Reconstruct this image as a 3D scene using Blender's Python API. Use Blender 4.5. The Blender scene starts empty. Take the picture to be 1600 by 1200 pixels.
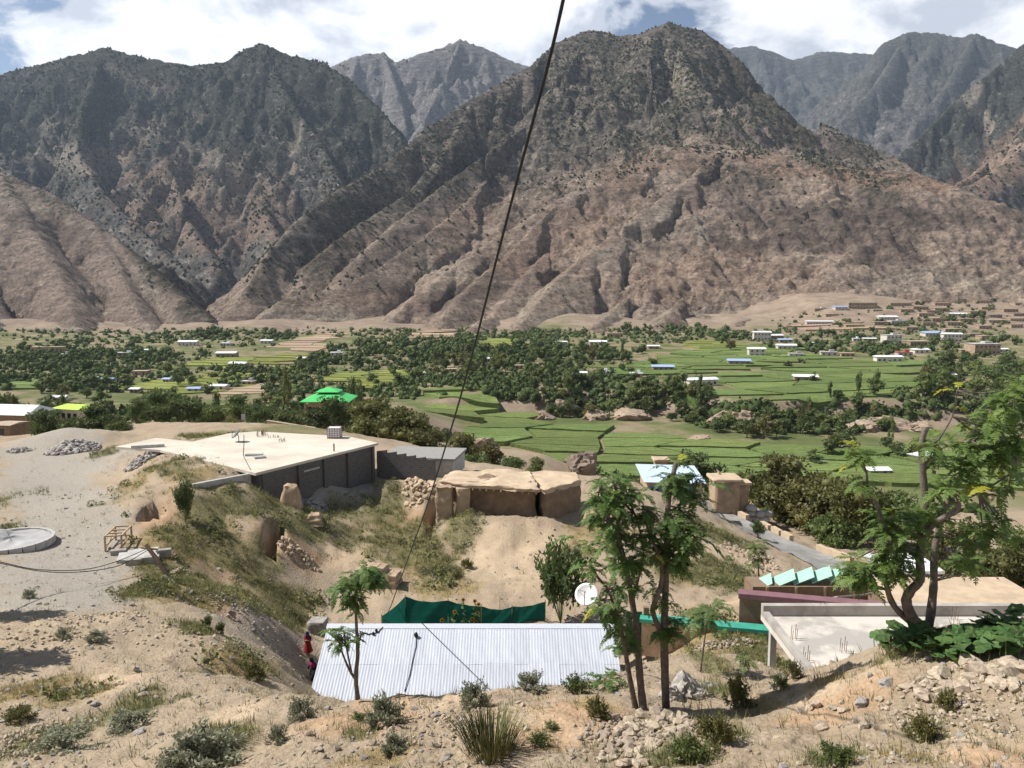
import bpy, math, random
import numpy as np
from mathutils import Vector, Matrix

random.seed(7)
SC = bpy.context.scene
COL = SC.collection
R = math.radians

# ------------------------------------------------------------------ camera
F_PX, PITCH = 1250.0, R(6.84)
cam_d = bpy.data.cameras.new('camera')
cam = bpy.data.objects.new('camera', cam_d)
COL.objects.link(cam)
cam_d.sensor_width = 36.0
cam_d.lens = 36.0 * F_PX / 1600.0
cam_d.clip_start = 0.2
cam_d.clip_end = 30000
cam.location = (0, 0, 0)
cam.rotation_euler = (R(90) - PITCH, 0, 0)
SC.camera = cam

# ------------------------------------------------------------------ world, sun, exposure
SUN_ELEV, SUN_AZ = R(50), R(171)          # azimuth measured from +X, anticlockwise: light from the left, a touch ahead
sun_dir = Vector((math.cos(SUN_AZ) * math.cos(SUN_ELEV), math.sin(SUN_AZ) * math.cos(SUN_ELEV), math.sin(SUN_ELEV)))
world = bpy.data.worlds.new('World')
SC.world = world
world.use_nodes = True


CLOUD_OFF = (0.35, 0.1, 0.0)


def build_world():
    nt = world.node_tree
    nt.nodes.clear()
    N, L = nt.nodes.new, nt.links.new
    out = N('ShaderNodeOutputWorld'); bg = N('ShaderNodeBackground')
    bg.inputs['Strength'].default_value = 0.056
    sky = N('ShaderNodeTexSky'); sky.sky_type = 'NISHITA'; sky.sun_disc = False
    sky.sun_elevation = SUN_ELEV
    sky.sun_rotation = math.atan2(sun_dir.x, sun_dir.y)
    sky.altitude = 1500; sky.air_density = 1.0; sky.dust_density = 0.6; sky.ozone_density = 1.2
    tc = N('ShaderNodeTexCoord')
    sep = N('ShaderNodeSeparateXYZ'); L(tc.outputs['Generated'], sep.inputs[0])
    mp = N('ShaderNodeMapping'); mp.inputs['Scale'].default_value = (1, 1, 1.7); mp.inputs['Location'].default_value = CLOUD_OFF
    L(tc.outputs['Generated'], mp.inputs[0])

    def noise(scale, det, rough, vec, dist=0.0):
        n = N('ShaderNodeTexNoise'); n.inputs['Scale'].default_value = scale; n.inputs['Detail'].default_value = det
        n.inputs['Roughness'].default_value = rough; n.inputs['Distortion'].default_value = dist
        L(vec, n.inputs['Vector']); return n.outputs['Fac']

    def math2(op, x, y):
        m = N('ShaderNodeMath'); m.operation = op
        for i, v in enumerate((x, y)):
            if isinstance(v, (int, float)): m.inputs[i].default_value = v
            else: L(v, m.inputs[i])
        return m.outputs[0]
    # heaped cumulus over the ranges that thins out towards the zenith
    n1 = noise(4.6, 10, 0.56, mp.outputs[0], 0.25)
    el = N('ShaderNodeMapRange'); el.inputs['From Min'].default_value = 0.30; el.inputs['From Max'].default_value = 0.62
    el.inputs['To Min'].default_value = 0.0; el.inputs['To Max'].default_value = 0.24; L(sep.outputs['Z'], el.inputs['Value'])
    r1 = N('ShaderNodeValToRGB'); r1.color_ramp.elements[0].position = 0.385; r1.color_ramp.elements[1].position = 0.425
    L(math2('SUBTRACT', n1, el.outputs[0]), r1.inputs[0])
    # lit rims against grey bellies: compare the heap with itself a little nearer the sun
    sh = N('ShaderNodeMapping'); sh.inputs['Location'].default_value = (sun_dir.x * 0.045, sun_dir.y * 0.045, sun_dir.z * 0.075)
    L(mp.outputs[0], sh.inputs[0])
    n3 = noise(4.6, 10, 0.56, sh.outputs[0], 0.25)
    lit = math2('MULTIPLY', math2('SUBTRACT', n1, n3), 3.6)
    big = noise(2.3, 5, 0.5, sh.outputs[0])
    val = math2('ADD', math2('ADD', lit, math2('MULTIPLY', big, -0.55)), 0.82)
    r2 = N('ShaderNodeValToRGB')
    e = r2.color_ramp.elements
    e[0].position = 0.36; e[0].color = (7.4, 7.9, 9.0, 1)
    e[1].position = 0.72; e[1].color = (13.2, 13.2, 13.3, 1)
    m_ = e.new(0.53); m_.color = (10.2, 10.6, 11.4, 1)
    L(val, r2.inputs[0])
    mix = N('ShaderNodeMix'); mix.data_type = 'RGBA'
    L(r1.outputs[0], mix.inputs['Factor']); L(sky.outputs[0], mix.inputs['A']); L(r2.outputs[0], mix.inputs['B'])
    L(mix.outputs['Result'], bg.inputs['Color']); L(bg.outputs[0], out.inputs[0])


build_world()
sun_l = bpy.data.lights.new('sun', 'SUN')
sun = bpy.data.objects.new('sun', sun_l)
COL.objects.link(sun)
sun_l.energy = 5.0
sun_l.angle = R(0.53)
sun_l.color = (1.0, 0.955, 0.89)
sun.rotation_euler = sun_dir.to_track_quat('Z', 'Y').to_euler()
sun.location = (-60, -10, 90)
SC.view_settings.view_transform = 'Standard'
SC.view_settings.look = 'None'
SC.view_settings.exposure = 0.62
SC.view_settings.gamma = 1.0
SC.cycles.max_bounces = 5
SC.cycles.diffuse_bounces = 2
SC.cycles.volume_bounces = 0
SC.cycles.transparent_max_bounces = 6
SC.cycles.use_denoising = True
SC.cycles.use_adaptive_sampling = True

# ------------------------------------------------------------------ helpers
CP, SP = math.cos(PITCH), math.sin(PITCH)


def ray(px, py):
    """slopes X/Y and Z/Y of the sight line through a photo pixel"""
    u, v = (px - 800.0) / F_PX, (600.0 - py) / F_PX
    fy = CP + SP * v
    return u / fy, (-SP + CP * v) / fy


def at(px, py, y):
    a, b = ray(px, py)
    return Vector((a * y, y, b * y))


def px_m(y, py=600):
    """metres covered by one photo pixel at distance y"""
    v = (600.0 - py) / F_PX
    return y / (CP + SP * v) / F_PX


class Noise:
    def __init__(self, seed):
        r = np.random.default_rng(seed)
        a = r.random((256, 256)) * 2 * np.pi
        self.gx, self.gy = np.cos(a), np.sin(a)

    def __call__(self, x, y):
        x = np.asarray(x, float); y = np.asarray(y, float)
        xi = np.floor(x).astype(int); yi = np.floor(y).astype(int)
        fx, fy = x - xi, y - yi
        u = fx * fx * fx * (fx * (fx * 6 - 15) + 10); v = fy * fy * fy * (fy * (fy * 6 - 15) + 10)
        def g(i, j, dx, dy):
            a, b = (xi + i) & 255, (yi + j) & 255
            return self.gx[a, b] * dx + self.gy[a, b] * dy
        n0 = g(0, 0, fx, fy) * (1 - u) + g(1, 0, fx - 1, fy) * u
        n1 = g(0, 1, fx, fy - 1) * (1 - u) + g(1, 1, fx - 1, fy - 1) * u
        return (n0 * (1 - v) + n1 * v) * 1.5


NZ = [Noise(100 + i) for i in range(12)]


def fbm(x, y, lam, octv=4, seed=0, gain=0.5):
    x = np.asarray(x, float); y = np.asarray(y, float)
    s = np.zeros(np.broadcast(x, y).shape); a = 1.0; f = 1.0 / lam
    for i in range(octv):
        s = s + a * NZ[(seed + i) % 12](x * f + 17.3 * i, y * f - 9.1 * i)
        a *= gain; f *= 2.03
    return s


def ridged(x, y, lam, octv=4, seed=0, gain=0.5):
    x = np.asarray(x, float); y = np.asarray(y, float)
    s = np.zeros(np.broadcast(x, y).shape); a = 1.0; f = 1.0 / lam
    for i in range(octv):
        s = s + a * (1 - 2 * np.abs(NZ[(seed + i) % 12](x * f + 5.3 * i, y * f + 3.1 * i)))
        a *= gain; f *= 2.03
    return s


def sstep(a, b, x):
    t = np.clip((np.asarray(x, float) - a) / (b - a), 0, 1)
    return t * t * (3 - 2 * t)


# ---- meshes
def mesh_np(name, V, faces_flat, nper, smooth=True):
    """V (n,3); faces_flat int array of faces that all have nper corners"""
    me = bpy.data.meshes.new(name)
    V = np.ascontiguousarray(V, dtype=np.float32)
    idx = np.ascontiguousarray(faces_flat, dtype=np.int32).ravel()
    nf = len(idx) // nper
    me.vertices.add(len(V)); me.vertices.foreach_set('co', V.ravel())
    me.loops.add(len(idx)); me.loops.foreach_set('vertex_index', idx)
    me.polygons.add(nf)
    me.polygons.foreach_set('loop_start', np.arange(0, nf * nper, nper, dtype=np.int32))
    me.polygons.foreach_set('loop_total', np.full(nf, nper, dtype=np.int32))
    me.polygons.foreach_set('use_smooth', np.full(nf, smooth, dtype=bool))
    me.update(calc_edges=True)
    return me


def grid_faces(nr, nc):
    i = np.arange(nr - 1)[:, None] * nc + np.arange(nc - 1)[None, :]
    return np.stack([i, i + 1, i + 1 + nc, i + nc], -1).reshape(-1, 4)


def link(name, me, mat=None, parent=None, loc=None, rz=0.0):
    o = bpy.data.objects.new(name, me)
    COL.objects.link(o)
    if mat is not None and me is not None:
        me.materials.clear(); me.materials.append(mat)
    if parent is not None:
        o.parent = parent
    if loc is not None:
        o.location = loc
    if rz:
        o.rotation_euler = (0, 0, rz)
    return o


def empty(name, loc, rz=0.0):
    o = bpy.data.objects.new(name, None)
    COL.objects.link(o)
    o.empty_display_size = 0.3
    o.location = loc; o.rotation_euler = (0, 0, rz)
    return o


def tag(o, label=None, cat=None, group=None, kind=None):
    if label: o['label'] = label
    if cat: o['category'] = cat
    if group: o['group'] = group
    if kind: o['kind'] = kind
    elif cat: o['kind'] = 'thing'
    return o


class MB:
    """collects polygons for one mesh object"""
    def __init__(self):
        self.v, self.f = [], []

    def add(self, vs, fs):
        b = len(self.v)
        self.v += [tuple(p) for p in vs]
        self.f += [tuple(b + i for i in f) for f in fs]
        return self

    def box(self, c, s, rz=0.0, taper=1.0):
        cx, cy, cz = c; hx, hy, hz = s[0] / 2, s[1] / 2, s[2] / 2
        ca, sa = math.cos(rz), math.sin(rz)
        vs = []
        for z, k in ((-hz, 1.0), (hz, taper)):
            for x, y in ((-hx, -hy), (hx, -hy), (hx, hy), (-hx, hy)):
                x, y = x * k, y * k
                vs.append((cx + x * ca - y * sa, cy + x * sa + y * ca, cz + z))
        return self.add(vs, [(3, 2, 1, 0), (4, 5, 6, 7), (0, 1, 5, 4), (1, 2, 6, 5), (2, 3, 7, 6), (3, 0, 4, 7)])

    def bar(self, a, b, w, h=None):
        """square bar between two points"""
        a, b = Vector(a), Vector(b); h = h or w
        d = (b - a).normalized()
        up = Vector((0, 0, 1)) if abs(d.z) < 0.95 else Vector((0, 1, 0))
        s = d.cross(up).normalized() * (w / 2); t = s.normalized().cross(d) * (h / 2)
        vs = [p + q for p in (a, b) for q in (-s - t, s - t, s + t, -s + t)]
        return self.add(vs, [(3, 2, 1, 0), (4, 5, 6, 7), (0, 1, 5, 4), (1, 2, 6, 5), (2, 3, 7, 6), (3, 0, 4, 7)])

    def tube(self, pts, rad, n=6):
        pts = [Vector(p) for p in pts]
        if not isinstance(rad, (list, tuple)): rad = [rad] * len(pts)
        b = len(self.v); prev = None
        for i, p in enumerate(pts):
            d = (pts[min(i + 1, len(pts) - 1)] - pts[max(i - 1, 0)]).normalized()
            if prev is None:
                up = Vector((0, 0, 1)) if abs(d.z) < 0.9 else Vector((1, 0, 0))
                s = d.cross(up).normalized()
            else:
                s = (prev - d * prev.dot(d)).normalized()
            prev = s; t = d.cross(s)
            for k in range(n):
                a = 2 * math.pi * k / n
                self.v.append(tuple(p + (s * math.cos(a) + t * math.sin(a)) * rad[i]))
        for i in range(len(pts) - 1):
            for k in range(n):
                k2 = (k + 1) % n
                self.f.append((b + i * n + k, b + i * n + k2, b + (i + 1) * n + k2, b + (i + 1) * n + k))
        self.f.append(tuple(b + n - 1 - k for k in range(n)))
        e = b + (len(pts) - 1) * n
        self.f.append(tuple(e + k for k in range(n)))
        return self

    def poly_prism(self, pts, z0, z1):
        """pts: (x, y) anticlockwise"""
        n = len(pts)
        vs = [(x, y, z0) for x, y in pts] + [(x, y, z1) for x, y in pts]
        fs = [tuple(range(n - 1, -1, -1)), tuple(range(n, 2 * n))]
        fs += [(i, (i + 1) % n, n + (i + 1) % n, n + i) for i in range(n)]
        return self.add(vs, fs)

    def build(self, name, mat, parent=None, smooth=False, loc=None, rz=0.0):
        me = bpy.data.meshes.new(name)
        me.from_pydata(self.v, [], self.f)
        if smooth:
            me.polygons.foreach_set('use_smooth', [True] * len(me.polygons))
        me.update()
        return link(name, me, mat, parent, loc, rz)


def children(o):
    return [c for c in bpy.data.objects if c.parent == o]


def copy_tree(o, kids, parent=None):
    """o copied with the parts listed in kids {object: [children]}"""
    c = o.copy(); COL.objects.link(c); c.parent = parent
    for ch in kids.get(o, []):
        copy_tree(ch, kids, c)
    return c


# ---- materials
def mat(name, base, rough=0.85, var=0.12, scale=6.0, bump=0.15, bscale=30.0, col2=None, spec=0.25, metal=0.0, obj_var=0.0,
        contrast=(0.35, 0.65), detail=6, bdist=0.02, transl=0.0):
    m = bpy.data.materials.new(name); m.use_nodes = True
    nt = m.node_tree; N, L = nt.nodes.new, nt.links.new
    b = nt.nodes['Principled BSDF']
    b.inputs['Roughness'].default_value = rough; b.inputs['Metallic'].default_value = metal
    b.inputs['Specular IOR Level'].default_value = spec
    tc = N('ShaderNodeTexCoord')
    n = N('ShaderNodeTexNoise'); n.inputs['Scale'].default_value = scale; n.inputs['Detail'].default_value = detail
    n.inputs['Roughness'].default_value = 0.6
    L(tc.outputs['Object'], n.inputs['Vector'])
    r = N('ShaderNodeValToRGB'); e = r.color_ramp.elements
    c2 = col2 or tuple(min(1, c * (1 + var)) for c in base)
    c1 = base if col2 else tuple(c * (1 - var) for c in base)
    e[0].position, e[1].position = contrast
    e[0].color = (*c1, 1); e[1].color = (*c2, 1)
    L(n.outputs['Fac'], r.inputs[0])
    src = r.outputs[0]
    if obj_var:
        oi = N('ShaderNodeObjectInfo')
        mr = N('ShaderNodeMapRange'); mr.inputs['To Min'].default_value = 1 - obj_var; mr.inputs['To Max'].default_value = 1 + obj_var
        L(oi.outputs['Random'], mr.inputs['Value'])
        hs = N('ShaderNodeHueSaturation'); L(mr.outputs[0], hs.inputs['Value']); L(src, hs.inputs['Color'])
        mr2 = N('ShaderNodeMapRange'); mr2.inputs['To Min'].default_value = 0.5 - obj_var * 0.06; mr2.inputs['To Max'].default_value = 0.5 + obj_var * 0.06
        m2 = N('ShaderNodeMath'); m2.operation = 'FRACT'; m3 = N('ShaderNodeMath'); m3.operation = 'MULTIPLY'; m3.inputs[1].default_value = 7.31
        L(oi.outputs['Random'], m3.inputs[0]); L(m3.outputs[0], m2.inputs[0]); L(m2.outputs[0], mr2.inputs['Value']); L(mr2.outputs[0], hs.inputs['Hue'])
        src = hs.outputs[0]
    L(src, b.inputs['Base Color'])
    if bump:
        n2 = N('ShaderNodeTexNoise'); n2.inputs['Scale'].default_value = bscale; n2.inputs['Detail'].default_value = 5
        L(tc.outputs['Object'], n2.inputs['Vector'])
        bp = N('ShaderNodeBump'); bp.inputs['Strength'].default_value = bump; bp.inputs['Distance'].default_value = bdist
        L(n2.outputs['Fac'], bp.inputs['Height']); L(bp.outputs[0], b.inputs['Normal'])
    if transl:
        out = nt.nodes['Material Output']
        tr = N('ShaderNodeBsdfTranslucent'); L(src, tr.inputs['Color'])
        mx = N('ShaderNodeMixShader'); mx.inputs[0].default_value = transl
        L(b.outputs[0], mx.inputs[1]); L(tr.outputs[0], mx.inputs[2]); L(mx.outputs[0], out.inputs['Surface'])
    return m
# ------------------------------------------------------------------ ground: heights
_cp = []
def P(px, py, y):
    a, b = ray(px, py); _cp.append((a * y, y, b * y))
def W(x, y, z):
    _cp.append((x, y, z))

for x, z in ((-14, -4.5), (-5, -2.6), (3, -2.2), (12, -2.0)): W(x * 0.4, 3.0, z)
for a in ((-140, 1200, 18), (0, 1200, 17), (200, 1200, 16), (400, 1200, 14.5), (600, 1200, 13.5), (800, 1200, 12.5), (1000, 1200, 11.5),
          (1200, 1200, 10.5), (1400, 1200, 9.5), (1600, 1200, 9), (1760, 1200, 8.6),
          # the crest of the near bank
          (0, 1100, 23.5), (150, 1110, 22.5), (300, 1110, 21), (400, 1085, 24.5), (470, 1088, 21), (440, 1072, 29), (520, 1100, 19), (600, 1096, 18.5), (750, 1078, 18.5),
          (900, 1086, 18), (990, 1100, 16.3), (1060, 1098, 16.8), (1150, 1105, 15.5), (1300, 1100, 13.6), (1450, 1100, 12.3), (1600, 1090, 11.5),
          (1440, 1000, 15.0), (1540, 985, 14.6), (1640, 980, 14.0), (1350, 1030, 16.0), (1270, 1045, 18.0), (1200, 1060, 20),
          # left ramp up to the track
          (-120, 1000, 34), (0, 1000, 33), (100, 1050, 28), (200, 1000, 33), (300, 1050, 27), (330, 990, 36), (400, 1045, 32.5), (400, 1000, 40.5), (432, 1032, 40), (452, 1052, 38),
          (400, 960, 47), (440, 990, 48.5), (0, 930, 42), (150, 930, 43), (290, 930, 46), (350, 900, 54),
          # track and gravel
          (-120, 850, 55), (0, 850, 54), (100, 850, 55), (200, 862, 53), (0, 760, 72), (100, 760, 74), (180, 760, 72), (60, 700, 98), (-100, 700, 98),
          (150, 702, 95), (190, 720, 82), (220, 745, 70), (238, 800, 60.5), (250, 850, 54.5),
          # hollow between track and block house
          (300, 800, 61.5), (350, 840, 59), (430, 856, 60), (440, 800, 67), (500, 830, 66), (480, 900, 59.5), (425, 792, 69), (585, 752, 80), (640, 745, 83), (500, 768, 74),
          (286, 774, 62.6), (345, 768, 65.2), (400, 780, 66), (540, 775, 75),
          # bottom by the tin house and yard
          (478, 1058, 47.4), (487, 985, 53), (520, 952, 56), (560, 960, 55), (700, 945, 54.5), (600, 900, 60), (780, 880, 62), (850, 920, 57), (640, 800, 73),
          (700, 805, 72), (800, 803, 72), (900, 812, 70), (960, 860, 63), (1000, 800, 75), (1050, 783, 80), (1100, 850, 68), (1150, 842, 74), (1200, 905, 61),
          (1100, 920, 56), (1080, 1003, 43), (1200, 995, 44), (1110, 1035, 33), (1060, 1062, 25), (1160, 1060, 24.5),
          # tarred road and what lies behind it
          (1120, 805, 93), (1200, 845, 82), (1290, 880, 73), (1400, 930, 62), (1520, 960, 56), (1640, 985, 52), (1200, 808, 100), (1320, 850, 88), (1480, 900, 76),
          (1060, 764, 97), (1640, 930, 70),
          # slope behind the block house
          (720, 715, 120), (600, 690, 130), (850, 712, 140), (480, 668, 128), (350, 664, 128), (250, 662, 128), (100, 674, 130), (0, 684, 118), (-120, 684, 118)):
    P(*a)
for x, y, z in ((-9.5, 30, -17.2), (-11.6, 43, -22.5), (-5, 27, -17.5), (2, 27, -17.5), (-5, 36, -23.8), (2, 36, -23.8), (7, 36, -22.5), (8, 28, -17.5),
                (-5, 44, -24.2), (3, 44, -24.0), (-5, 51, -22.7), (3, 51, -22.4), (9, 44, -21.3),
                (9, 25, -14.2), (14, 26, -14.6), (22, 27, -14.6), (16, 36, -18.5), (26, 38, -19), (30, 30, -16),
                (24, 46, -20.5), (34, 46, -20.5), (14, 50, -20.8)):
    W(x, y, z)


for px, py in ((384, 742), (285, 759), (240, 737), (252, 708), (320, 727), (330, 747), (360, 735)):
    a_, b_ = ray(px, py); y_ = -16.15 / b_; W(a_ * y_, y_, -16.15)


def valley_z(x, y):
    x = np.asarray(x, float); y = np.asarray(y, float)
    u = x / y
    edge = 398 + 26 * fbm(x, y * 0.35, 90, 3, 2) - 30 * sstep(0.18, 0.34, u)
    step = sstep(-7, 9, y - edge)
    lower = -66.0 + 2.5 * sstep(240, 400, y)
    upper = -53.5 + 3.0 * sstep(480, 950, y)
    z = lower + (upper - lower) * step
    # left of the spur the terraces lie on one slope
    left = -36 - 22 * sstep(180, 420, y) + 6.0 * sstep(520, 1000, y)
    k = sstep(-0.02, -0.16, u)
    z = z * (1 - k) + left * k
    # alluvial fan that carries the upper village
    z = z + sstep(0.12, 0.42, u) * (36 * sstep(820, 1180, y) + 30 * sstep(1100, 1400, y))
    z = z + fbm(x, y, 60, 2, 6) * 0.5
    z = z + 16 * sstep(840, 1040, y) * np.clip(fbm(x, y * .4, 190, 3, 8) + .25, 0, 2)
    return z


for uu in (-1.0, -0.75, -0.5, -0.3, -0.12, 0.05, 0.25, 0.5, 0.75, 1.0):
    for yy in (255, 320):
        _cp.append((uu * yy, yy, float(valley_z(uu * yy, yy))))
    zz = {True: -34.0, False: -37.0}[uu < -0.1]
    _cp.append((uu * 170, 170, zz - (8 if uu > 0.0 else 0) - (4 if uu > 0.4 else 0)))
    if uu > 0: _cp.append((uu * 128, 128, -35.0 - 3 * uu))
_CP = np.array(_cp)


def _uw(x, y):
    return np.stack([x / y, np.log(y)], -1)


def _ker(d2):
    return 0.5 * d2 * np.log(d2 + 1e-9)


_c = _uw(_CP[:, 0], _CP[:, 1]); _n = len(_c)
_K = _ker(((_c[:, None] - _c[None]) ** 2).sum(-1)) + np.eye(_n) * 0.0004
_Pm = np.concatenate([np.ones((_n, 1)), _c], 1)
_A = np.block([[_K, _Pm], [_Pm.T, np.zeros((3, 3))]])
_w = np.linalg.solve(_A, np.concatenate([_CP[:, 2], np.zeros(3)]))


def _tps(x, y):
    p = _uw(x, y).reshape(-1, 2); out = np.empty(len(p))
    for i in range(0, len(p), 40000):
        q = p[i:i + 40000]
        d2 = (q[:, 0:1] - _c[None, :, 0]) ** 2 + (q[:, 1:2] - _c[None, :, 1]) ** 2
        out[i:i + 40000] = _ker(d2) @ _w[:_n] + _w[_n] + q @ _w[_n + 1:]
    return out.reshape(np.shape(x))


_TRACK = ((-62, 104), (-58, 97), (-45, 76), (-38, 66), (-31.5, 56), (-27, 47), (-24.5, 41))


def track_dist(x, y):
    d = np.full(np.broadcast(x, y).shape, 1e3)
    for (x0, y0), (x1, y1) in zip(_TRACK[:-1], _TRACK[1:]):
        dx, dy = x1 - x0, y1 - y0
        t = np.clip(((x - x0) * dx + (y - y0) * dy) / (dx * dx + dy * dy), 0, 1)
        d = np.minimum(d, np.hypot(x - x0 - t * dx, y - y0 - t * dy))
    return d


CUTS = []      # (x, y, rx, ry, dz, power) dents and mounds


def smooth_ground(x, y):
    x = np.asarray(x, float); y = np.asarray(y, float)
    k = sstep(190, 300, y)
    out = np.zeros(np.broadcast(x, y).shape)
    n_, f_ = k < 1, k > 0
    if n_.any(): out[n_] += _tps(x[n_], np.clip(y[n_], 2.9, 330)) * (1 - k[n_])
    if f_.any(): out[f_] += valley_z(x[f_], np.maximum(y[f_], 150)) * k[f_]
    return out


def ground_z(x, y):
    x = np.asarray(x, float); y = np.asarray(y, float)
    z = np.array(smooth_ground(x, y))
    if y.size and y.min() > 200: return z
    far = np.maximum(sstep(60, 200, y), 0.8 * sstep(6.5, 3.5, track_dist(x, y)))
    z = z + (fbm(x, y, 3.2, 4, 1) * 0.16 + fbm(x, y, 0.55, 3, 4) * 0.035) * (1 - far) * sstep(4, 9, y)
    z = z + fbm(x, y, 11, 2, 3) * 0.28 * (1 - far) * sstep(16, 30, y)
    z = z + ((ridged(x, y, 6.0, 4, 2, 0.55) - 0.9) * 0.22 * sstep(20, 40, y) + (ridged(x, y, 1.3, 3, 7, 0.55) - 0.8) * 0.075) * (1 - far) * sstep(4, 9, y)
    for cx, cy, rx, ry, dz, pw in CUTS:
        mk = (np.abs(x - cx) < 1.6 * rx) & (np.abs(y - cy) < 1.6 * ry)
        if not mk.any(): continue
        xm, ym = x[mk], y[mk]
        d = np.sqrt(((xm - cx) / rx) ** 2 + ((ym - cy) / ry) ** 2)
        if pw >= 4: d = d + 0.3 * fbm(xm, ym, 0.9, 3, 3)
        z[mk] += dz * np.clip(1 - np.maximum(d, 0) ** pw, 0, 1)
    return z


def gz(x, y):
    return float(ground_z(np.array([x]), np.array([y]))[0])


_ys = np.geomspace(6, 420, 1500)


def g(px, py):
    """where the sight line through a photo pixel meets the ground"""
    a, b = ray(px, py)
    # coarse walk on the smooth ground, then a fine one on the rough ground
    ysc = _ys[::12]
    h0 = np.nonzero(b * ysc <= smooth_ground(a * ysc, ysc) + 0.9)[0]
    k0 = max(0, (h0[0] if len(h0) else len(ysc) - 1) - 1) * 12
    ysf = _ys[k0:k0 + 400]
    gzz = ground_z(a * ysf, ysf)
    hit = np.nonzero(b * ysf <= gzz)[0]
    y = ysf[hit[0]] if len(hit) else ysf[-1]
    return Vector((a * y, y, gz(a * y, y)))


def gmany(pxy):
    return [g(a, b) for a, b in pxy]


# dents and mounds that the photo shows
def cut(px, py, rx, ry, dz, pw=2.0):
    p = g(px, py); CUTS.append((p.x, p.y, rx, ry, dz, pw))

_todo = [(237, 802, 0.8, 1.2, -2.6, 6), (428, 852, 0.62, 1.6, -3.4, 8), (676, 806, 0.7, 3.6, -2.6, 6), (340, 955, 4.0, 1.2, -0.9, 2),
         (110, 690, 9.0, 5.0, 1.9, 1.2), (460, 812, 4.5, 2.5, 1.2, 2), (640, 770, 5.5, 2.6, 1.0, 2), (520, 775, 4, 2.4, 0.7, 1.5),
         (300, 1180, 1.6, 1.0, 0.35, 2), (1180, 1090, 1.5, .8, .1, 2), (430, 840, 4.0, 2.6, 1.2, 2)]
_q = [(g(a, b), c, d, e, f) for a, b, c, d, e, f in _todo]
for p_, c, d, e, f in _q:
    CUTS.append((p_.x, p_.y, c, d, e, f))

def _talus(px, py, z, rx, ry, dz):
    a, b = ray(px, py); y = z / b; CUTS.append((a * y, y, rx, ry, dz, 1.6))
_talus(785, 770, -17.7, 6.0, 3.0, 1.2)
_talus(705, 766, -17.7, 3.0, 2.6, 0.6)

# ------------------------------------------------------------------ ground: what covers it
COVER = {'green': [], 'gravel': [], 'dry': [], 'pale': [], 'red': []}
def cover(kind, px, py, rx, ry, s=1.0):
    p = g(px, py); k = px_m(p.y, py) * rx
    p1, p2 = g(px, py - ry), g(px, py + ry)
    COVER[kind].append((p.x, p.y, k, max(0.25, min(abs(p1.y - p2.y) / 2, 40 if p.y > 110 else 14, 2.2 if p.y < 22 else 99)), s))

for a in ((14, 780, 26, 26), (20, 826, 26, 9), (165, 704, 18, 4), (240, 730, 14, 7), (320, 800, 35, 30), (370, 790, 60, 25), (440, 790, 50, 22), (330, 860, 50, 35),
          (280, 900, 50, 25), (220, 925, 40, 18), (480, 815, 45, 25), (400, 905, 40, 22), (440, 960, 40, 22), (620, 780, 30, 22), (590, 800, 45, 30),
          (640, 850, 50, 40), (600, 830, 30, 30), (720, 810, 28, 30), (690, 890, 40, 28), (530, 795, 30, 10), (1130, 905, 60, 28), (1030, 880, 40, 26), (900, 870, 30, 10), (1110, 1030, 30, 8), (1170, 1010, 30, 12),
          (1180, 1030, 30, 8), (60, 1165, 70, 30), (200, 1110, 60, 22), (330, 1165, 50, 35), (560, 1150, 30, 12), (1120, 1080, 30, 12), (1140, 1150, 40, 16), (1440, 1150, 26, 14), (1300, 1192, 40, 8), (1060, 1185, 50, 18),
          (1420, 1006, 50, 8), (1130, 840, 50, 14), (300, 985, 30, 10), (330, 680, 40, 6), (270, 735, 22, 9), (480, 670, 70, 10)):
    cover('green', *a, 1.0)
for a in ((300, 845, 60, 34), (400, 868, 46, 24), (262, 888, 56, 22), (350, 922, 56, 20), (462, 932, 46, 18), (560, 800, 40, 18), (655, 832, 36, 26), (540, 840, 40, 20)):
    cover('green', *a, 0.85)
for a in ((60, 700, 70, 22), (90, 745, 80, 30), (110, 800, 70, 36), (110, 860, 70, 22), (130, 720, 60, 14), (215, 870, 40, 16), (500, 780, 80, 16), (550, 765, 50, 14), (20, 890, 60, 16), (420, 1000, 70, 30, .6), (60, 930, 60, 20, .5), (460, 1000, 40, 24, .5)):
    cover('gravel', *a)
for a in ((300, 930, 60, 22), (190, 770, 30, 30), (230, 850, 40, 30), (40, 1080, 60, 22), (110, 1090, 50, 16), (700, 920, 60, 18), (660, 880, 50, 30), (940, 830, 50, 20), (1050, 890, 40, 18), (1130, 1020, 70, 12), (370, 1040, 40, 22),
          (300, 740, 50, 10), (1290, 1062, 50, 8), (1180, 1110, 40, 12), (1420, 1180, 40, 10), (590, 1180, 60, 14), (930, 1100, 40, 14), (250, 870, 70, 30), (440, 940, 60, 26)):
    cover('dry', *a)
for a in ((800, 880, 115, 46), (760, 850, 60, 24), (640, 1100, 120, 14), (820, 1120, 110, 30), (1290, 1080, 80, 20), (350, 1130, 50, 24), (180, 1070, 70, 20), (780, 780, 90, 16), (1180, 940, 60, 14), (1150, 870, 60, 20), (560, 870, 60, 25), (1500, 1160, 80, 30), (120, 840, 60, 40), (480, 1062, 20, 16)):
    cover('pale', *a)
for a in ((330, 870, 80, 40), (620, 822, 60, 36), (250, 820, 40, 40), (460, 855, 50, 22), (600, 1100, 70, 14), (560, 1130, 90, 22), (400, 950, 50, 18), (900, 1110, 90, 26), (1290, 1110, 90, 26), (20, 915, 30, 10), (820, 1150, 80, 22), (1540, 1180, 70, 22), (350, 950, 40, 14)):
    cover('red', *a)


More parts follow.
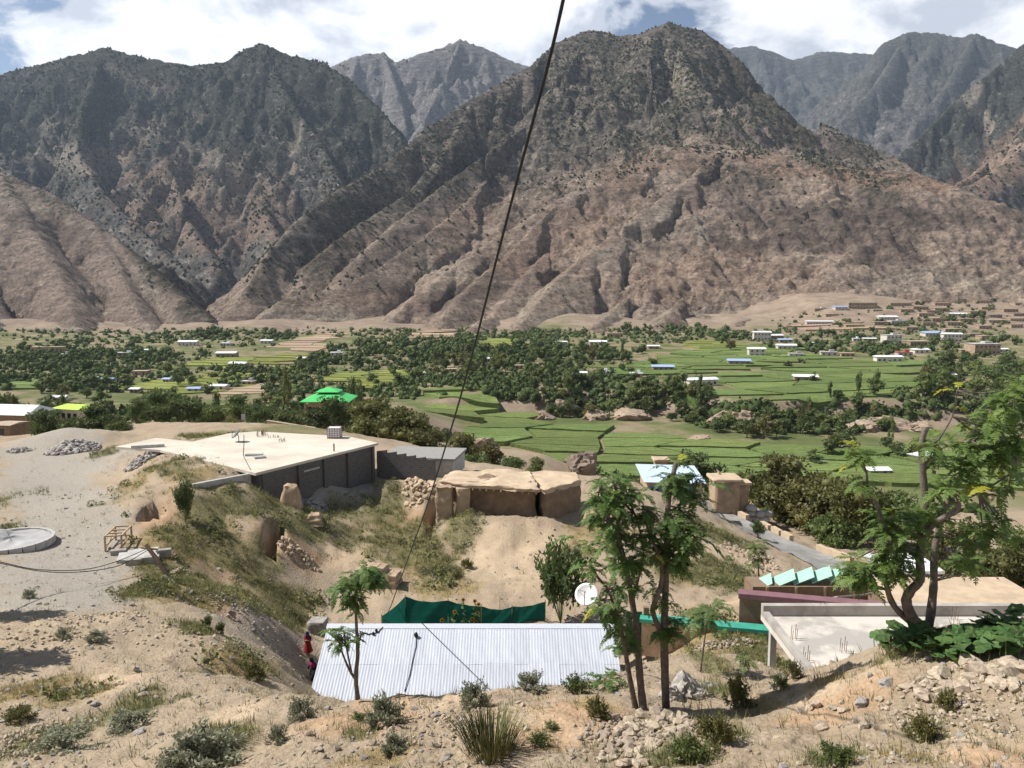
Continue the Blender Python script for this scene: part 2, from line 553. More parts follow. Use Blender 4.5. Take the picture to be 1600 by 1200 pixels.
def cover_val(kind, x, y):
    m = np.zeros(np.shape(x))
    n = fbm(x, y, 1.6, 4, 5) * 0.8 + fbm(x, y, 7, 2, 8) * 0.5
    for cx, cy, rx, ry, s in COVER[kind]:
        d = np.sqrt(((x - cx) / rx) ** 2 + ((y - cy) / ry) ** 2)
        m = np.maximum(m, s * sstep(1.35, 0.55, d + n * 0.55))
    tr = sstep(4.6, 2.6, track_dist(x, y) + n * 1.8)
    return np.maximum(m, tr) if kind == 'gravel' else m * (1 - tr * .9)


def build_ground():
    rows = np.geomspace(3.0, 1550, 560)
    cols = np.linspace(-1.05, 1.05, 450)
    U, Y = np.meshgrid(cols, rows); X = U * Y
    Z = ground_z(X, Y)
    V = np.stack([X, Y, Z], -1).reshape(-1, 3)
    me = mesh_np('ground', V, grid_faces(len(rows), len(cols)), 4)
    x, y = V[:, 0], V[:, 1]
    for k in COVER:
        a = me.attributes.new('c_' + k, 'FLOAT', 'POINT')
        a.data.foreach_set('value', cover_val(k, x, y).astype(np.float32))
    val = sstep(190, 270, y)
    a = me.attributes.new('c_valley', 'FLOAT', 'POINT'); a.data.foreach_set('value', val.astype(np.float32))
    # bare rock where the valley terrace breaks
    h = 4.0
    sl = np.hypot(valley_z(x + h, np.maximum(y, 150)) - valley_z(x - h, np.maximum(y, 150)), valley_z(x, np.maximum(y, 150) + h) - valley_z(x, np.maximum(y, 150) - h)) / (2 * h)
    rock = sstep(0.16, 0.4, sl) * val
    foot = np.maximum(sstep(0.2, 0.4, x / y) * sstep(800, 950, y), sstep(890, 1000, y + fbm(x, y, 80, 3, 1) * 60)) * val
    a = me.attributes.new('c_bare', 'FLOAT', 'POINT'); a.data.foreach_set('value', np.maximum(rock, foot).astype(np.float32))
    return tag(link('ground', me, ground_mat()), kind='structure')


def ground_mat():
    m = bpy.data.materials.new('soil'); m.use_nodes = True
    nt = m.node_tree; N, L = nt.nodes.new, nt.links.new
    b = nt.nodes['Principled BSDF']; b.inputs['Roughness'].default_value = 0.95; b.inputs['Specular IOR Level'].default_value = 0.1
    tc = N('ShaderNodeTexCoord')

    def noise(scale, det=6, rough=0.6, dist=0.0):
        n = N('ShaderNodeTexNoise'); n.inputs['Scale'].default_value = scale; n.inputs['Detail'].default_value = det
        n.inputs['Roughness'].default_value = rough; n.inputs['Distortion'].default_value = dist
        L(tc.outputs['Object'], n.inputs['Vector']); return n.outputs['Fac']

    def ramp(src, stops):
        r = N('ShaderNodeValToRGB'); e = r.color_ramp.elements
        e[0].position, e[0].color = stops[0][0], (*stops[0][1], 1)
        e[1].position, e[1].color = stops[-1][0], (*stops[-1][1], 1)
        for p, c in stops[1:-1]:
            k = e.new(p); k.color = (*c, 1)
        L(src, r.inputs[0]); return r.outputs[0]

    def mixc(f, a, c, blend='MIX'):
        x = N('ShaderNodeMix'); x.data_type = 'RGBA'; x.blend_type = blend
        if isinstance(f, float): x.inputs['Factor'].default_value = f
        else: L(f, x.inputs['Factor'])
        L(a, x.inputs['A']); L(c, x.inputs['B']); return x.outputs['Result']

    def attr(name):
        a = N('ShaderNodeAttribute'); a.attribute_name = name; return a.outputs['Fac']

    def mul(a, k):
        x = N('ShaderNodeMath'); x.operation = 'MULTIPLY'; L(a, x.inputs[0])
        if isinstance(k, float): x.inputs[1].default_value = k
        else: L(k, x.inputs[1])
        return x.outputs[0]
    big, mid, fine = noise(0.11, 5), noise(0.9, 7, 0.65), noise(9.0, 8, 0.7)
    col = ramp(mid, [(0.25, (0.24, 0.185, 0.128)), (0.5, (0.365, 0.288, 0.202)), (0.75, (0.47, 0.382, 0.277))])
    col = mixc(0.5, col, ramp(big, [(0.3, (0.30, 0.24, 0.175)), (0.7, (0.42, 0.345, 0.255))]))
    col = mixc(mul(attr('c_pale'), 0.85), col, ramp(mid, [(0.3, (0.45, 0.345, 0.235)), (0.7, (0.56, 0.445, 0.315))]))
    col = mixc(mul(attr('c_red'), 0.8), col, ramp(mid, [(0.3, (0.36, 0.235, 0.145)), (0.7, (0.50, 0.35, 0.225))]))
    col = mixc(mul(attr('c_gravel'), 0.85), col, ramp(fine, [(0.3, (0.265, 0.25, 0.225)), (0.55, (0.365, 0.342, 0.30)), (0.8, (0.46, 0.435, 0.39))]))
    col = mixc(mul(attr('c_dry'), 0.75), col, ramp(fine, [(0.3, (0.21, 0.165, 0.07)), (0.7, (0.34, 0.26, 0.12))]))
    col = mixc(mul(attr('c_green'), 0.8), col, ramp(fine, [(0.3, (0.10, 0.11, 0.045)), (0.7, (0.23, 0.21, 0.10))]))
    # valley floor between plots: worn grass, paths, earth
    vcol = ramp(noise(0.035, 6, 0.65), [(0.3, (0.075, 0.095, 0.035)), (0.46, (0.13, 0.15, 0.06)), (0.56, (0.24, 0.20, 0.125)), (0.75, (0.34, 0.28, 0.20))])
    col = mixc(attr('c_valley'), col, vcol)
    col = mixc(attr('c_bare'), col, ramp(noise(0.06, 9, 0.75), [(0.3, (0.17, 0.128, 0.096)), (0.5, (0.275, 0.215, 0.163)), (0.7, (0.37, 0.30, 0.23))]))
    # small stones and clods
    vo = N('ShaderNodeTexVoronoi'); vo.inputs['Scale'].default_value = 9.0; L(tc.outputs['Object'], vo.inputs['Vector'])
    vr = ramp(vo.outputs['Distance'], [(0.02, (1.25, 1.22, 1.18)), (0.2, (1, 1, 1)), (0.6, (0.86, 0.85, 0.84))])
    col = mixc(0.7, col, vr, 'MULTIPLY')
    fr = ramp(fine, [(0.3, (0.78, 0.77, 0.75)), (0.7, (1.14, 1.13, 1.12))])
    col = mixc(1.0, col, fr, 'MULTIPLY')
    L(col, b.inputs['Base Color'])
    bp = N('ShaderNodeBump'); bp.inputs['Strength'].default_value = 0.7; bp.inputs['Distance'].default_value = 0.09
    ad = N('ShaderNodeMath'); ad.operation = 'SUBTRACT'; L(fine, ad.inputs[0]); L(mul(vo.outputs['Distance'], 0.6), ad.inputs[1])
    L(ad.outputs[0], bp.inputs['Height']); L(bp.outputs[0], b.inputs['Normal'])
    return m


ground = build_ground()
# ------------------------------------------------------------------ mountains
def ridge(pts, slope, seed=0):
    return ([tuple(at(*p)) for p in pts], slope, seed)


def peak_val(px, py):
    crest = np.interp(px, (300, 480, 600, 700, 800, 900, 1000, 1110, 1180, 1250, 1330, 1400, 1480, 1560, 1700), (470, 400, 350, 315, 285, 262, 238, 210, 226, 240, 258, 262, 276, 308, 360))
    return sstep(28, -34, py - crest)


def mountain_h(X, Y, ridges, gul=1.0, peak=False):
    H = np.full(X.shape, -1e4); S = np.zeros(X.shape); D = np.full(X.shape, 1e4)
    wx = X + fbm(X, Y, 260, 3, 2) * 30 + fbm(X, Y, 70, 2, 7) * 9
    wy = Y + fbm(X, Y, 260, 3, 5) * 30 + fbm(X, Y, 70, 2, 9) * 9
    # the warp fades out along the crests so that the outlines stay where they are seen
    for pts, slope, seed in ridges:
        s0 = seed * 777.0
        for (x0, y0, z0), (x1, y1, z1) in zip(pts[:-1], pts[1:]):
            dx, dy = x1 - x0, y1 - y0; L2 = dx * dx + dy * dy; Ls = math.sqrt(L2)
            t = np.clip(((X - x0) * dx + (Y - y0) * dy) / L2, 0, 1)
            d0 = np.hypot(X - x0 - t * dx, Y - y0 - t * dy)
            k = sstep(20, 160, d0)
            Xw, Yw = X + (wx - X) * k, Y + (wy - Y) * k
            t = np.clip(((Xw - x0) * dx + (Yw - y0) * dy) / L2, 0, 1)
            d = np.hypot(Xw - x0 - t * dx, Yw - y0 - t * dy)
            s = s0 + t * Ls
            h = z0 + t * (z1 - z0) - slope * d * (1.0 - 0.07 * np.clip(d / 700, 0, 1))
            m = h > H
            H = np.where(m, h, H); S = np.where(m, s, S); D = np.where(m, d, D)
            s0 += Ls
    am = sstep(8, 150, D)
    # the high, scrub-grown part above the shoulder is cut far more deeply than the bare foothill
    if peak:
        cy = Y * CP - H * SP
        pk = peak_val(800 + F_PX * X / cy, 600 - F_PX * (H * CP + Y * SP) / cy)
        gul = gul * (1 + 1.3 * pk)
    H = H + gul * am * ((ridged(X, Y, 230, 5, 1, 0.52) - 1.85) * 30 + (fbm(X, Y, 45, 4, 4, 0.55) - 0.6) * 8)
    # gullies that run straight down from the crest
    gl = ridged(S + fbm(X, Y, 120, 2, 3) * 40, D * 0.12, 75, 3, 6)
    H = H + gul * (gl - 1.6) * 15 * sstep(10, 180, D)
    g2 = ridged(S + fbm(X, Y, 50, 2, 4) * 22, D * 0.2, 27, 2, 9)
    H = H + gul * (g2 - 1.4) * 4.5 * sstep(5, 80, D)
    H = H + ((ridged(X, Y, 38, 3, 8, 0.6) - 1.2) * 7.0 + (ridged(X, Y, 13, 2, 2) - 0.9) * 3.0) * (0.35 + 0.65 * am) * np.maximum(1.0, gul * 1.1) + (ridged(X, Y, 90, 3, 4, 0.6) - 1.2) * 9.0 * np.maximum(0.0, gul - 1.3)
    return H


PATCH = {}


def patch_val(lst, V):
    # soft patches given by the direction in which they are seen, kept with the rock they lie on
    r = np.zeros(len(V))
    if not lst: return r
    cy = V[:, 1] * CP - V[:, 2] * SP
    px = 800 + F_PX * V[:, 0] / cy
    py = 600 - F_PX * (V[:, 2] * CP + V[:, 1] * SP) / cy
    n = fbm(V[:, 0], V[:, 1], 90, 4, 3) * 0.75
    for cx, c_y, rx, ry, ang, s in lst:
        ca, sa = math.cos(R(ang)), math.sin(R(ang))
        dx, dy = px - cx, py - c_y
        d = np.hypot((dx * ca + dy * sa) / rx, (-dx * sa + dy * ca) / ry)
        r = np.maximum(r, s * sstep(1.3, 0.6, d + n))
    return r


def build_mountain(name, x0, x1, y0, y1, step, ridges, material, gul=1.0, floor=-90.0):
    xs = np.arange(x0, x1 + step, step); ys = np.arange(y0, y1 + step, step)
    X, Y = np.meshgrid(xs, ys)
    H = mountain_h(X, Y, ridges, gul, name == 'mountain_centre')
    low = H < floor
    H = np.maximum(H, floor)
    V = np.stack([X, Y, H], -1).reshape(-1, 3)
    Fc = grid_faces(len(ys), len(xs))
    keep = ~(low.ravel()[Fc].all(1))
    Fc = Fc[keep]
    used = np.unique(Fc); remap = np.full(len(V), -1); remap[used] = np.arange(len(used))
    me = mesh_np(name, V[used], remap[Fc], 4, smooth=True)
    Vu = V[used]
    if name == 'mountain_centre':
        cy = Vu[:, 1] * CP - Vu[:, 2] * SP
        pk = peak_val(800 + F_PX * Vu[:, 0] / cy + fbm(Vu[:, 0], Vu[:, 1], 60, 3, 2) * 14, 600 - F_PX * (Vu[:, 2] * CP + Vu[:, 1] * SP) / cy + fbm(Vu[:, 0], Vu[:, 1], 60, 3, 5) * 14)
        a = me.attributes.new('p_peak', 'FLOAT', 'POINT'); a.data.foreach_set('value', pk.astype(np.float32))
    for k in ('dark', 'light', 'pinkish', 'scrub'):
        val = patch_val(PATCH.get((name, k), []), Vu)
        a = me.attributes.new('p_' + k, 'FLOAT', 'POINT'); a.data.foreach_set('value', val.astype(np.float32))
    o = tag(link(name, me, material), kind='structure')
    return o, (X, Y, H)


def rock_mat(name, cols, bscale=1.0, veg=0.0, vegcol=(0.045, 0.05, 0.03), pale=0.5, vlow=-40, vhigh=500):
    """weathered slope: strata, scree, gullies; scrub tint grows with altitude"""
    m = bpy.data.materials.new(name); m.use_nodes = True
    nt = m.node_tree; N, L = nt.nodes.new, nt.links.new
    b = nt.nodes['Principled BSDF']; b.inputs['Roughness'].default_value = 0.95; b.inputs['Specular IOR Level'].default_value = 0.05
    tc = N('ShaderNodeTexCoord')

    def noise(scale, det=8, rough=0.62, dist=0.0, mapping=None):
        n = N('ShaderNodeTexNoise'); n.inputs['Scale'].default_value = scale; n.inputs['Detail'].default_value = det
        n.inputs['Roughness'].default_value = rough; n.inputs['Distortion'].default_value = dist
        if mapping:
            mp = N('ShaderNodeMapping'); mp.inputs['Scale'].default_value = mapping; mp.inputs['Rotation'].default_value = (0.35, 0.2, 0)
            L(tc.outputs['Object'], mp.inputs[0]); L(mp.outputs[0], n.inputs['Vector'])
        else:
            L(tc.outputs['Object'], n.inputs['Vector'])
        return n.outputs['Fac']

    def ramp(src, stops):
        r = N('ShaderNodeValToRGB'); e = r.color_ramp.elements
        e[0].position, e[0].color = stops[0][0], (*stops[0][1], 1)
        e[1].position, e[1].color = stops[-1][0], (*stops[-1][1], 1)
        for p, c in stops[1:-1]:
            k = e.new(p); k.color = (*c, 1)
        L(src, r.inputs[0]); return r.outputs[0]

    def mixc(f, a, c, blend='MIX'):
        x = N('ShaderNodeMix'); x.data_type = 'RGBA'; x.blend_type = blend
        if isinstance(f, float): x.inputs['Factor'].default_value = f
        else: L(f, x.inputs['Factor'])
        L(a, x.inputs['A']); L(c, x.inputs['B']); return x.outputs['Result']
    a, c, d = cols
    n_big = noise(0.0045, 7, 0.6, 0.6); n_str = noise(0.012, 8, 0.65, 0.4, (1, 1, 5.5)); n_fin = noise(0.16, 10, 0.78)
    col = ramp(n_big, [(0.33, a), (0.5, c), (0.66, d)])
    col = mixc(0.5, col, ramp(n_str, [(0.35, a), (0.52, c), (0.7, d)]))
    # pale scars and ledges
    if pale:
        ps = ramp(noise(0.022, 9, 0.7, 0.8, (1, 1, 2.2)), [(0.54, (0, 0, 0)), (0.63, (pale, pale, pale))])
        col = mixc(ps, col, ramp(n_fin, [(0.3, tuple(v * 1.1 for v in d)), (0.7, tuple(min(0.6, v * 1.5) for v in d))]))
    if veg:
        sep = N('ShaderNodeSeparateXYZ'); L(tc.outputs['Object'], sep.inputs[0])
        mr = N('ShaderNodeMapRange'); mr.inputs['From Min'].default_value = vlow; mr.inputs['From Max'].default_value = vhigh
        mr.inputs['To Min'].default_value = -0.09; mr.inputs['To Max'].default_value = 0.10
        L(sep.outputs['Z'], mr.inputs['Value'])
        nv = noise(0.05, 8, 0.78, 0.3)
        ad = N('ShaderNodeMath'); ad.operation = 'ADD'; L(nv, ad.inputs[0]); L(mr.outputs[0], ad.inputs[1])
        vf = ramp(ad.outputs[0], [(0.45, (0, 0, 0)), (0.57, (veg, veg, veg))])
        vg = N('ShaderNodeRGB'); vg.outputs[0].default_value = (*vegcol, 1)
        col = mixc(vf, col, vg.outputs[0])
    def attr(nm):
        at_ = N('ShaderNodeAttribute'); at_.attribute_name = nm; return at_.outputs['Fac']
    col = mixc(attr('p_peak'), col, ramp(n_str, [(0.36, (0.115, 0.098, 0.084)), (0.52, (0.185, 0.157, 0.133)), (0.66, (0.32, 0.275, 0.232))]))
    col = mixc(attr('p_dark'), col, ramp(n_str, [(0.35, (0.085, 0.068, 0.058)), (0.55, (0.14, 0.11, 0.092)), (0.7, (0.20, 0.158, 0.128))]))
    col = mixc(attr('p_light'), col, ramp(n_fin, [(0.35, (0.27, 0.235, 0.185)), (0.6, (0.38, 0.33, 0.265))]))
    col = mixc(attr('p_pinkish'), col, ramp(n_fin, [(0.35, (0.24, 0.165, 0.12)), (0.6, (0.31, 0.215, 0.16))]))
    sc_ = ramp(noise(0.07, 8, 0.8, 0.2), [(0.44, (1, 1, 1)), (0.56, (0, 0, 0))])
    sm = N('ShaderNodeMath'); sm.operation = 'MULTIPLY'; L(sc_, sm.inputs[0]); L(attr('p_scrub'), sm.inputs[1])
    sv = N('ShaderNodeRGB'); sv.outputs[0].default_value = (0.05, 0.052, 0.036, 1)
    col = mixc(sm.outputs[0], col, sv.outputs[0])
    col = mixc(1.0, col, ramp(n_fin, [(0.34, (0.45, 0.44, 0.43)), (0.46, (1.0, 1.0, 1.0)), (0.62, (1.55, 1.52, 1.47))]), 'MULTIPLY')
    # ledges: thin broken bands that follow the tilted beds
    wv = N('ShaderNodeTexWave'); wv.wave_type = 'BANDS'; wv.bands_direction = 'Z'
    wv.inputs['Scale'].default_value = 0.014 / max(1.0, bscale); wv.inputs['Distortion'].default_value = 9.0; wv.inputs['Detail'].default_value = 6; wv.inputs['Detail Scale'].default_value = 1.4; wv.inputs['Detail Roughness'].default_value = 0.7
    mw = N('ShaderNodeMapping'); mw.inputs['Rotation'].default_value = (0.30, 0.22, 0.1); L(tc.outputs['Object'], mw.inputs[0]); L(mw.outputs[0], wv.inputs['Vector'])
    col = mixc(0.3, col, ramp(wv.outputs['Fac'], [(0.06, (0.55, 0.54, 0.53)), (0.22, (1.0, 1.0, 1.0)), (0.86, (1.0, 1.0, 1.0)), (0.97, (1.28, 1.26, 1.22))]), 'MULTIPLY')
    spk = noise(0.33, 6, 0.8)
    col = mixc(1.0, col, ramp(spk, [(0.38, (0.62, 0.61, 0.60)), (0.46, (1.0, 1.0, 1.0)), (0.58, (1.0, 1.0, 1.0)), (0.66, (1.3, 1.28, 1.25))]), 'MULTIPLY')
    L(col, b.inputs['Base Color'])
    bp = N('ShaderNodeBump'); bp.inputs['Strength'].default_value = 1.0; bp.inputs['Distance'].default_value = 9.0 * bscale
    L(n_fin, bp.inputs['Height'])
    bp2 = N('ShaderNodeBump'); bp2.inputs['Strength'].default_value = 0.8; bp2.inputs['Distance'].default_value = 12.0 * bscale
    L(n_str, bp2.inputs['Height']); L(bp.outputs[0], bp2.inputs['Normal'])
    L(bp2.outputs[0], b.inputs['Normal'])
    return m


M_brown = rock_mat('brown_slope', ((0.18, 0.14, 0.113), (0.305, 0.238, 0.188), (0.40, 0.322, 0.258)), veg=0.7, vegcol=(0.085, 0.08, 0.055), vlow=120, vhigh=560)
M_left = rock_mat('left_slope', ((0.175, 0.138, 0.114), (0.27, 0.213, 0.174), (0.355, 0.285, 0.235)), veg=0.55, vegcol=(0.07, 0.065, 0.05), vlow=80, vhigh=420)
M_dark = rock_mat('scrub_cloud_shade_slope', ((0.08, 0.074, 0.07), (0.13, 0.12, 0.11), (0.25, 0.23, 0.21)), veg=0.9, vegcol=(0.04, 0.045, 0.035), vlow=-80, vhigh=600, pale=0.85)  # scrubby rock, its colour also darkened to carry the left range's cloud shadow
M_far = rock_mat('far_slope', ((0.12, 0.115, 0.113), (0.19, 0.18, 0.175), (0.32, 0.30, 0.285)), bscale=2, veg=0.7, vegcol=(0.055, 0.062, 0.05), vlow=300, vhigh=1300, pale=0.5)

M_crag = rock_mat('pale_crag', ((0.15, 0.14, 0.14), (0.235, 0.22, 0.215), (0.37, 0.345, 0.33)), bscale=2, veg=0.4, vegcol=(0.075, 0.08, 0.066), vlow=300, vhigh=1600, pale=0.6)
RIDGES = {}
RIDGES['C'] = [
    ridge([(1700, 380, 1750), (1600, 345, 1800), (1520, 305, 1850), (1440, 272, 1900), (1400, 245, 1950), (1320, 208, 2000), (1260, 180, 2050), (1200, 138, 2100), (1140, 78, 2150),
           (1100, 48, 2180), (1045, 33, 2200), (1000, 52, 2220), (975, 55, 2240), (920, 45, 2280), (870, 65, 2280), (830, 100, 2230), (780, 130, 2180), (740, 152, 2120),
           (660, 205, 1980), (600, 256, 1830), (520, 300, 1640), (470, 338, 1500), (420, 392, 1370), (385, 450, 1260)], 0.94, 1),
    # spur from the summit to the brown shoulder
    ridge([(1045, 35, 2200), (1010, 66, 2120), (1020, 130, 1980), (1060, 180, 1840), (1110, 214, 1720)], 0.95, 21),
    ridge([(1110, 214, 1720), (1140, 226, 1690), (1250, 243, 1620), (1330, 262, 1550), (1400, 268, 1500), (1480, 285, 1450),
           (1560, 318, 1400), (1640, 352, 1350), (1720, 400, 1300)], 0.5, 2),
    ridge([(1110, 214, 1720), (1040, 238, 1650), (960, 268, 1560), (880, 306, 1450), (800, 356, 1340), (720, 408, 1230), (650, 460, 1130), (595, 512, 1040), (560, 515, 920)], 0.58, 3),
    ridge([(920, 47, 2280), (880, 120, 2130), (830, 190, 1960), (780, 255, 1790), (730, 315, 1620), (660, 372, 1450), (590, 420, 1310), (520, 452, 1210), (440, 466, 1150), (400, 500, 1090), (385, 505, 990)], 0.72, 4),
    ridge([(740, 152, 2120), (700, 230, 1920), (640, 300, 1720), (560, 350, 1540), (500, 395, 1390)], 0.8, 5),
    ridge([(1200, 138, 2100), (1180, 190, 1960), (1190, 230, 1800)], 0.85, 6),
    ridge([(1250, 243, 1620), (1200, 300, 1470), (1120, 360, 1320), (1040, 420, 1190), (960, 480, 1050), (930, 510, 900)], 0.58, 7),
    ridge([(1400, 268, 1500), (1370, 330, 1370), (1300, 390, 1250), (1240, 440, 1150), (1180, 490, 1040), (1150, 505, 940)], 0.56, 8),
    ridge([(1480, 285, 1450), (1490, 345, 1330), (1440, 400, 1220), (1400, 445, 1150)], 0.62, 9),
    ridge([(960, 268, 1560), (900, 350, 1370), (830, 420, 1210), (770, 490, 1050), (735, 513, 890)], 0.58, 10),
    ridge([(1140, 226, 1690), (1070, 282, 1520), (1000, 332, 1390), (930, 386, 1250), (870, 436, 1130), (830, 485, 1010), (810, 512, 900)], 0.6, 15),
    ridge([(1330, 262, 1550), (1270, 318, 1410), (1190, 378, 1270), (1110, 430, 1160), (1050, 478, 1040), (1030, 508, 920)], 0.58, 16),
    ridge([(880, 306, 1450), (800, 392, 1260), (730, 450, 1120), (690, 500, 980)], 0.64, 17),
    ridge([(1480, 285, 1450), (1420, 338, 1330), (1350, 396, 1220), (1300, 440, 1140)], 0.56, 18),
    ridge([(830, 190, 1960), (760, 240, 1800), (690, 290, 1640), (620, 345, 1480), (560, 400, 1330)], 0.85, 19),
    ridge([(1045, 35, 2200), (1080, 110, 2000), (1130, 170, 1830)], 0.9, 20),
]
RIDGES['F'] = [
    ridge([(-300, 190, 1750), (-150, 235, 1700), (0, 268, 1640), (80, 300, 1570), (150, 350, 1470), (200, 388, 1390), (250, 432, 1290), (305, 478, 1190), (345, 512, 1110), (362, 512, 1000)], 0.62, 11),
    ridge([(0, 268, 1640), (30, 330, 1450), (80, 400, 1280), (110, 470, 1120), (122, 512, 950)], 0.55, 12),
    ridge([(-150, 235, 1700), (-100, 320, 1450), (-60, 400, 1250), (-20, 480, 1080), (-5, 512, 940)], 0.55, 13),
    ridge([(150, 350, 1470), (190, 430, 1280), (220, 490, 1130), (238, 513, 960)], 0.6, 14),
]
RIDGES['A'] = [
    ridge([(-350, 190, 2900), (-150, 150, 2950), (0, 115, 3000), (60, 100, 3000), (165, 73, 3000), (230, 90, 2980), (300, 102, 2960), (350, 97, 2960), (380, 78, 2960), (410, 66, 2960), (460, 88, 2920), (500, 92, 2900),
           (540, 118, 2850), (590, 165, 2750), (620, 205, 2650), (640, 240, 2560), (650, 270, 2480)], 0.92, 21),
    ridge([(165, 73, 3000), (130, 160, 2720), (120, 230, 2480), (160, 300, 2240), (230, 370, 2000), (300, 430, 1780)], 0.85, 22),
    ridge([(300, 102, 2960), (330, 180, 2700), (370, 250, 2460), (410, 320, 2230), (440, 380, 2000)], 0.85, 23),
    ridge([(410, 66, 2960), (450, 150, 2700), (500, 220, 2480), (530, 280, 2280), (540, 330, 2100)], 0.9, 24),
    ridge([(0, 115, 3000), (-20, 200, 2650), (20, 270, 2350), (80, 330, 2050)], 0.85, 25),
    ridge([(330, 180, 2700), (270, 260, 2420), (290, 340, 2150), (340, 410, 1900)], 0.85, 26),
]
RIDGES['B'] = [
    ridge([(430, 150, 4900), (525, 101, 4900), (560, 84, 4900), (600, 81, 4900), (618, 96, 4880), (650, 84, 4880), (685, 74, 4880), (720, 60, 4880), (760, 76, 4860), (810, 98, 4860), (900, 120, 4850)], 1.0, 31),
    ridge([(720, 60, 4880), (690, 130, 4500), (660, 190, 4200)], 0.95, 32),
    ridge([(600, 81, 4900), (620, 140, 4550), (640, 210, 4200)], 0.95, 33),
    ridge([(560, 84, 4900), (545, 130, 4600)], 0.95, 34),
]
RIDGES['D'] = [
    ridge([(1060, 90, 7000), (1140, 74, 7000), (1175, 70, 7000), (1210, 80, 7000), (1240, 93, 7000), (1280, 79, 7000), (1350, 82, 7000), (1500, 90, 7000)], 0.9, 41),
    ridge([(1175, 70, 7000), (1220, 130, 6500), (1260, 170, 6200)], 0.9, 42),
]
RIDGES['E'] = [
    ridge([(1290, 165, 5200), (1330, 120, 5200), (1380, 66, 5200), (1420, 48, 5200), (1470, 50, 5150), (1500, 58, 5100), (1525, 50, 5050), (1560, 66, 5000), (1640, 90, 5000)], 0.95, 51),
    ridge([(1420, 48, 5200), (1370, 130, 4800), (1310, 190, 4500)], 0.9, 52),
    ridge([(1525, 50, 5050), (1480, 130, 4700), (1420, 200, 4400)], 0.9, 53),
]
RIDGES['G'] = [
    ridge([(1800, -20, 3300), (1700, 20, 3300), (1600, 66, 3250), (1550, 110, 3200), (1500, 150, 3120), (1455, 195, 3050), (1400, 245, 2950), (1360, 280, 2880)], 0.9, 61),
    ridge([(1700, 20, 3300), (1640, 150, 2900), (1590, 215, 2650), (1540, 255, 2450), (1500, 285, 2300)], 0.8, 62),
    ridge([(1720, 130, 2700), (1660, 170, 2450), (1600, 225, 2250), (1540, 275, 2080), (1490, 300, 1980)], 0.75, 63),
]
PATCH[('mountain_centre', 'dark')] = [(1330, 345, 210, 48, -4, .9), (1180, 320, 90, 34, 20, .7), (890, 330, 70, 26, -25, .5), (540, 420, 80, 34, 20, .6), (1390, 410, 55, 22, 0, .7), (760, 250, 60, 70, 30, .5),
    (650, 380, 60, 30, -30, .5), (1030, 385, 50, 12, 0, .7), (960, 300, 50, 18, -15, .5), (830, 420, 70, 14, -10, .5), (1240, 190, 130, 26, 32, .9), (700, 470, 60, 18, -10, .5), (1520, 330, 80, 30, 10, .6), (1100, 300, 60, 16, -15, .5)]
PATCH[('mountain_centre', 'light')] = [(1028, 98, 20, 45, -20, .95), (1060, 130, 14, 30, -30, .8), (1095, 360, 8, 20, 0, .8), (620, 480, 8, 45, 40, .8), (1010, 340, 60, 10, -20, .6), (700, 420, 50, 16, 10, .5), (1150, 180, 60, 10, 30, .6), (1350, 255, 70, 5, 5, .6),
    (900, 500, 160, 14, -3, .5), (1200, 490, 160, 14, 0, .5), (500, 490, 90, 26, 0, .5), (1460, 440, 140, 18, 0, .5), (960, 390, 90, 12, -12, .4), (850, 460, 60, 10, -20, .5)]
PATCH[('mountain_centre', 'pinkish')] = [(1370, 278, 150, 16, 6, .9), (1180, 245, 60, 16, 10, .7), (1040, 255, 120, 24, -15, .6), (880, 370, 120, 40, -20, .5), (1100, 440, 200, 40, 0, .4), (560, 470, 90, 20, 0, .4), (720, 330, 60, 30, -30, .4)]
PATCH[('mountain_centre', 'scrub')] = [(1000, 110, 260, 130, 10, 1.0), (1240, 180, 200, 70, 32, 1.0), (720, 220, 160, 90, -35, .9), (560, 320, 130, 50, -30, .8), (850, 200, 120, 80, 0, .8), (460, 400, 60, 50, -40, .7)]
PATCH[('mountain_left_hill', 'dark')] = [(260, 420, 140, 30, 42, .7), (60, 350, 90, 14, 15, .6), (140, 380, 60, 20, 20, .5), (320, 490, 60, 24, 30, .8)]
PATCH[('mountain_left_hill', 'light')] = [(240, 460, 8, 60, -35, .6), (120, 520, 160, 12, 0, .6), (40, 320, 40, 8, 15, .5)]
PATCH[('mountain_left_hill', 'scrub')] = [(80, 300, 180, 26, 18, .9), (260, 420, 130, 30, 42, 1.0), (330, 490, 60, 24, 30, 1.0)]
PATCH[('mountain_left', 'light')] = [(230, 130, 60, 10, 20, .3), (240, 200, 60, 14, -10, .5), (130, 250, 70, 20, 10, .5), (340, 250, 60, 16, 20, .5), (210, 330, 50, 16, 40, .5), (460, 230, 8, 40, 10, .6), (350, 300, 50, 20, 0, .5), (90, 230, 30, 40, 0, .4)]
PATCH[('mountain_left', 'pinkish')] = [(300, 330, 140, 60, 20, .5), (420, 330, 90, 60, 20, .4)]
PATCH[('mountain_right', 'light')] = [(1530, 170, 14, 50, -20, .7), (1580, 240, 50, 20, -30, .6)]
PATCH[('mountain_right', 'pinkish')] = [(1560, 260, 80, 40, -30, .7)]
MTN = {}
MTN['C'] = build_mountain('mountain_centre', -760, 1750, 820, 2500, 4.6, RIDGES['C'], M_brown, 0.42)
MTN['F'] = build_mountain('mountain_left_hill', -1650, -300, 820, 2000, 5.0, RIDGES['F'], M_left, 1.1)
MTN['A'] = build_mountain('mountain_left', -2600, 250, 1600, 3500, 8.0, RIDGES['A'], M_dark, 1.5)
MTN['G'] = build_mountain('mountain_right', 900, 3300, 1800, 3900, 9.0, RIDGES['G'], M_dark, 1.7)
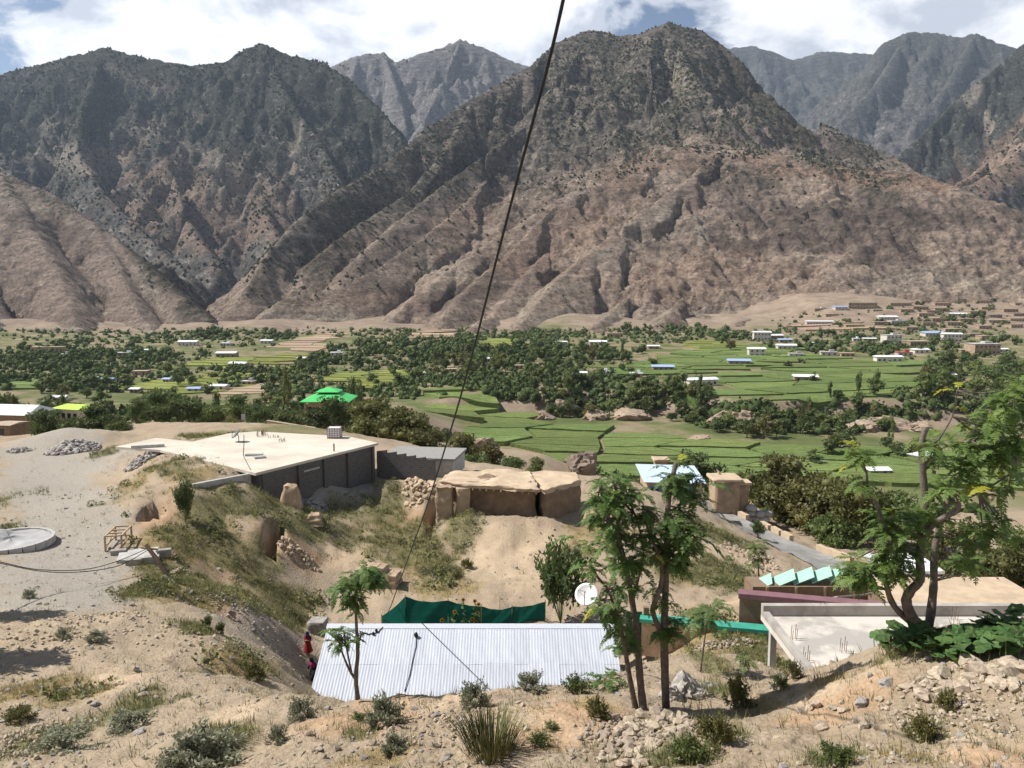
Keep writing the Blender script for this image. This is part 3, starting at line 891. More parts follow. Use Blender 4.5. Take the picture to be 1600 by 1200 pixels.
MTN['B'] = build_mountain('mountain_far_crag', -1700, 700, 3900, 5500, 13.0, RIDGES['B'], M_crag, 1.9)
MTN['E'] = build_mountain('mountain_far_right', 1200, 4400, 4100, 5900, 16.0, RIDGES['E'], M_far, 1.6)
MTN['D'] = build_mountain('mountain_horizon', 900, 5200, 5900, 7800, 24.0, RIDGES['D'], M_far, 2.0)


# ------------------------------------------------------------------ juniper and oak scrub on the slopes: nobody could count it
def blob_variants(n=5, seed=3):
    rng = np.random.default_rng(seed); out = []
    t = (1 + 5 ** 0.5) / 2
    base = np.array([(-1, t, 0), (1, t, 0), (-1, -t, 0), (1, -t, 0), (0, -1, t), (0, 1, t), (0, -1, -t), (0, 1, -t), (t, 0, -1), (t, 0, 1), (-t, 0, -1), (-t, 0, 1)]) / math.hypot(1, t)
    fc = np.array([(0, 11, 5), (0, 5, 1), (0, 1, 7), (0, 7, 10), (0, 10, 11), (1, 5, 9), (5, 11, 4), (11, 10, 2), (10, 7, 6), (7, 1, 8), (3, 9, 4), (3, 4, 2), (3, 2, 6), (3, 6, 8), (3, 8, 9), (4, 9, 5), (2, 4, 11), (6, 2, 10), (8, 6, 7), (9, 8, 1)])
    for _ in range(n):
        v = base * (1 + rng.uniform(-0.35, 0.35, (12, 1)))
        v[:, 2] *= rng.uniform(0.9, 1.35)
        out.append(v)
    return out, fc


def oct_variants(n=6, seed=3):
    rng = np.random.default_rng(seed)
    base = np.array([(1, 0, 0), (0, 1, 0), (-1, 0, 0), (0, -1, 0), (0, 0, 1), (0, 0, -1)], float)
    fc = np.array([(0, 1, 4), (1, 2, 4), (2, 3, 4), (3, 0, 4), (1, 0, 5), (2, 1, 5), (3, 2, 5), (0, 3, 5)])
    return [base * (1 + rng.uniform(-.3, .35, (6, 1))) * (1, 1, rng.uniform(.9, 1.4)) + rng.normal(size=(6, 3)) * .12 for _ in range(n)], fc


def scatter_blobs(name, pts, rad, material, seed=1, flat=1.0, light=False):
    """pts (n,3), rad (n,)"""
    var, fc = (oct_variants if light else blob_variants)(seed=seed); rng = np.random.default_rng(seed)
    nv = len(var[0])
    n = len(pts); k = rng.integers(0, len(var), n); a = rng.uniform(0, 2 * np.pi, n)
    vs = np.stack(var)[k]
    ca, sa = np.cos(a)[:, None], np.sin(a)[:, None]
    x = vs[..., 0] * ca - vs[..., 1] * sa; y = vs[..., 0] * sa + vs[..., 1] * ca
    V = np.stack([x, y, vs[..., 2] * flat + 0.35], -1) * rad[:, None, None] + pts[:, None, :]
    Fc = (fc[None] + (np.arange(n) * nv)[:, None, None]).reshape(-1, 3)
    return tag(link(name, mesh_np(name, V.reshape(-1, 3), Fc, 3, smooth=False), material), kind='stuff')


M_scrub = mat('scrub_leaf', (0.045, 0.050, 0.028), var=0.35, scale=0.05, bump=0, rough=1.0, spec=0.0)


def slope_scrub(name, key, n, rmin, rmax, dens, seed):
    X, Y, H = MTN[key][1]; rng = np.random.default_rng(seed)
    got, rr = [], []
    i = rng.integers(0, X.shape[0] - 1, n * 8); j = rng.integers(0, X.shape[1] - 1, n * 8)
    fx, fy = rng.random(n * 8), rng.random(n * 8)
    st = X[0, 1] - X[0, 0]
    x = X[i, j] + fx * st; y = Y[i, j] + fy * st
    z = H[i, j] * (1 - fx) * (1 - fy) + H[i, j + 1] * fx * (1 - fy) + H[i + 1, j] * (1 - fx) * fy + H[i + 1, j + 1] * fx * fy
    cy = y * CP - z * SP
    px = 800 + F_PX * x / cy; py = 600 - F_PX * (z * CP + y * SP) / cy
    # only slopes that face the valley
    gy = H[np.minimum(i + 2, X.shape[0] - 1), j] - H[i, j]
    cl = fbm(x, y, 70, 3, 5) * 0.55 + 0.5
    pr = dens(px, py, z) * np.clip(np.maximum(cl, 0) ** 2 * 3.2, 0.04, 1.8)
    ok = (z > -45) & (px > -120) & (px < 1720) & (py > 20) & (gy > -6) & (rng.random(n * 8) < pr)
    idx = np.nonzero(ok)[0][:n]
    pts = np.stack([x, y, z], -1)[idx]
    rad = (rmin * 0.6 + (rmax * 1.25 - rmin * 0.6) * rng.random(len(idx)) ** 1.8)
    return scatter_blobs(name, pts, rad, M_scrub, seed, light=True)


def dens_c(px, py, z):
    v = [(980, 120, 260, 125, 10, 1.0), (1240, 180, 190, 66, 32, 1.0), (720, 220, 160, 80, -35, .7), (560, 320, 130, 50, -30, .6), (1100, 225, 170, 20, 8, .5), (960, 250, 160, 40, -15, .25), (420, 400, 80, 60, 40, .6), (800, 300, 200, 80, -30, .10), (1170, 300, 160, 90, 0, .025), (500, 400, 120, 70, 0, .16)]
    r = np.full(px.shape, 0.004)
    for cx, c_y, rx, ry, ang, s in v:
        ca, sa = math.cos(R(ang)), math.sin(R(ang)); dx, dy = px - cx, py - c_y
        r = np.maximum(r, s * sstep(1.2, 0.6, np.hypot((dx * ca + dy * sa) / rx, (-dx * sa + dy * ca) / ry)))
    return r


slope_scrub('scrub_on_centre_mountain', 'C', 17000, 1.6, 3.3, dens_c, 11)
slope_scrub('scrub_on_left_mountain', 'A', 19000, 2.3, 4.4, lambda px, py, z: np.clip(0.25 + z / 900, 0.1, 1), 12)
slope_scrub('scrub_on_right_mountain', 'G', 5000, 2.4, 4.4, lambda px, py, z: np.clip(0.3 + z / 1500, 0.1, 1), 13)
slope_scrub('scrub_on_left_hill', 'F', 1600, 1.4, 2.8, lambda px, py, z: 0.02 + 0.98 * sstep(1.2, 0.6, np.hypot((px - 260) * 0.74 + (py - 420) * 0.67, 0) / 140 + np.abs(-(px - 260) * 0.67 + (py - 420) * 0.74) / 34), 14)
slope_scrub('scrub_on_far_crag', 'B', 1100, 3.5, 6, lambda px, py, z: 0.4 + 0 * px, 15)
# ------------------------------------------------------------------ foliage meshes
def leaf_mat(name, c1, c2, transl=0.3, obj_var=0.22, scale=1.5):
    return mat(name, c1, col2=c2, rough=0.6, spec=0.3, scale=scale, bump=0, obj_var=obj_var, transl=transl, contrast=(0.3, 0.7), detail=3)


M_leaf_dark = leaf_mat('leaf_dark', (0.066, 0.094, 0.032), (0.14, 0.175, 0.06), scale=0.8)
M_leaf_mid = leaf_mat('leaf_mid', (0.088, 0.122, 0.037), (0.175, 0.21, 0.068), scale=0.8)
M_leaf_olive = leaf_mat('leaf_olive', (0.10, 0.105, 0.034), (0.19, 0.175, 0.062), scale=0.8)
M_leaf_bright = leaf_mat('leaf_ailanthus', (0.05, 0.10, 0.022), (0.125, 0.195, 0.045), scale=2.0, obj_var=0.1)
M_leaf_yellow = leaf_mat('leaf_yellow', (0.22, 0.26, 0.03), (0.42, 0.38, 0.04), scale=2.0, obj_var=0.1)
M_leaf_grey = leaf_mat('leaf_grey_green', (0.165, 0.18, 0.11), (0.33, 0.335, 0.235), scale=2.0, obj_var=0.12)
M_bark = mat('bark', (0.13, 0.105, 0.085), var=0.35, scale=9, bump=0.6, bscale=24, bdist=0.03)


def ico(sub=1):
    import bmesh
    bm = bmesh.new(); bmesh.ops.create_icosphere(bm, subdivisions=sub, radius=1.0)
    v = np.array([p.co[:] for p in bm.verts]); f = np.array([[q.index for q in k.verts] for k in bm.faces]); bm.free()
    return v, f


ICO1, ICO2 = ico(1), ico(2)


def leaves_np(P0, size, rng, nrm=None, aspect=0.55, droop=0.0):
    """one pointed leaf (4-corner kite) at every point; returns V, F(quads)"""
    n = len(P0)
    d = rng.normal(size=(n, 3)); 
    if nrm is not None: d = d * 0.75 + nrm * 0.9
    d[:, 2] -= droop
    d /= np.linalg.norm(d, axis=1, keepdims=True) + 1e-9
    s = np.cross(d, rng.normal(size=(n, 3))); s /= np.linalg.norm(s, axis=1, keepdims=True) + 1e-9
    L_ = (size * rng.uniform(0.6, 1.35, n))[:, None] if np.isscalar(size) else size[:, None]
    a = P0; b = P0 + d * L_ * 0.5 + s * L_ * aspect * 0.5; c = P0 + d * L_; e = P0 + d * L_ * 0.5 - s * L_ * aspect * 0.5
    V = np.stack([a, b, c, e], 1).reshape(-1, 3)
    return V, np.arange(4 * n).reshape(-1, 4)


def crown_np(rng, rx, rz, zc, nclump, nleaf, leaf, core=0.7, lean=0.0, clump_r=(0.26, 0.45)):
    """uneven crown: clumps spread through an ellipsoid, leaf-sized faces on every clump, ragged dark cores"""
    cl = []
    while len(cl) < nclump:
        p = rng.normal(size=3); p /= np.linalg.norm(p); p *= rng.uniform(0.25, 0.86) ** 0.7
        if p[2] < -0.72: continue
        cl.append(p)
    cl = np.array(cl) * (rx, rx, rz); cl[:, 2] += zc; cl[:, 0] += lean * (cl[:, 2] - zc)
    cr = rng.uniform(*clump_r, nclump) * rx
    k = rng.integers(0, nclump, nleaf)
    d = rng.normal(size=(nleaf, 3)); d /= np.linalg.norm(d, axis=1, keepdims=True)
    d[:, 2] = np.abs(d[:, 2]) * np.where(rng.random(nleaf) < 0.72, 1, -1)
    P0 = cl[k] + d * (cr[k] * rng.uniform(0.72, 1.12, nleaf))[:, None] * (1, 1, 0.8)
    V, Fq = leaves_np(P0, leaf, rng, d)
    cv, cf = ICO1
    CV, CF, off = [], [], 0
    for p, r in zip(cl, cr):
        w = cv * (1 + rng.uniform(-0.3, 0.3, (len(cv), 1))) * r * core * (1, 1, 0.8) + p
        CV.append(w); CF.append(cf + off); off += len(cv)
    return V, Fq, (np.concatenate(CV), np.concatenate(CF))


def mesh_mixed(name, quads, tris, mats=None):
    """quads (V,F4), tris (V,F3) in one mesh; tris take material 1 if two materials are given"""
    Vq, Fq = quads; Vt, Ft = tris
    V = np.concatenate([Vq, Vt]).astype(np.float32)
    idx = np.concatenate([Fq.ravel(), (Ft + len(Vq)).ravel()]).astype(np.int32)
    tot = np.concatenate([np.full(len(Fq), 4), np.full(len(Ft), 3)]).astype(np.int32)
    st = np.concatenate([[0], np.cumsum(tot)[:-1]]).astype(np.int32)
    me = bpy.data.meshes.new(name)
    me.vertices.add(len(V)); me.vertices.foreach_set('co', V.ravel())
    me.loops.add(len(idx)); me.loops.foreach_set('vertex_index', idx)
    me.polygons.add(len(tot)); me.polygons.foreach_set('loop_start', st); me.polygons.foreach_set('loop_total', tot)
    if mats:
        for m in mats: me.materials.append(m)
        if len(mats) > 1:
            me.polygons.foreach_set('material_index', np.concatenate([np.zeros(len(Fq)), np.ones(len(Ft))]).astype(np.int32))
    me.update(calc_edges=True)
    return me


def tris_of(mb):
    V = np.array(mb.v); Ft = []
    for f in mb.f:
        for i in range(1, len(f) - 1): Ft.append((f[0], f[i], f[i + 1]))
    return V, np.array(Ft)


def trunk_mb(rng, h, r, crown_r, nlimb=4):
    mb = MB()
    p = [(0, 0, -0.3), (rng.uniform(-.1, .1) * r * 4, 0, h * 0.4), (rng.uniform(-.3, .3) * r * 3, rng.uniform(-.3, .3) * r * 3, h)]
    mb.tube(p, [r * 1.25, r, r * 0.75], 6)
    for k in range(nlimb):
        a = 2 * math.pi * (k + rng.uniform(-.3, .3)) / nlimb
        e = (p[2][0] + math.cos(a) * crown_r * 0.55, p[2][1] + math.sin(a) * crown_r * 0.55, h + crown_r * rng.uniform(0.35, 0.9))
        m_ = ((p[2][0] + e[0]) / 2, (p[2][1] + e[1]) / 2, (h * 0.85 + e[2]) / 2 + 0.1)
        mb.tube([(p[1][0] * .4 + p[2][0] * .6, p[1][1] * .4 + p[2][1] * .6, h * 0.82), m_, e], [r * 0.6, r * 0.42, r * 0.2], 5)
    return mb


# unit trees of the valley: crown radius 1
def unit_trees(count, nleaf, leaf, nclump, seed):
    out = []
    for i in range(count):
        rng = np.random.default_rng(seed + i)
        rz = [0.85, 1.1, 0.7, 1.5, 0.95, 1.25][i % 6]
        q = crown_np(rng, 1.0, rz, 0.62 + rz * 0.72, nclump, nleaf, leaf, core=0.82)
        tm = trunk_mb(rng, 0.75, 0.085, 0.9)
        out.append((q, tm))
    return out


UT = unit_trees(6, 520, 0.26, 13, 500)
UNIT_MESH = []      # crown and trunk in one small mesh: far copies show no parts
for _i, (q, tm) in enumerate(UT):
    tv, tf = tris_of(tm)
    cv, cf = q[2]
    Vq, Fq = q[0], q[1]
    meshes = []
    for mm in (M_leaf_dark, M_leaf_mid, M_leaf_olive):
        me = bpy.data.meshes.new('tree_small')
        V = np.concatenate([Vq, cv, tv]).astype(np.float32)
        idx = np.concatenate([Fq.ravel(), (cf + len(Vq)).ravel(), (tf + len(Vq) + len(cv)).ravel()]).astype(np.int32)
        tot = np.concatenate([np.full(len(Fq), 4), np.full(len(cf) + len(tf), 3)]).astype(np.int32)
        me.vertices.add(len(V)); me.vertices.foreach_set('co', V.ravel())
        me.loops.add(len(idx)); me.loops.foreach_set('vertex_index', idx)
        me.polygons.add(len(tot)); me.polygons.foreach_set('loop_start', np.concatenate([[0], np.cumsum(tot)[:-1]]).astype(np.int32))
        me.polygons.foreach_set('loop_total', tot)
        me.materials.append(mm); me.materials.append(M_bark)
        me.polygons.foreach_set('material_index', np.concatenate([np.zeros(len(Fq) + len(cf)), np.ones(len(tf))]).astype(np.int32))
        me.update(calc_edges=True)
        meshes.append(me)
    UNIT_MESH.append(meshes)
# ------------------------------------------------------------------ field plots of the valley floor
def in_poly(x, y, poly):
    r = False; n = len(poly)
    for i in range(n):
        x0, y0 = poly[i]; x1, y1 = poly[(i + 1) % n]
        if (y0 > y) != (y1 > y) and x < (x1 - x0) * (y - y0) / (y1 - y0) + x0:
            r = not r
    return r


def crop_mat(name, a, b):
    m = mat(name, a, col2=b, rough=0.9, spec=0.1, scale=0.9, bump=0.9, bscale=1.6, bdist=0.35, obj_var=0.2, detail=8, contrast=(0.3, 0.68))
    nt = m.node_tree; N, L = nt.nodes.new, nt.links.new
    w = N('ShaderNodeTexNoise'); w.inputs['Scale'].default_value = 1.0; w.inputs['Detail'].default_value = 4
    mp = N('ShaderNodeMapping'); mp.inputs['Scale'].default_value = (0.12, 1.5, 1); mp.inputs['Rotation'].default_value = (0, 0, 0.2)
    tc = N('ShaderNodeTexCoord'); L(tc.outputs['Object'], mp.inputs[0]); L(mp.outputs[0], w.inputs['Vector'])
    r = N('ShaderNodeValToRGB'); r.color_ramp.elements[0].position = .35; r.color_ramp.elements[0].color = (.66, .66, .62, 1); r.color_ramp.elements[1].position = .62; r.color_ramp.elements[1].color = (1.15, 1.12, 1.1, 1)
    L(w.outputs['Fac'], r.inputs[0])
    b_ = nt.nodes['Principled BSDF']; src = b_.inputs['Base Color'].links[0].from_socket
    x = N('ShaderNodeMix'); x.data_type = 'RGBA'; x.blend_type = 'MULTIPLY'; x.inputs['Factor'].default_value = 1.0
    L(src, x.inputs['A']); L(r.outputs[0], x.inputs['B']); L(x.outputs['Result'], b_.inputs['Base Color'])
    return m


M_maize = crop_mat('maize', (0.09, 0.13, 0.04), (0.165, 0.215, 0.072))
M_rice = crop_mat('ripening_crop', (0.13, 0.16, 0.04), (0.24, 0.26, 0.075))
M_fallow = crop_mat('fallow_earth', (0.30, 0.225, 0.155), (0.42, 0.325, 0.235))
field = tag(empty('fields', (0, 300, -60)), kind='structure')
field_n = 0
FIELD_PX = []


_yv = np.geomspace(225, 1450, 170)


def gy_valley(px, py):
    """distance at which the sight line meets the valley floor"""
    a, b = ray(px, py)
    d = b * _yv - valley_z(a * _yv, _yv)
    h = np.nonzero(d <= 0)[0]
    if not len(h): return 1000.0
    i = h[0]
    if i == 0: return float(_yv[0])
    f = d[i - 1] / (d[i - 1] - d[i])
    return float(_yv[i - 1] + f * (_yv[i] - _yv[i - 1]))


def plots(polys, w, d, ang, crop, height, seed, skip=0.0):
    global field_n
    rng = np.random.default_rng(seed)
    FIELD_PX.extend(polys)
    wp = [[(lambda y_, a_: (a_ * y_, y_))(gy_valley(px, py), ray(px, py)[0]) for px, py in poly] for poly in polys]
    allp = np.array([p for q in wp for p in q]); cx, cy = allp.mean(0)
    ca, sa = math.cos(ang), math.sin(ang)
    ext = np.abs(allp - (cx, cy)).max() * 1.5
    # jittered lattice of corners, a little bent like terraces that follow the contour
    nu, nv = int(2 * ext / w) + 2, int(2 * ext / d) + 2
    def corner(i, j):
        r2 = np.random.default_rng((seed * 7919 + i * 131 + j * 17) % (2 ** 31))
        s = (i + r2.uniform(-.22, .22) + 0.5 * (j % 2) * 0.6) * w - ext; t = (j + r2.uniform(-.2, .2)) * d - ext
        t += 0.12 * d * math.sin(s / 37.0 + seed)
        return (cx + s * ca - t * sa, cy + s * sa + t * ca)
    for i in range(nu):
        for j in range(nv):
            c = [corner(i, j), corner(i + 1, j), corner(i + 1, j + 1), corner(i, j + 1)]
            mx, my = sum(p[0] for p in c) / 4, sum(p[1] for p in c) / 4
            if not any(in_poly(mx, my, q) for q in wp): continue
            if rng.random() < skip: continue
            g_ = 0.45 / min(w, d)
            c = [(p[0] + (mx - p[0]) * 2.2 * g_, p[1] + (my - p[1]) * 2.2 * g_) for p in c]
            nn, mm_ = 9, 6
            uu, vv = np.meshgrid(np.linspace(0, 1, nn), np.linspace(0, 1, mm_))
            X = (c[0][0] * (1 - uu) + c[1][0] * uu) * (1 - vv) + (c[3][0] * (1 - uu) + c[2][0] * uu) * vv
            Y = (c[0][1] * (1 - uu) + c[1][1] * uu) * (1 - vv) + (c[3][1] * (1 - uu) + c[2][1] * uu) * vv
            Zg = smooth_ground(X, Y)
            hh = height * rng.uniform(0.75, 1.2)
            Zt = Zg.mean() * 0.6 + Zg * 0.4 + hh + fbm(X, Y, 6, 3, 4) * 0.18 * height
            V = np.stack([X, Y, Zt], -1).reshape(-1, 3)
            Fc = grid_faces(mm_, nn).tolist()
            ring = [k for k in range(nn)] + [r_ * nn + nn - 1 for r_ in range(1, mm_)] + [(mm_ - 1) * nn + k for k in range(nn - 2, -1, -1)] + [r_ * nn for r_ in range(mm_ - 2, 0, -1)]
            base = len(V)
            low = V[ring].copy(); low[:, 2] = Zg.reshape(-1)[ring] - 0.8
            V = np.concatenate([V, low])
            m_ = len(ring)
            Fc += [[base + k, base + (k + 1) % m_, ring[(k + 1) % m_], ring[k]] for k in range(m_)]
            V = V - np.array((mx, my, Zg.mean()))
            me = mesh_np('field_plot', V, np.array(Fc), 4, smooth=False)
            o = link('field_plot', me, crop, field, (mx - 0, my - 300, float(Zg.mean()) + 60))
            field_n += 1


LOWER = [[(640, 604), (720, 606), (800, 628), (880, 664), (1160, 690), (1210, 700), (1610, 700), (1610, 775), (1400, 752), (1000, 752), (860, 745), (700, 660)]]
plots(LOWER, 30, 15, R(-8), M_maize, 1.3, 1)
plots([[(1150, 596), (1290, 562), (1450, 566), (1440, 612), (1330, 628), (1180, 624), (1100, 612)]], 42, 22, R(14), M_maize, 1.2, 2)
plots([[(930, 576), (1130, 541), (1260, 546), (1280, 562), (1130, 598), (960, 594)]], 34, 20, R(10), M_maize, 1.1, 3, 0.15)
plots([[(1046, 541), (1080, 532), (1150, 531), (1190, 545), (1100, 556)]], 30, 24, R(4), M_rice, 0.8, 4)
plots([[(200, 602), (330, 580), (425, 586), (300, 614), (225, 614)]], 34, 13, R(-14), M_rice, 0.7, 5)
plots([[(275, 566), (465, 553), (455, 582), (300, 574)]], 36, 16, R(-10), M_rice, 0.7, 6, 0.1)
plots([[(500, 592), (612, 574), (640, 590), (600, 612), (525, 602)]], 26, 11, R(-10), M_rice, 0.7, 7)
plots([[(0, 602), (70, 592), (110, 602), (20, 618)]], 30, 14, R(0), M_maize, 0.8, 8)
plots([[(735, 545), (760, 528), (810, 530), (800, 545)]], 30, 30, R(0), M_rice, 0.8, 9)
plots([[(425, 548), (470, 524), (525, 522), (498, 552)]], 34, 26, R(-6), M_fallow, 0.5, 10)
plots([[(640, 531), (660, 514), (720, 514), (706, 528)]], 40, 34, R(-6), M_fallow, 0.5, 11)
plots([[(1200, 632), (1330, 632), (1320, 650), (1220, 655)]], 30, 9, R(0), M_rice, 0.6, 12, 0.2)
plots([[(1260, 505), (1380, 503), (1380, 513), (1240, 520)]], 44, 26, R(0), M_fallow, 0.6, 13)
plots([[(340, 606), (420, 600), (400, 618), (345, 618)]], 28, 12, R(-8), M_fallow, 0.4, 14)

# ------------------------------------------------------------------ houses of the valley
M_wh_wall = mat('whitewash', (0.50, 0.46, 0.40), var=0.15, scale=0.6, bump=0.1, bscale=3, obj_var=0.15)
M_mud_wall = mat('mud_wall_far', (0.30, 0.225, 0.155), var=0.2, scale=0.5, bump=0.3, bscale=3, obj_var=0.18)
M_roof_white = mat('roof_white_sheet', (0.66, 0.67, 0.68), rough=0.5, var=0.08, scale=0.7, bump=0, obj_var=0.1, spec=0.4)
M_roof_blue = mat('roof_blue_sheet', (0.30, 0.40, 0.60), rough=0.5, var=0.1, scale=0.7, bump=0, obj_var=0.1, spec=0.4)
M_roof_mud = mat('roof_mud', (0.36, 0.285, 0.205), var=0.15, scale=0.5, bump=0.2, bscale=3, obj_var=0.15)
M_roof_grey = mat('roof_grey', (0.40, 0.385, 0.36), var=0.12, scale=0.5, bump=0.1, bscale=3, obj_var=0.15)
M_roof_red = mat('roof_red', (0.40, 0.10, 0.075), var=0.15, scale=0.5, bump=0, rough=0.6)
M_glass = mat('window_dark', (0.025, 0.028, 0.032), rough=0.2, var=0.1, bump=0, spec=0.5)
M_door = mat('door_wood', (0.12, 0.075, 0.05), var=0.2, bump=0.1)
RF = {'w': M_roof_white, 'b': M_roof_blue, 'm': M_roof_mud, 'g': M_roof_grey, 'r': M_roof_red}
HOUSE_AT, HOUSE_LB = [], []


def valley_house(px, py, wpx, kind, label, group=None, rz=None, storeys=1, depth=0.6, fixed_y=None):
    y = fixed_y or gy_valley(px, py); a, b = ray(px, py)
    rng = random.Random(int(px * 31 + py * 7))
    w = wpx * px_m(y, py); x = a * y
    h = (3.3 * storeys + rng.uniform(-.2, .5)) * max(0.8, min(1.25, w / 13.0))
    d = max(5.0, w * depth * rng.uniform(0.85, 1.15))
    z = min(gz(x, y), gz(x - w / 2, y), gz(x + w / 2, y), gz(x, y + d)) - 0.3
    if rz is None: rz = R(rng.uniform(-12, 12))
    o = empty('house', (x, y + d / 2, z), rz); HOUSE_AT.append((x, y + d / 2, max(w, d))); HOUSE_LB.append((px, py, y, label, group))
    tag(o, label, 'house', group)
    wallm = M_mud_wall if kind in 'm' else (M_wh_wall if rng.random() < 0.7 else M_mud_wall)
    MB().box((0, 0, h / 2), (w, d, h)).build('wall', wallm, o)
    r = MB()
    if kind in 'wb' and rng.random() < 0.75:       # low pitched sheet roof, eaves proud of the wall
        ov = 0.7; rise = 0.09 * d + 0.3
        X, Yd = w / 2 + ov, d / 2 + ov
        r.add([(-X, -Yd, h + .03), (X, -Yd, h + .03), (X, 0, h + rise), (-X, 0, h + rise), (-X, Yd, h + .03), (X, Yd, h + .03),
               (-X, -Yd, h - .12), (X, -Yd, h - .12), (-X, Yd, h - .12), (X, Yd, h - .12)],
              [(0, 1, 2, 3), (3, 2, 5, 4), (6, 7, 1, 0), (4, 5, 9, 8), (0, 3, 4, 8, 6), (1, 7, 9, 5, 2), (8, 9, 7, 6)])
    else:
        r.box((0, 0, h + 0.16), (w + 0.9, d + 0.9, 0.32))
        if kind != 'm':
            r.box((w * 0.2, d * 0.1, h + 1.1), (w * 0.3, d * 0.4, 1.6))
    r.build('roof', RF[kind], o)
    n = max(2, int(w / 3.2))
    wm = MB().box((0, 0, 0), (1.3, 0.12, 1.3)); wme = None
    for st in range(storeys):
        for i in range(n):
            xx = -w / 2 + w * (i + 0.5) / n; zz = h * (st + 0.5) / storeys + 0.1
            if st == 0 and i == n // 2:
                MB().box((0, 0, 0), (1.2, 0.12, 2.1)).build('door', M_door, o, loc=(xx, -d / 2 - 0.05, 1.15 + 0.2)); continue
            if wme is None:
                q = wm.build('window', M_glass, o, loc=(xx, -d / 2 - 0.05, zz)); wme = q.data
            else:
                link('window', wme, None, o, (xx, -d / 2 - 0.05, zz))
    return o


H = valley_house
H(1037, 580, 32, 'b', 'pale blue sheet-roofed house with dark verandah amid the upper maize plots')
H(995, 590, 18, 'w', 'small white-roofed house at the edge of the upper terrace trees')
H(1097, 603, 48, 'w', 'long low white-roofed farmhouse at the lip of the upper terrace', depth=0.45, rz=R(14))
H(1157, 571, 33, 'b', 'lilac-blue roofed house behind a dark hedge on the upper terrace')
H(1184, 557, 25, 'w', 'two-storey white house between the two bright green upper plots', storeys=2)
H(1192, 532, 26, 'w', 'pale two-storey house at the left end of the right-hand village', storeys=2)
H(878, 538, 16, 'w', 'small white house half hidden in trees below the bare slope')
H(935, 540, 26, 'w', 'white-walled compound in trees below the dark mud shed')
H(960, 527, 26, 'm', 'dark open-fronted mud shed alone at the foot of the slope', depth=0.4)
H(1022, 545, 17, 'w', 'grey-white house beside the tree row at the top of the valley')
H(812, 577, 14, 'm', 'sandy-coloured house in the middle of the tree belt')
H(912, 588, 10, 'w', 'tiny white house left of a white gabled one in the trees')
H(944, 587, 17, 'w', 'white gabled house in the trees above the rock outcrop')
H(525, 556, 18, 'w', 'white house by the trees right of the terraced fallow field')
H(470, 564, 14, 'w', 'small white house above the ripe left-hand terraces')
H(657, 589, 14, 'w', 'white-roofed hut among trees above the first green field')
H(704, 582, 16, 'm', 'mud house beside pale track in the central tree belt')
H(767, 566, 12, 'w', 'white house beyond the hanging cable in the tree belt')
H(416, 537, 18, 'w', 'white house just below the strip of trees by the fallow field')
H(292, 541, 28, 'w', 'long white roofed house under the gorge mouth')
H(352, 540, 16, 'w', 'small white house between trees below the gorge')
H(352, 559, 30, 'w', 'long white house on the upper edge of the ripe field')
H(371, 574, 26, 'w', 'flat white house with dark trees in the ripe field')
H(166, 599, 20, 'b', 'bright blue roofed house in the left-hand orchard')
H(146, 601, 12, 'w', 'small white house beside the bright blue roof')
H(260, 598, 10, 'b', 'teal-blue shed alone in the ripe green field')
H(302, 613, 20, 'b', 'blue-white roofed house at the lower edge of the ripe field')
H(341, 610, 24, 'w', 'white house with a lean-to right of the blue-white roof')
H(386, 602, 18, 'g', 'grey-roofed house beside the fallow strip')
H(210, 614, 14, 'w', 'pale hut under trees below the ripe field')
H(195, 556, 22, 'w', 'row of white rooms at the foot of the left hill', depth=0.4)
H(228, 551, 12, 'w', 'little white house beside a round tree under the left hill')
H(100, 558, 13, 'w', 'white gate house in the hedgerow far left')
H(72, 550, 46, 'm', 'long mud-walled compound at the foot of the left hill', depth=0.3)
H(90, 627, 18, 'w', 'white-roofed house behind the lime green roof')
H(218, 586, 22, 'm', 'mud compound between orchard and ripe field')
H(1262, 597, 34, 'w', 'white flat-topped house standing alone behind a round hedge')
H(1211, 530, 26, 'w', 'white L-shaped house at the left of the main village')
H(1231, 547, 28, 'w', 'white house with pale dome-like roof near the maize')
H(1228, 535, 20, 'b', 'blue-grey roofed house behind the pale one')
H(1275, 540, 18, 'w', 'white house at the left end of the village orchard')
H(1282, 506, 40, 'w', 'long white school-like block on the bare fan', depth=0.3)
H(1314, 484, 20, 'b', 'blue-roofed house high on the bare fan')
H(1284, 484, 22, 'g', 'dark green-walled yard house beside the high blue roof')
H(1350, 483, 42, 'm', 'largest mud compound, standing highest on the fan', storeys=2, depth=0.5)
H(1371, 486, 14, 'm', 'dark doorway mud house below the largest compound')
H(1407, 478, 36, 'm', 'long ochre mud-walled yard right of the largest compound', depth=0.35)
H(1390, 500, 26, 'w', 'white house on the upper side of the village road')
H(1404, 506, 23, 'g', 'grey house with flat roof beside the village road')
H(1462, 526, 30, 'b', 'large blue sheet roof in the middle of the village')
H(1490, 535, 27, 'w', 'white double-decked house below the mud terraces', storeys=2)
H(1339, 533, 10, 'w', 'white cube of a house in the village orchard')
H(1360, 533, 18, 'w', 'white-roofed house inside the village orchard')
H(1396, 537, 26, 'g', 'grey double house at the right of the village orchard', storeys=2)
H(1415, 556, 22, 'r', 'house with half its roof red near the village maize')
H(1390, 567, 40, 'w', 'long low white house at the front edge of the village', depth=0.35)
H(1297, 556, 24, 'g', 'grey flat roofed house above the maize, left village')
H(1246, 558, 22, 'g', 'grey-green roofed house by the left village trees')
H(1326, 557, 20, 'm', 'mud house with pillars at the maize edge')
H(1437, 541, 34, 'm', 'long mud-coloured house across the village lane')
H(1440, 552, 24, 'w', 'white house beside the half red roof')
H(1542, 554, 42, 'g', 'two-storey concrete house at the right of the village', storeys=2)
H(1500, 494, 22, 'w', 'white house among the stepped mud houses')
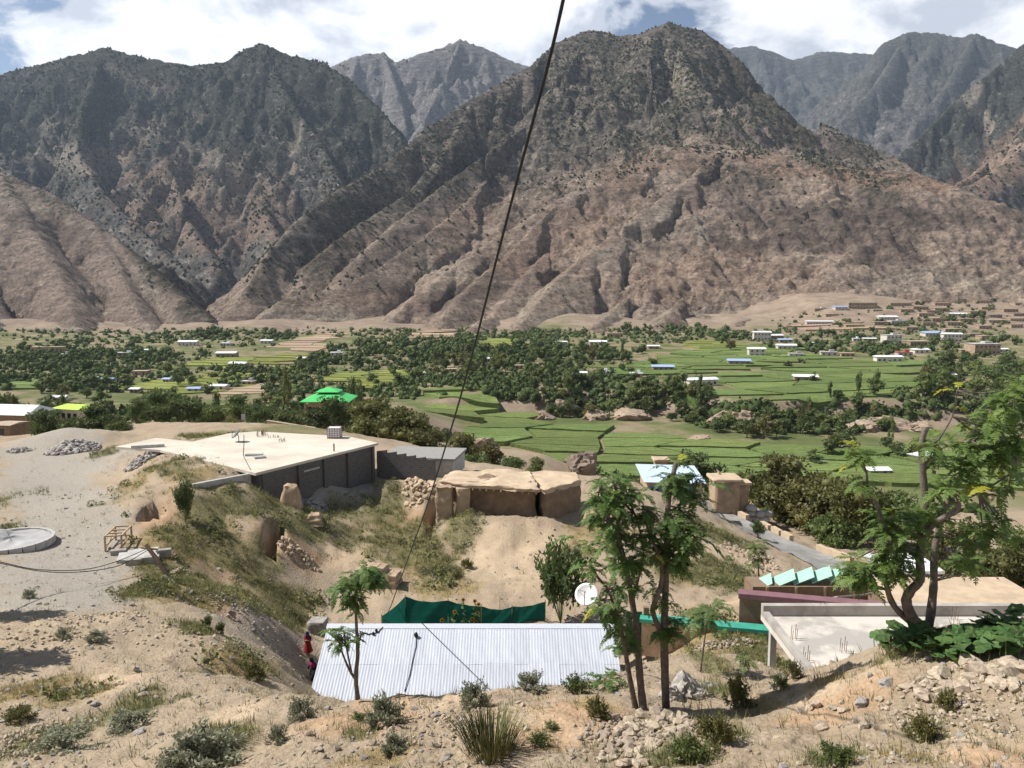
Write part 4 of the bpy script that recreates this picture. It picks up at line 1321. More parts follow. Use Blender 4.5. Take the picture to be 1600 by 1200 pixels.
H(1512, 552, 18, 'm', 'mud house under trees left of the concrete house')
H(1568, 550, 16, 'w', 'white house right of the concrete house')
for (px, py, w) in ((1475, 478, 24), (1471, 486, 26), (1562, 468, 22), (1588, 466, 20), (1515, 463, 26), (1450, 474, 18), (1580, 488, 22), (1592, 494, 18), (1528, 491, 26),
                    (1448, 494, 24), (1470, 503, 26), (1452, 509, 22), (1495, 509, 24), (1525, 526, 20), (1546, 531, 24), (1490, 519, 24), (1425, 516, 20), (1560, 505, 26), (1540, 514, 20), (1588, 512, 22), (1335, 512, 30), (1300, 494, 20), (1440, 484, 22), (1540, 474, 22), (1500, 472, 20), (1598, 478, 24), (1425, 466, 20), (1480, 462, 22), (1545, 484, 20), (1555, 496, 22), (1512, 503, 24), (1590, 502, 22), (1418, 488, 20), (1380, 508, 24), (1460, 490, 20)):
    H(px, py, w, 'm', 'flat-roofed mud house among the stepped mud houses of the upper village', 'stepped mud houses of the upper village', depth=0.7)
H(1480, 592, 28, 'w', 'white house behind the yellow-tipped twigs of the large tree')
H(1362, 668, 36, 'g', 'pale grey-green roof at the foot of the right-hand rock outcrop', depth=0.3)
H(1375, 744, 30, 'w', 'white-topped blue cottage in the lower maize on the right', depth=0.8)
H(1445, 722, 34, 'w', 'white pitched roof behind a thin trunk in the lower maize', rz=R(30))

# ------------------------------------------------------------------ trees of the valley
for _px, _py, _lb in ((880, 636, 'leftmost rocky knob of the terrace break'), (985, 646, 'pale rocky bank left of mid terrace break'), (1040, 622, 'rocky scar above the terrace break'), (1165, 656, 'largest pale rock outcrop in mid valley'), (1395, 660, 'wide right-hand rock outcrop'), (1095, 682, 'isolated rock in the maize')):
    HOUSE_LB.append((_px, _py, gy_valley(_px, _py + 12) + 6, _lb, None))
HOUSE_LB += [(103, 639, 175, 'cream house with lime green roof', None), (8, 648, 165, 'long dark shed with white pitched roof', None), (508, 627, 170, 'salmon building with the vivid green roof', None), (342, 639, 176, 'reddish yard wall', None)]
rt = random.Random(5)
spots = []
for (px, py, rx, ry, n, s0, s1) in (
        (640, 545, 95, 14, 40, 4, 7), (760, 560, 120, 24, 85, 4, 7.5), (880, 562, 90, 20, 42, 4, 7), (620, 590, 60, 18, 12, 4, 6.5), (540, 560, 60, 18, 18, 4, 6.5), (700, 588, 70, 12, 16, 3.5, 6),
        (860, 600, 70, 14, 18, 4, 6), (940, 598, 60, 10, 12, 3, 5.5), (870, 640, 40, 14, 10, 4.5, 6.5), (930, 650, 40, 6, 5, 3, 5), (1010, 630, 50, 20, 14, 4, 6.5), (1080, 628, 50, 14, 10, 4, 6.5), (1085, 655, 40, 8, 7, 4, 6),
        (1190, 676, 80, 10, 15, 4, 6), (1250, 655, 60, 18, 14, 4, 6.5), (1320, 672, 70, 12, 14, 4, 6), (1350, 620, 60, 12, 10, 4, 6.5), (1440, 618, 60, 20, 18, 5, 8), (1530, 585, 80, 22, 22, 5, 8), (1560, 545, 50, 16, 12, 4, 7),
        (1340, 526, 70, 8, 20, 4, 6.5), (1320, 508, 40, 5, 8, 3.5, 5), (1050, 520, 90, 9, 30, 4, 7), (1150, 530, 40, 10, 12, 5, 8), (1250, 545, 70, 10, 18, 4, 6.5), (1400, 548, 100, 10, 20, 4, 6), (1480, 540, 50, 10, 10, 4, 6),
        (1220, 600, 40, 6, 4, 3, 4), (1262, 600, 22, 2, 6, 3, 4), (1210, 575, 100, 10, 10, 3, 4.5), (1000, 575, 60, 12, 10, 3, 5), (960, 555, 80, 12, 20, 4, 6.5),
        (340, 598, 110, 22, 24, 4, 6), (430, 590, 50, 18, 12, 4, 6.5), (490, 570, 40, 16, 12, 4, 6.5), (100, 570, 110, 12, 26, 3.5, 6), (180, 555, 90, 8, 18, 3.5, 6), (60, 545, 60, 6, 9, 3.5, 6), (330, 525, 26, 6, 7, 5, 8),
        (440, 528, 24, 8, 9, 4, 6), (40, 602, 60, 10, 10, 3, 5), (180, 600, 60, 14, 18, 4, 6), (110, 618, 60, 6, 8, 4, 6), (250, 560, 60, 12, 12, 4, 6), (1560, 630, 60, 20, 14, 5, 8), (1560, 700, 60, 16, 8, 4, 6), (1400, 705, 40, 12, 6, 3.5, 5.5), (1320, 710, 30, 8, 4, 4, 6), (1440, 735, 40, 10, 6, 3.5, 5),
        (1270, 730, 10, 3, 2, 3, 4), (1500, 470, 80, 20, 12, 3, 4.5), (1480, 505, 90, 12, 14, 3, 4.5), (1530, 497, 24, 4, 6, 4, 6)):
    for _ in range(n):
        while True:
            a, b = rt.uniform(-1, 1), rt.uniform(-1, 1)
            if a * a + b * b < 1: break
        spots.append((px + a * rx, py + b * ry, rt.uniform(s0, s1)))
for (px, py, s) in ((137, 538, 5), (206, 545, 5.5), (212, 532, 4), (160, 608, 5), (1275, 742, 4.5), (1304, 702, 6), (1030, 535, 6), (790, 606, 5), (640, 604, 4), (668, 612, 4.5), (610, 606, 4), (700, 616, 3.6), (590, 612, 4.2), (730, 612, 4), (806, 618, 4.5), (776, 602, 5), (1046, 515, 7), (1108, 543, 6), (1150, 545, 9), (1142, 548, 7), (1378, 575, 4), (1405, 576, 4), (975, 580, 5), (1002, 578, 5.5), (1162, 590, 4), (663, 548, 4.5), (686, 556, 4.5), (574, 556, 5)):
    spots.append((px, py, s))
rec = []
for (px, py, s) in spots:
    if any(in_poly(px, py, pl) for pl in FIELD_PX) and rt.random() < .8: continue
    y = gy_valley(px, py); x = ray(px, py)[0] * y
    if any(abs(x - hx) < hw * 0.45 + 1 and -s * 1.6 < y - hy < hw * 0.6 for hx, hy, hw in HOUSE_AT): y += 9
    rec.append((s / y, x, y, s, px, py))
rl_ = random.Random(91)
for _ in range(64):
    yy = 175 + 150 * rl_.random(); uu = rl_.uniform(-0.68, -0.14); ss = rl_.uniform(3.5, 6)
    rec.append((ss / yy, uu * yy, yy, ss, 800 + uu * 1250, 630))
rec.sort(reverse=True)


def tree_words(px, py):
    if px > 1180 and py < 560: return 'dark leafy tree standing between the houses of the right-hand village', 'trees of the right-hand village'
    if px > 1180: return 'dark round tree in the hedges around the right-hand maize', 'trees round the right-hand maize'
    if px > 800 and py > 592: return 'dark bushy tree along the rocky break below the upper terrace', 'trees along the rocky terrace break'
    if px > 800: return 'green tree among the houses of the upper terrace in mid valley', 'trees of the upper terrace'
    if px > 520: return 'dense dark tree in the central belt beyond the green-roofed building', 'trees of the central belt'
    if py == 630: return 'dark tree of the grove on the slope left of the green-roofed building', 'trees of the left slope'
    if py > 575: return 'rounded tree in the orchards below the ripe left-hand fields', 'trees of the left orchards'
    return 'dark tree in the hedgerows at the foot of the left-hand mountains', 'trees at the foot of the left mountains'


_seen = {}
_ORD = ('', 'next ', 'third ', 'fourth ', 'fifth ', 'sixth ')


def name_tree(o, px, py, y, s):
    """named by the house it stands beside where there is one, else by its belt"""
    lb, gr = tree_words(px, py)
    best = None
    for hx, hy, hyd, hl, hg in HOUSE_LB:
        if hg: continue
        d = math.hypot((px - hx) * px_m(y), y - hyd)
        if d < 42 and (best is None or d < best[0]): best = (d, hx, hyd, hl)
    if best:
        d, hx, hyd, hl = best
        rel = 'left of' if px < hx - 8 else ('right of' if px > hx + 8 else ('behind' if y > hyd else 'before'))
        size = 'large' if s > 6 else ('small' if s < 4.3 else 'mid-sized')
        k = (size, rel, hl); n = _seen.get(k, 0); _seen[k] = n + 1
        art = 'the '
        for stop in (None, ' at ', ' amid ', ' beside ', ' among ', ' between ', ' in ', ' on ', ' with ', ' under ', ' of ', ' by '):
            h2 = hl if stop is None else hl.split(stop)[0]
            t = f'{_ORD[n] if n < 6 else ""}{size} tree {rel} {art}{h2}'
            if len(t.split()) <= 16 and (stop is None or len(h2.split()) >= 3): break
        if n < 6 and len(t.split()) <= 16: lb = t
    tag(o, lb, 'tree', gr)


far_pts, far_r = [], []
for i, (app, x, y, s, px, py) in enumerate(rec):
    z = gz(x, y)
    if i < 298:
        me = UNIT_MESH[rt.randrange(6)][rt.choices((0, 1, 2), (5, 4, 1.4))[0]]
        o = link('valley_tree', me, None, None, (x, y, z - 0.2), rt.uniform(0, 6.28))
        k = s * 0.62
        o.scale = (k * rt.uniform(.85, 1.15), k * rt.uniform(.85, 1.15), k * rt.uniform(0.8, 1.15))
        if rt.random() < .13: o.scale = (k * .42, k * .42, k * 1.5)
        name_tree(o, px, py, y, s)
    else:
        for _ in range(4):
            far_pts.append((x + rt.uniform(-.45, .45) * s, y + rt.uniform(-.45, .45) * s, z + s * rt.uniform(0.15, 0.8))); far_r.append(s * rt.uniform(0.3, 0.5))
M_farleaf = mat('far_tree_leaf', (0.068, 0.09, 0.035), var=0.5, scale=0.25, bump=0, rough=1.0, spec=0.05, contrast=(0.3, 0.7))
# bushes and hedgerow growth of the valley too many to count
rng = np.random.default_rng(77)
for (px, py, rx, ry, n) in ((700, 560, 190, 40, 640), (760, 545, 160, 18, 500), (960, 600, 160, 40, 420), (1250, 655, 180, 25, 300), (1350, 530, 200, 25, 380), (200, 580, 220, 36, 560), (430, 590, 100, 30, 400), (1500, 600, 110, 60, 300), (120, 560, 140, 24, 420), (1000, 525, 220, 12, 400), (700, 524, 220, 8, 320), (250, 528, 260, 9, 300), (795, 612, 40, 14, 120), (640, 608, 110, 16, 260), (780, 600, 60, 10, 120), (1480, 500, 120, 30, 90), (60, 600, 80, 14, 160), (380, 535, 120, 14, 80), (450, 519, 480, 6, 260), (1400, 505, 200, 26, 120), (-150, 575, 140, 36, 240), (1740, 600, 130, 60, 200)):
    for _ in range(n):
        a = rng.uniform(0, 6.28); r_ = math.sqrt(rng.random())
        qx, qy = px + rx * r_ * math.cos(a), py + ry * r_ * math.sin(a)
        if any(in_poly(qx, qy, pl) for pl in FIELD_PX) and rng.random() < .93: continue
        y = gy_valley(qx, qy); x = ray(qx, qy)[0] * y
        if any(abs(x - hx) < hw * 0.6 and -6 < y - hy < hw * 0.6 for hx, hy, hw in HOUSE_AT): continue
        far_pts.append((x, y, ray(qx, qy)[1] * y)); far_r.append(rng.uniform(0.8, 1.6) + 2.2 * rng.random() ** 2.5)
for _ in range(700):
    yy = 165 + 180 * rng.random(); uu = rng.uniform(-0.7, -0.1)
    far_pts.append((uu * yy, yy, gz(uu * yy, yy))); far_r.append(rng.uniform(0.6, 1.4) + 1.2 * rng.random() ** 3)
for _ in range(500):
    yy = 105 + 90 * rng.random(); uu = rng.uniform(0.02, 0.62)
    if uu * yy < 12 or yy < 112: continue
    far_pts.append((uu * yy, yy, gz(uu * yy, yy))); far_r.append(rng.uniform(0.3, 0.8) + 1.2 * rng.random() ** 3)
FAR = np.array(far_pts), np.array(far_r)


def leafy_mass(name, pts, rad, material, seed, nl=14, leaf=0.55, core=0.85):
    """many small growths in one object: a ragged core and leaf-sized faces round it"""
    rng = np.random.default_rng(seed)
    o = scatter_blobs(name, pts, rad * core, material, seed, light=core < 0.8)
    n = len(pts); k = np.repeat(np.arange(n), nl)
    d = rng.normal(size=(len(k), 3)); d /= np.linalg.norm(d, axis=1, keepdims=True); d[:, 2] = np.abs(d[:, 2]) * 1.0
    P0 = pts[k] + d * (rad[k] * rng.uniform(0.8, 1.1, len(k)))[:, None]; P0[:, 2] += rad[k] * 0.3
    V, Fq = leaves_np(P0, rad[k] * leaf * rng.uniform(0.7, 1.3, len(k)), rng, d, aspect=0.7)
    V0 = np.empty(len(o.data.vertices) * 3, dtype=np.float32); o.data.vertices.foreach_get('co', V0); V0 = V0.reshape(-1, 3)
    Ft = np.empty(len(o.data.loops), dtype=np.int32); o.data.loops.foreach_get('vertex_index', Ft)
    o.data = mesh_mixed(name, (V, Fq), (V0, Ft.reshape(-1, 3)), [material])
    return o


leafy_mass('far_undergrowth', FAR[0], FAR[1], M_farleaf, 9)
# ------------------------------------------------------------------ buildings and walls on the near slope
def zpt(px, py, z):
    a, b = ray(px, py); y = z / b
    return Vector((a * y, y, z))


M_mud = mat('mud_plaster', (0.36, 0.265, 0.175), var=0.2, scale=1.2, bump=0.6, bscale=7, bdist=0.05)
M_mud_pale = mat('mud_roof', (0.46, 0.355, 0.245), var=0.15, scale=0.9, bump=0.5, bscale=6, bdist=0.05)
M_concrete = mat('concrete', (0.40, 0.385, 0.36), var=0.15, scale=2.2, bump=0.3, bscale=18)
M_wood = mat('sawn_wood', (0.40, 0.29, 0.18), var=0.25, scale=8, bump=0.3, bscale=40)
M_iron = mat('rusty_iron', (0.12, 0.07, 0.045), var=0.3, scale=20, bump=0.1, rough=0.7)
M_black = mat('black_rubber', (0.012, 0.012, 0.012), var=0.2, bump=0, rough=0.6)
M_green_net = mat('green_net', (0.008, 0.10, 0.075), var=0.2, scale=3, bump=0.2, bscale=40, transl=0.35, rough=0.7)


def tin_mat():
    m = bpy.data.materials.new('corrugated_tin'); m.use_nodes = True
    nt = m.node_tree; N, L = nt.nodes.new, nt.links.new
    b = nt.nodes['Principled BSDF']; b.inputs['Roughness'].default_value = 0.5; b.inputs['Metallic'].default_value = 0.0; b.inputs['Specular IOR Level'].default_value = 0.5
    tc = N('ShaderNodeTexCoord'); oi = N('ShaderNodeObjectInfo')
    n = N('ShaderNodeTexNoise'); n.inputs['Scale'].default_value = 1.4; n.inputs['Detail'].default_value = 8
    mp = N('ShaderNodeMapping'); mp.inputs['Scale'].default_value = (5, 0.6, 1); L(tc.outputs['Object'], mp.inputs[0]); L(mp.outputs[0], n.inputs['Vector'])
    r = N('ShaderNodeValToRGB'); e = r.color_ramp.elements
    e[0].position = 0.3; e[0].color = (0.40, 0.425, 0.475, 1); e[1].position = 0.68; e[1].color = (0.50, 0.53, 0.58, 1)
    L(n.outputs['Fac'], r.inputs[0])
    mr = N('ShaderNodeMapRange'); mr.inputs['To Min'].default_value = 0.93; mr.inputs['To Max'].default_value = 1.05; L(oi.outputs['Random'], mr.inputs['Value'])
    hs = N('ShaderNodeHueSaturation'); L(mr.outputs[0], hs.inputs['Value']); L(r.outputs[0], hs.inputs['Color']); L(hs.outputs[0], b.inputs['Base Color'])
    return m


M_tin = tin_mat()
M_cap = mat('ridge_cap', (0.52, 0.55, 0.59), rough=0.45, var=0.05, bump=0)


def tin_house():
    x0, x1 = -11.05, 6.05; yr, zr = 46.0, -20.08; yl, zl = 40.5, -22.4
    o = empty('tin_roof_house', ((x0 + x1) / 2, 43.4, -24.6))
    tag(o, 'long house under a pale blue-white corrugated tin roof behind the near bank', 'house')
    ox, oy, oz = o.location
    zb, h = -25.2 - oz, 0
    MB().box((0, yr - 0.5 - oy, (zr - 0.45 - oz + zb) / 2), (x1 - x0 - 0.9, 0.4, zr - 0.45 - oz - zb)).build('wall', M_mud, o)
    MB().box((0, yl + 0.6 - oy, (zl - 0.1 - oz + zb) / 2), (x1 - x0 - 0.9, 0.4, zl - 0.1 - oz - zb)).build('wall', M_mud, o)
    for xx in (x0 + 0.65, x1 - 0.65):
        yb, yf = yr - 0.7 - oy, yl + 0.8 - oy
        k = (zr - zl) / (yr - yl)
        zt = lambda yy: zl + (yy + oy - yl) * k - 0.22 - oz
        a, b = xx - ox - 0.2, xx - ox + 0.2
        MB().add([(a, yf, zb), (b, yf, zb), (b, yb, zb), (a, yb, zb), (a, yf, zt(yf)), (b, yf, zt(yf)), (b, yb, zt(yb)), (a, yb, zt(yb))],
                 [(3, 2, 1, 0), (4, 5, 6, 7), (0, 1, 5, 4), (1, 2, 6, 5), (2, 3, 7, 6), (3, 0, 4, 7)]).build('gable_wall', M_mud, o)
    # corrugated sheets, two courses
    ns = 20; w = (x1 - x0) / ns; per = w / 5; seg = 40
    def sheet(ya, za, yb, zb_):
        mb = MB(); vs = []
        for r_, (yy, zz) in enumerate(((ya, za), ((ya + yb) / 2, (za + zb_) / 2), (yb, zb_))):
            for i in range(seg + 1):
                xx = (w + 0.06) * i / seg
                vs.append((xx, yy - oy, zz - oz + 0.006 * math.sin(2 * math.pi * xx / per)))
        fs = [(r_ * (seg + 1) + i, r_ * (seg + 1) + i + 1, (r_ + 1) * (seg + 1) + i + 1, (r_ + 1) * (seg + 1) + i) for r_ in range(2) for i in range(seg)]
        mb.add(vs, fs); me = bpy.data.meshes.new('roof_sheet'); me.from_pydata(mb.v, [], mb.f)
        me.polygons.foreach_set('use_smooth', [True] * len(me.polygons)); me.materials.append(M_tin); me.update(); return me
    ym, zm = yl + (yr - yl) * 0.52, zl + (zr - zl) * 0.52
    up, lo = sheet(ym - 0.12, zm - 0.12 * (zr - zl) / (yr - yl), yr, zr), sheet(yl, zl, ym, zm)
    rs = random.Random(3)
    for i in range(ns):
        link('roof_sheet', up, None, o, (x0 - ox + i * w, 0, 0.004 + (i % 2) * 0.005 + rs.uniform(0, .003)))
        link('roof_sheet', lo, None, o, (x0 - ox + i * w, rs.uniform(-.03, .03), (i % 2) * 0.007 + rs.uniform(0, .006)))
    a, b = x0 - ox - 0.05, x1 - ox + 0.05
    k = (zr - zl) / (yr - yl)
    zc = zr - oz + 0.035; yc = yr - oy
    MB().add([(a, yc - 0.32, zc - 0.32 * k), (b, yc - 0.32, zc - 0.32 * k), (b, yc + 0.02, zc + 0.03), (a, yc + 0.02, zc + 0.03), (b, yc + 0.28, zc - 0.14), (a, yc + 0.28, zc - 0.14)],
             [(0, 1, 2, 3), (3, 2, 4, 5)]).build('ridge_cap', M_cap, o)
    c = MB()
    for xx in np.linspace(x0 + .8, x1 - .8, 8):
        c.bar((xx - ox, yl + 0.1 - oy, zl - 0.11 - oz), (xx - ox, yr - 0.1 - oy, zr - 0.15 - oz), 0.1, 0.12)
    c.build('rafters', M_wood, o)
    return o


tin_house()
# lamp holder and its lead lying on the tin roof
p = at(650, 1000, 45.0)
lead = empty('roof_lamp_lead', (p.x, p.y, p.z)); tag(lead, 'small black lamp holder with a thin lead running down the tin roof', 'cable')
def on_tin(px, py, up=0.05):
    a, b = ray(px, py); k = (-20.08 + 22.4) / 5.5
    y = (-22.4 - 40.5 * k + up) / (b - k)
    return Vector((a * y, y, b * y))
q = [on_tin(*c) for c in ((651, 992), (650, 1010), (645, 1030), (640, 1055), (632, 1080))]
MB().tube([c - p for c in q], 0.022, 5).build('lead', M_black, lead)
c0 = on_tin(650, 992, 0.16) - p
MB().tube([c0 + Vector((-.02, 0, -.14)), c0 + Vector((0, 0, -.05)), c0 + Vector((0, 0, .06)), c0 + Vector((.02, 0, .16))], [0.06, 0.13, 0.12, 0.04], 8).build('holder', M_black, lead)

# ---- green net fence behind the tin house
def net_fence():
    o = empty('net_fence', (0, 52, -22.4)); tag(o, 'sagging green shade-net fence on sticks behind the tin roof', 'fence')
    posts = [at(596, 963, 47.2), at(633, 932, 51.0), at(700, 938, 51.4), at(752, 947, 51.6), at(800, 948, 51.8), at(852, 940, 52.0)]
    for i, p in enumerate(posts):
        zb = gz(p.x, p.y) - 0.3
        MB().tube([p + Vector((0, .03, 0.12)) - o.location, Vector((p.x, p.y + .03, zb)) - o.location], 0.035, 6).build('post', M_wood, o)
    p = at(781, 931, 53.2); MB().tube([p - o.location, Vector((p.x, p.y, -23)) - o.location], 0.03, 5).build('post', M_wood, o)
    for i in range(len(posts) - 1):
        a, b = posts[i], posts[i + 1]; n, m_ = 18, 8; V = []
        for r_ in range(m_ + 1):
            for k in range(n + 1):
                t = k / n; s = r_ / m_
                top = a.lerp(b, t); top.z -= 0.22 * 4 * t * (1 - t) * (0.5 + 0.5 * (i % 2)) * (1 - s * .6)
                zb = min(top.z - 1.2, -22.6)
                off = 0.09 * math.sin(t * 7 + i * 2 + s * 4) * (0.3 + s) + 0.035 * math.sin(t * 17 + s * 9)
                V.append((top.x + off * 0.15 - o.location.x, top.y + off - o.location.y, top.z + (zb - top.z) * s - o.location.z))
        me = mesh_np('net_panel', np.array(V), grid_faces(m_ + 1, n + 1), 4, True)
        link('net_panel', me, M_green_net, o)
net_fence()

# ---- satellite dishes
M_dish = mat('dish_white', (0.72, 0.72, 0.71), rough=0.5, var=0.05, bump=0)
M_dish_dark = mat('dish_grey', (0.13, 0.15, 0.14), rough=0.6, var=0.1, bump=0)
def dish(p, r, az, el, ground, label, m=M_dish):
    o = empty('satellite_dish', (p.x, p.y, ground)); tag(o, label, 'satellite dish')
    c = Vector((0, 0, p.z - ground)); d = Vector((math.cos(az) * math.cos(el), math.sin(az) * math.cos(el), math.sin(el)))
    s = d.cross(Vector((0, 0, 1))).normalized(); t = s.cross(d)
    mb = MB(); nr, na = 5, 24
    vs = [c - d * 0.0]
    for i in range(1, nr + 1):
        q = i / nr
        for k in range(na):
            a = 2 * math.pi * k / na
            vs.append(c + (s * math.cos(a) + t * math.sin(a)) * r * q + d * (0.28 * r * q * q))
    fs = [(0, 1 + k, 1 + (k + 1) % na) for k in range(na)]
    for i in range(nr - 1):
        b = 1 + i * na
        fs += [(b + k, b + na + k, b + na + (k + 1) % na, b + (k + 1) % na) for k in range(na)]
    n1 = len(vs); vs += [Vector(v) - d * 0.03 for v in vs[:n1]]
    fs += [tuple(n1 + i for i in reversed(f)) for f in fs[:]]
    b = 1 + (nr - 1) * na
    fs += [(b + k, n1 + b + k, n1 + b + (k + 1) % na, b + (k + 1) % na) for k in range(na)]
    mb.add(vs, fs).build('reflector', m, o, smooth=True)
    f = c + d * (0.95 * r)
    arm = MB().tube([c - t * r * 0.98 + d * 0.27 * r, f], 0.018 + r * .01, 5)
    arm.tube([c + s * r * 0.85 + t * r * .3 + d * 0.24 * r, f], 0.012 + r * .005, 5)
    arm.build('feed_arm', M_iron, o)
    MB().tube([f - d * 0.02, f + d * 0.16], 0.05 + r * .02, 8).build('receiver', M_concrete, o)
    MB().tube([c - d * 0.04, c - d * 0.18 - Vector((0, 0, .1)), Vector((c.x - d.x * .18, c.y - d.y * .18, -0.1))], 0.04, 7).build('post', M_iron, o)
dish(at(917, 930, 47.6), 0.72, R(-110), R(38), gz(at(917, 930, 47.6).x, 47.6), 'large white satellite dish beside the shrub behind the tin roof')

# ---- mud walls by the right-hand yard
M_green_cap = mat('green_cap', (0.05, 0.30, 0.215), rough=0.6, var=0.12, scale=2, bump=0.1)
M_maroon = mat('maroon_cap', (0.20, 0.105, 0.12), rough=0.6, var=0.12, scale=2, bump=0.1)
M_mint = mat('mint_sheet', (0.31, 0.54, 0.41), rough=0.5, var=0.06, scale=2, bump=0.05)
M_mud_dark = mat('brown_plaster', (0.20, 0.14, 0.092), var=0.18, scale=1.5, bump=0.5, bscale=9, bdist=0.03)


def capped_wall(name, a, b, zb, th, capm, caph, over, wallm, label, cat='wall'):
    """straight wall from a to b (top points), cap proud of its faces"""
    o = empty(name, ((a.x + b.x) / 2, (a.y + b.y) / 2, zb)); tag(o, label, cat)
    d = (b - a); L_ = math.hypot(d.x, d.y); rz = math.atan2(d.y, d.x)
    zt = (a.z + b.z) / 2
    o.rotation_euler = (0, 0, rz)
    MB().box((0, 0, (zt - caph - zb) / 2), (L_, th, zt - caph - zb)).build('wall', wallm, o)
    MB().box((0, 0, zt - zb - caph / 2), (L_ + over, th + 2 * over, caph)).build('cap', capm, o)
    return o


capped_wall('yard_wall', at(1003, 967, 45.3), at(1214, 978, 43.6), -21.6, 0.4, M_green_cap, 0.2, 0.22, M_mud, 'low mud wall with bright green coping right of the twin-trunk trees')
w1 = capped_wall('maroon_wall', zpt(1156, 924, -17.65), zpt(1430, 948, -17.65), -21.3, 0.45, M_maroon, 0.3, 0.16, M_mud_dark, 'brown plastered wall with maroon coping behind the concrete roof')
# gate between the tin house and the yard wall
o = empty('yard_gate', (at(990, 990, 45.6).x, 45.6, -21.7)); tag(o, 'dark green gate leaf with brown post behind the twin-trunk trees', 'gate')
M_gate = mat('gate_paint', (0.035, 0.075, 0.035), rough=0.5, var=0.15, bump=0)
MB().box((0, 0, 1.35), (0.95, 0.06, 2.5)).build('gate_leaf', M_gate, o)
MB().box((0.72, 0, 1.45), (0.3, 0.3, 2.9)).build('gate_post', M_mud_dark, o)


def saw_shed():
    o = empty('sawtooth_shed', (19, 49.5, -21.2)); tag(o, 'dark shed with a sawtooth roof of mint green sheets', 'shed')
    ox, oy, oz = o.location
    tops = [(1171, 915), (1200, 910), (1236, 903), (1265, 900), (1293, 898), (1312, 900), (1330, 903), (1350, 906)]
    pts = [at(px, py, 49.5) for px, py in tops]
    for i in range(len(pts) - 1):
        a, b = pts[i], pts[i + 1]
        w = b.x - a.x; z0 = a.z - 0.28; z1 = b.z + 0.12
        d0, d1 = -0.5, 0.8; sh = 0.3
        MB().add([(a.x - ox, oy + d0 - oy, z0 - oz), (b.x + 0.12 - ox, d0, z1 - oz), (b.x + 0.12 + sh - ox, d1, z1 - oz + .22), (a.x + sh - ox, d1, z0 - oz + .22),
                  (a.x - ox, d0, z0 - oz - .05), (b.x + 0.12 - ox, d0, z1 - oz - .05), (b.x + 0.12 + sh - ox, d1, z1 - oz + .17), (a.x + sh - ox, d1, z0 - oz + .17)],
                 [(0, 1, 2, 3), (7, 6, 5, 4), (0, 4, 5, 1), (1, 5, 6, 2), (2, 6, 7, 3), (3, 7, 4, 0)]).build('roof_sheet', M_mint, o)
    x0, x1 = pts[0].x - ox, pts[-1].x - ox
    zt = pts[3].z - oz - 0.45
    MB().box(((x0 + x1) / 2, 0.2, zt / 2), (x1 - x0, 1.8, zt)).build('wall', M_mud_dark, o)
    for i in range(4):
        MB().box((x0 + (i + .5) * (x1 - x0) / 4, -0.72, zt - 0.9), (0.16, 0.1, 1.8)).build('post', M_wood, o)
saw_shed()
o = tag(MB().box((0, 0, 0), (2.6, 0.06, 1.2)).build('leaning_sheet', M_roof_grey, loc=at(1330, 931, 46.5)), 'faded flat sheet lying tilted beside the sawtooth shed', 'sheet')
o.rotation_euler = (R(62), 0, R(12))
# grey block room and tan roofed room behind the big right-hand tree
o = empty('block_room', (at(1420, 930, 50).x, 51, -21)); tag(o, 'small grey block room with a white-edged roof behind the large tree', 'shed')
MB().box((0, 0, 1.35), (3.2, 3, 2.9)).build('wall', M_concrete, o); MB().box((0, 0, 2.95), (3.7, 3.4, 0.2)).build('roof', M_roof_white, o)
o = empty('tan_roofed_room', (at(1500, 950, 46).x, 47, -21)); tag(o, 'low mud room with flat tan roof behind the concrete roof', 'shed')
zt_ = at(1500, 945, 45).z + 21
MB().box((0, 0, zt_ / 2 - .1), (8.6, 4, zt_ - .2)).build('wall', M_mud_dark, o); MB().box((0, 0, zt_), (9.1, 4.5, 0.22)).build('roof', M_mud_pale, o)


# ---- unfinished concrete roof at lower right
def slab_mat():
    m = mat('cast_slab', (0.36, 0.335, 0.30), col2=(0.55, 0.50, 0.44), scale=0.55, bump=0.2, bscale=14, contrast=(0.42, 0.52), rough=0.9, detail=8)
    return m


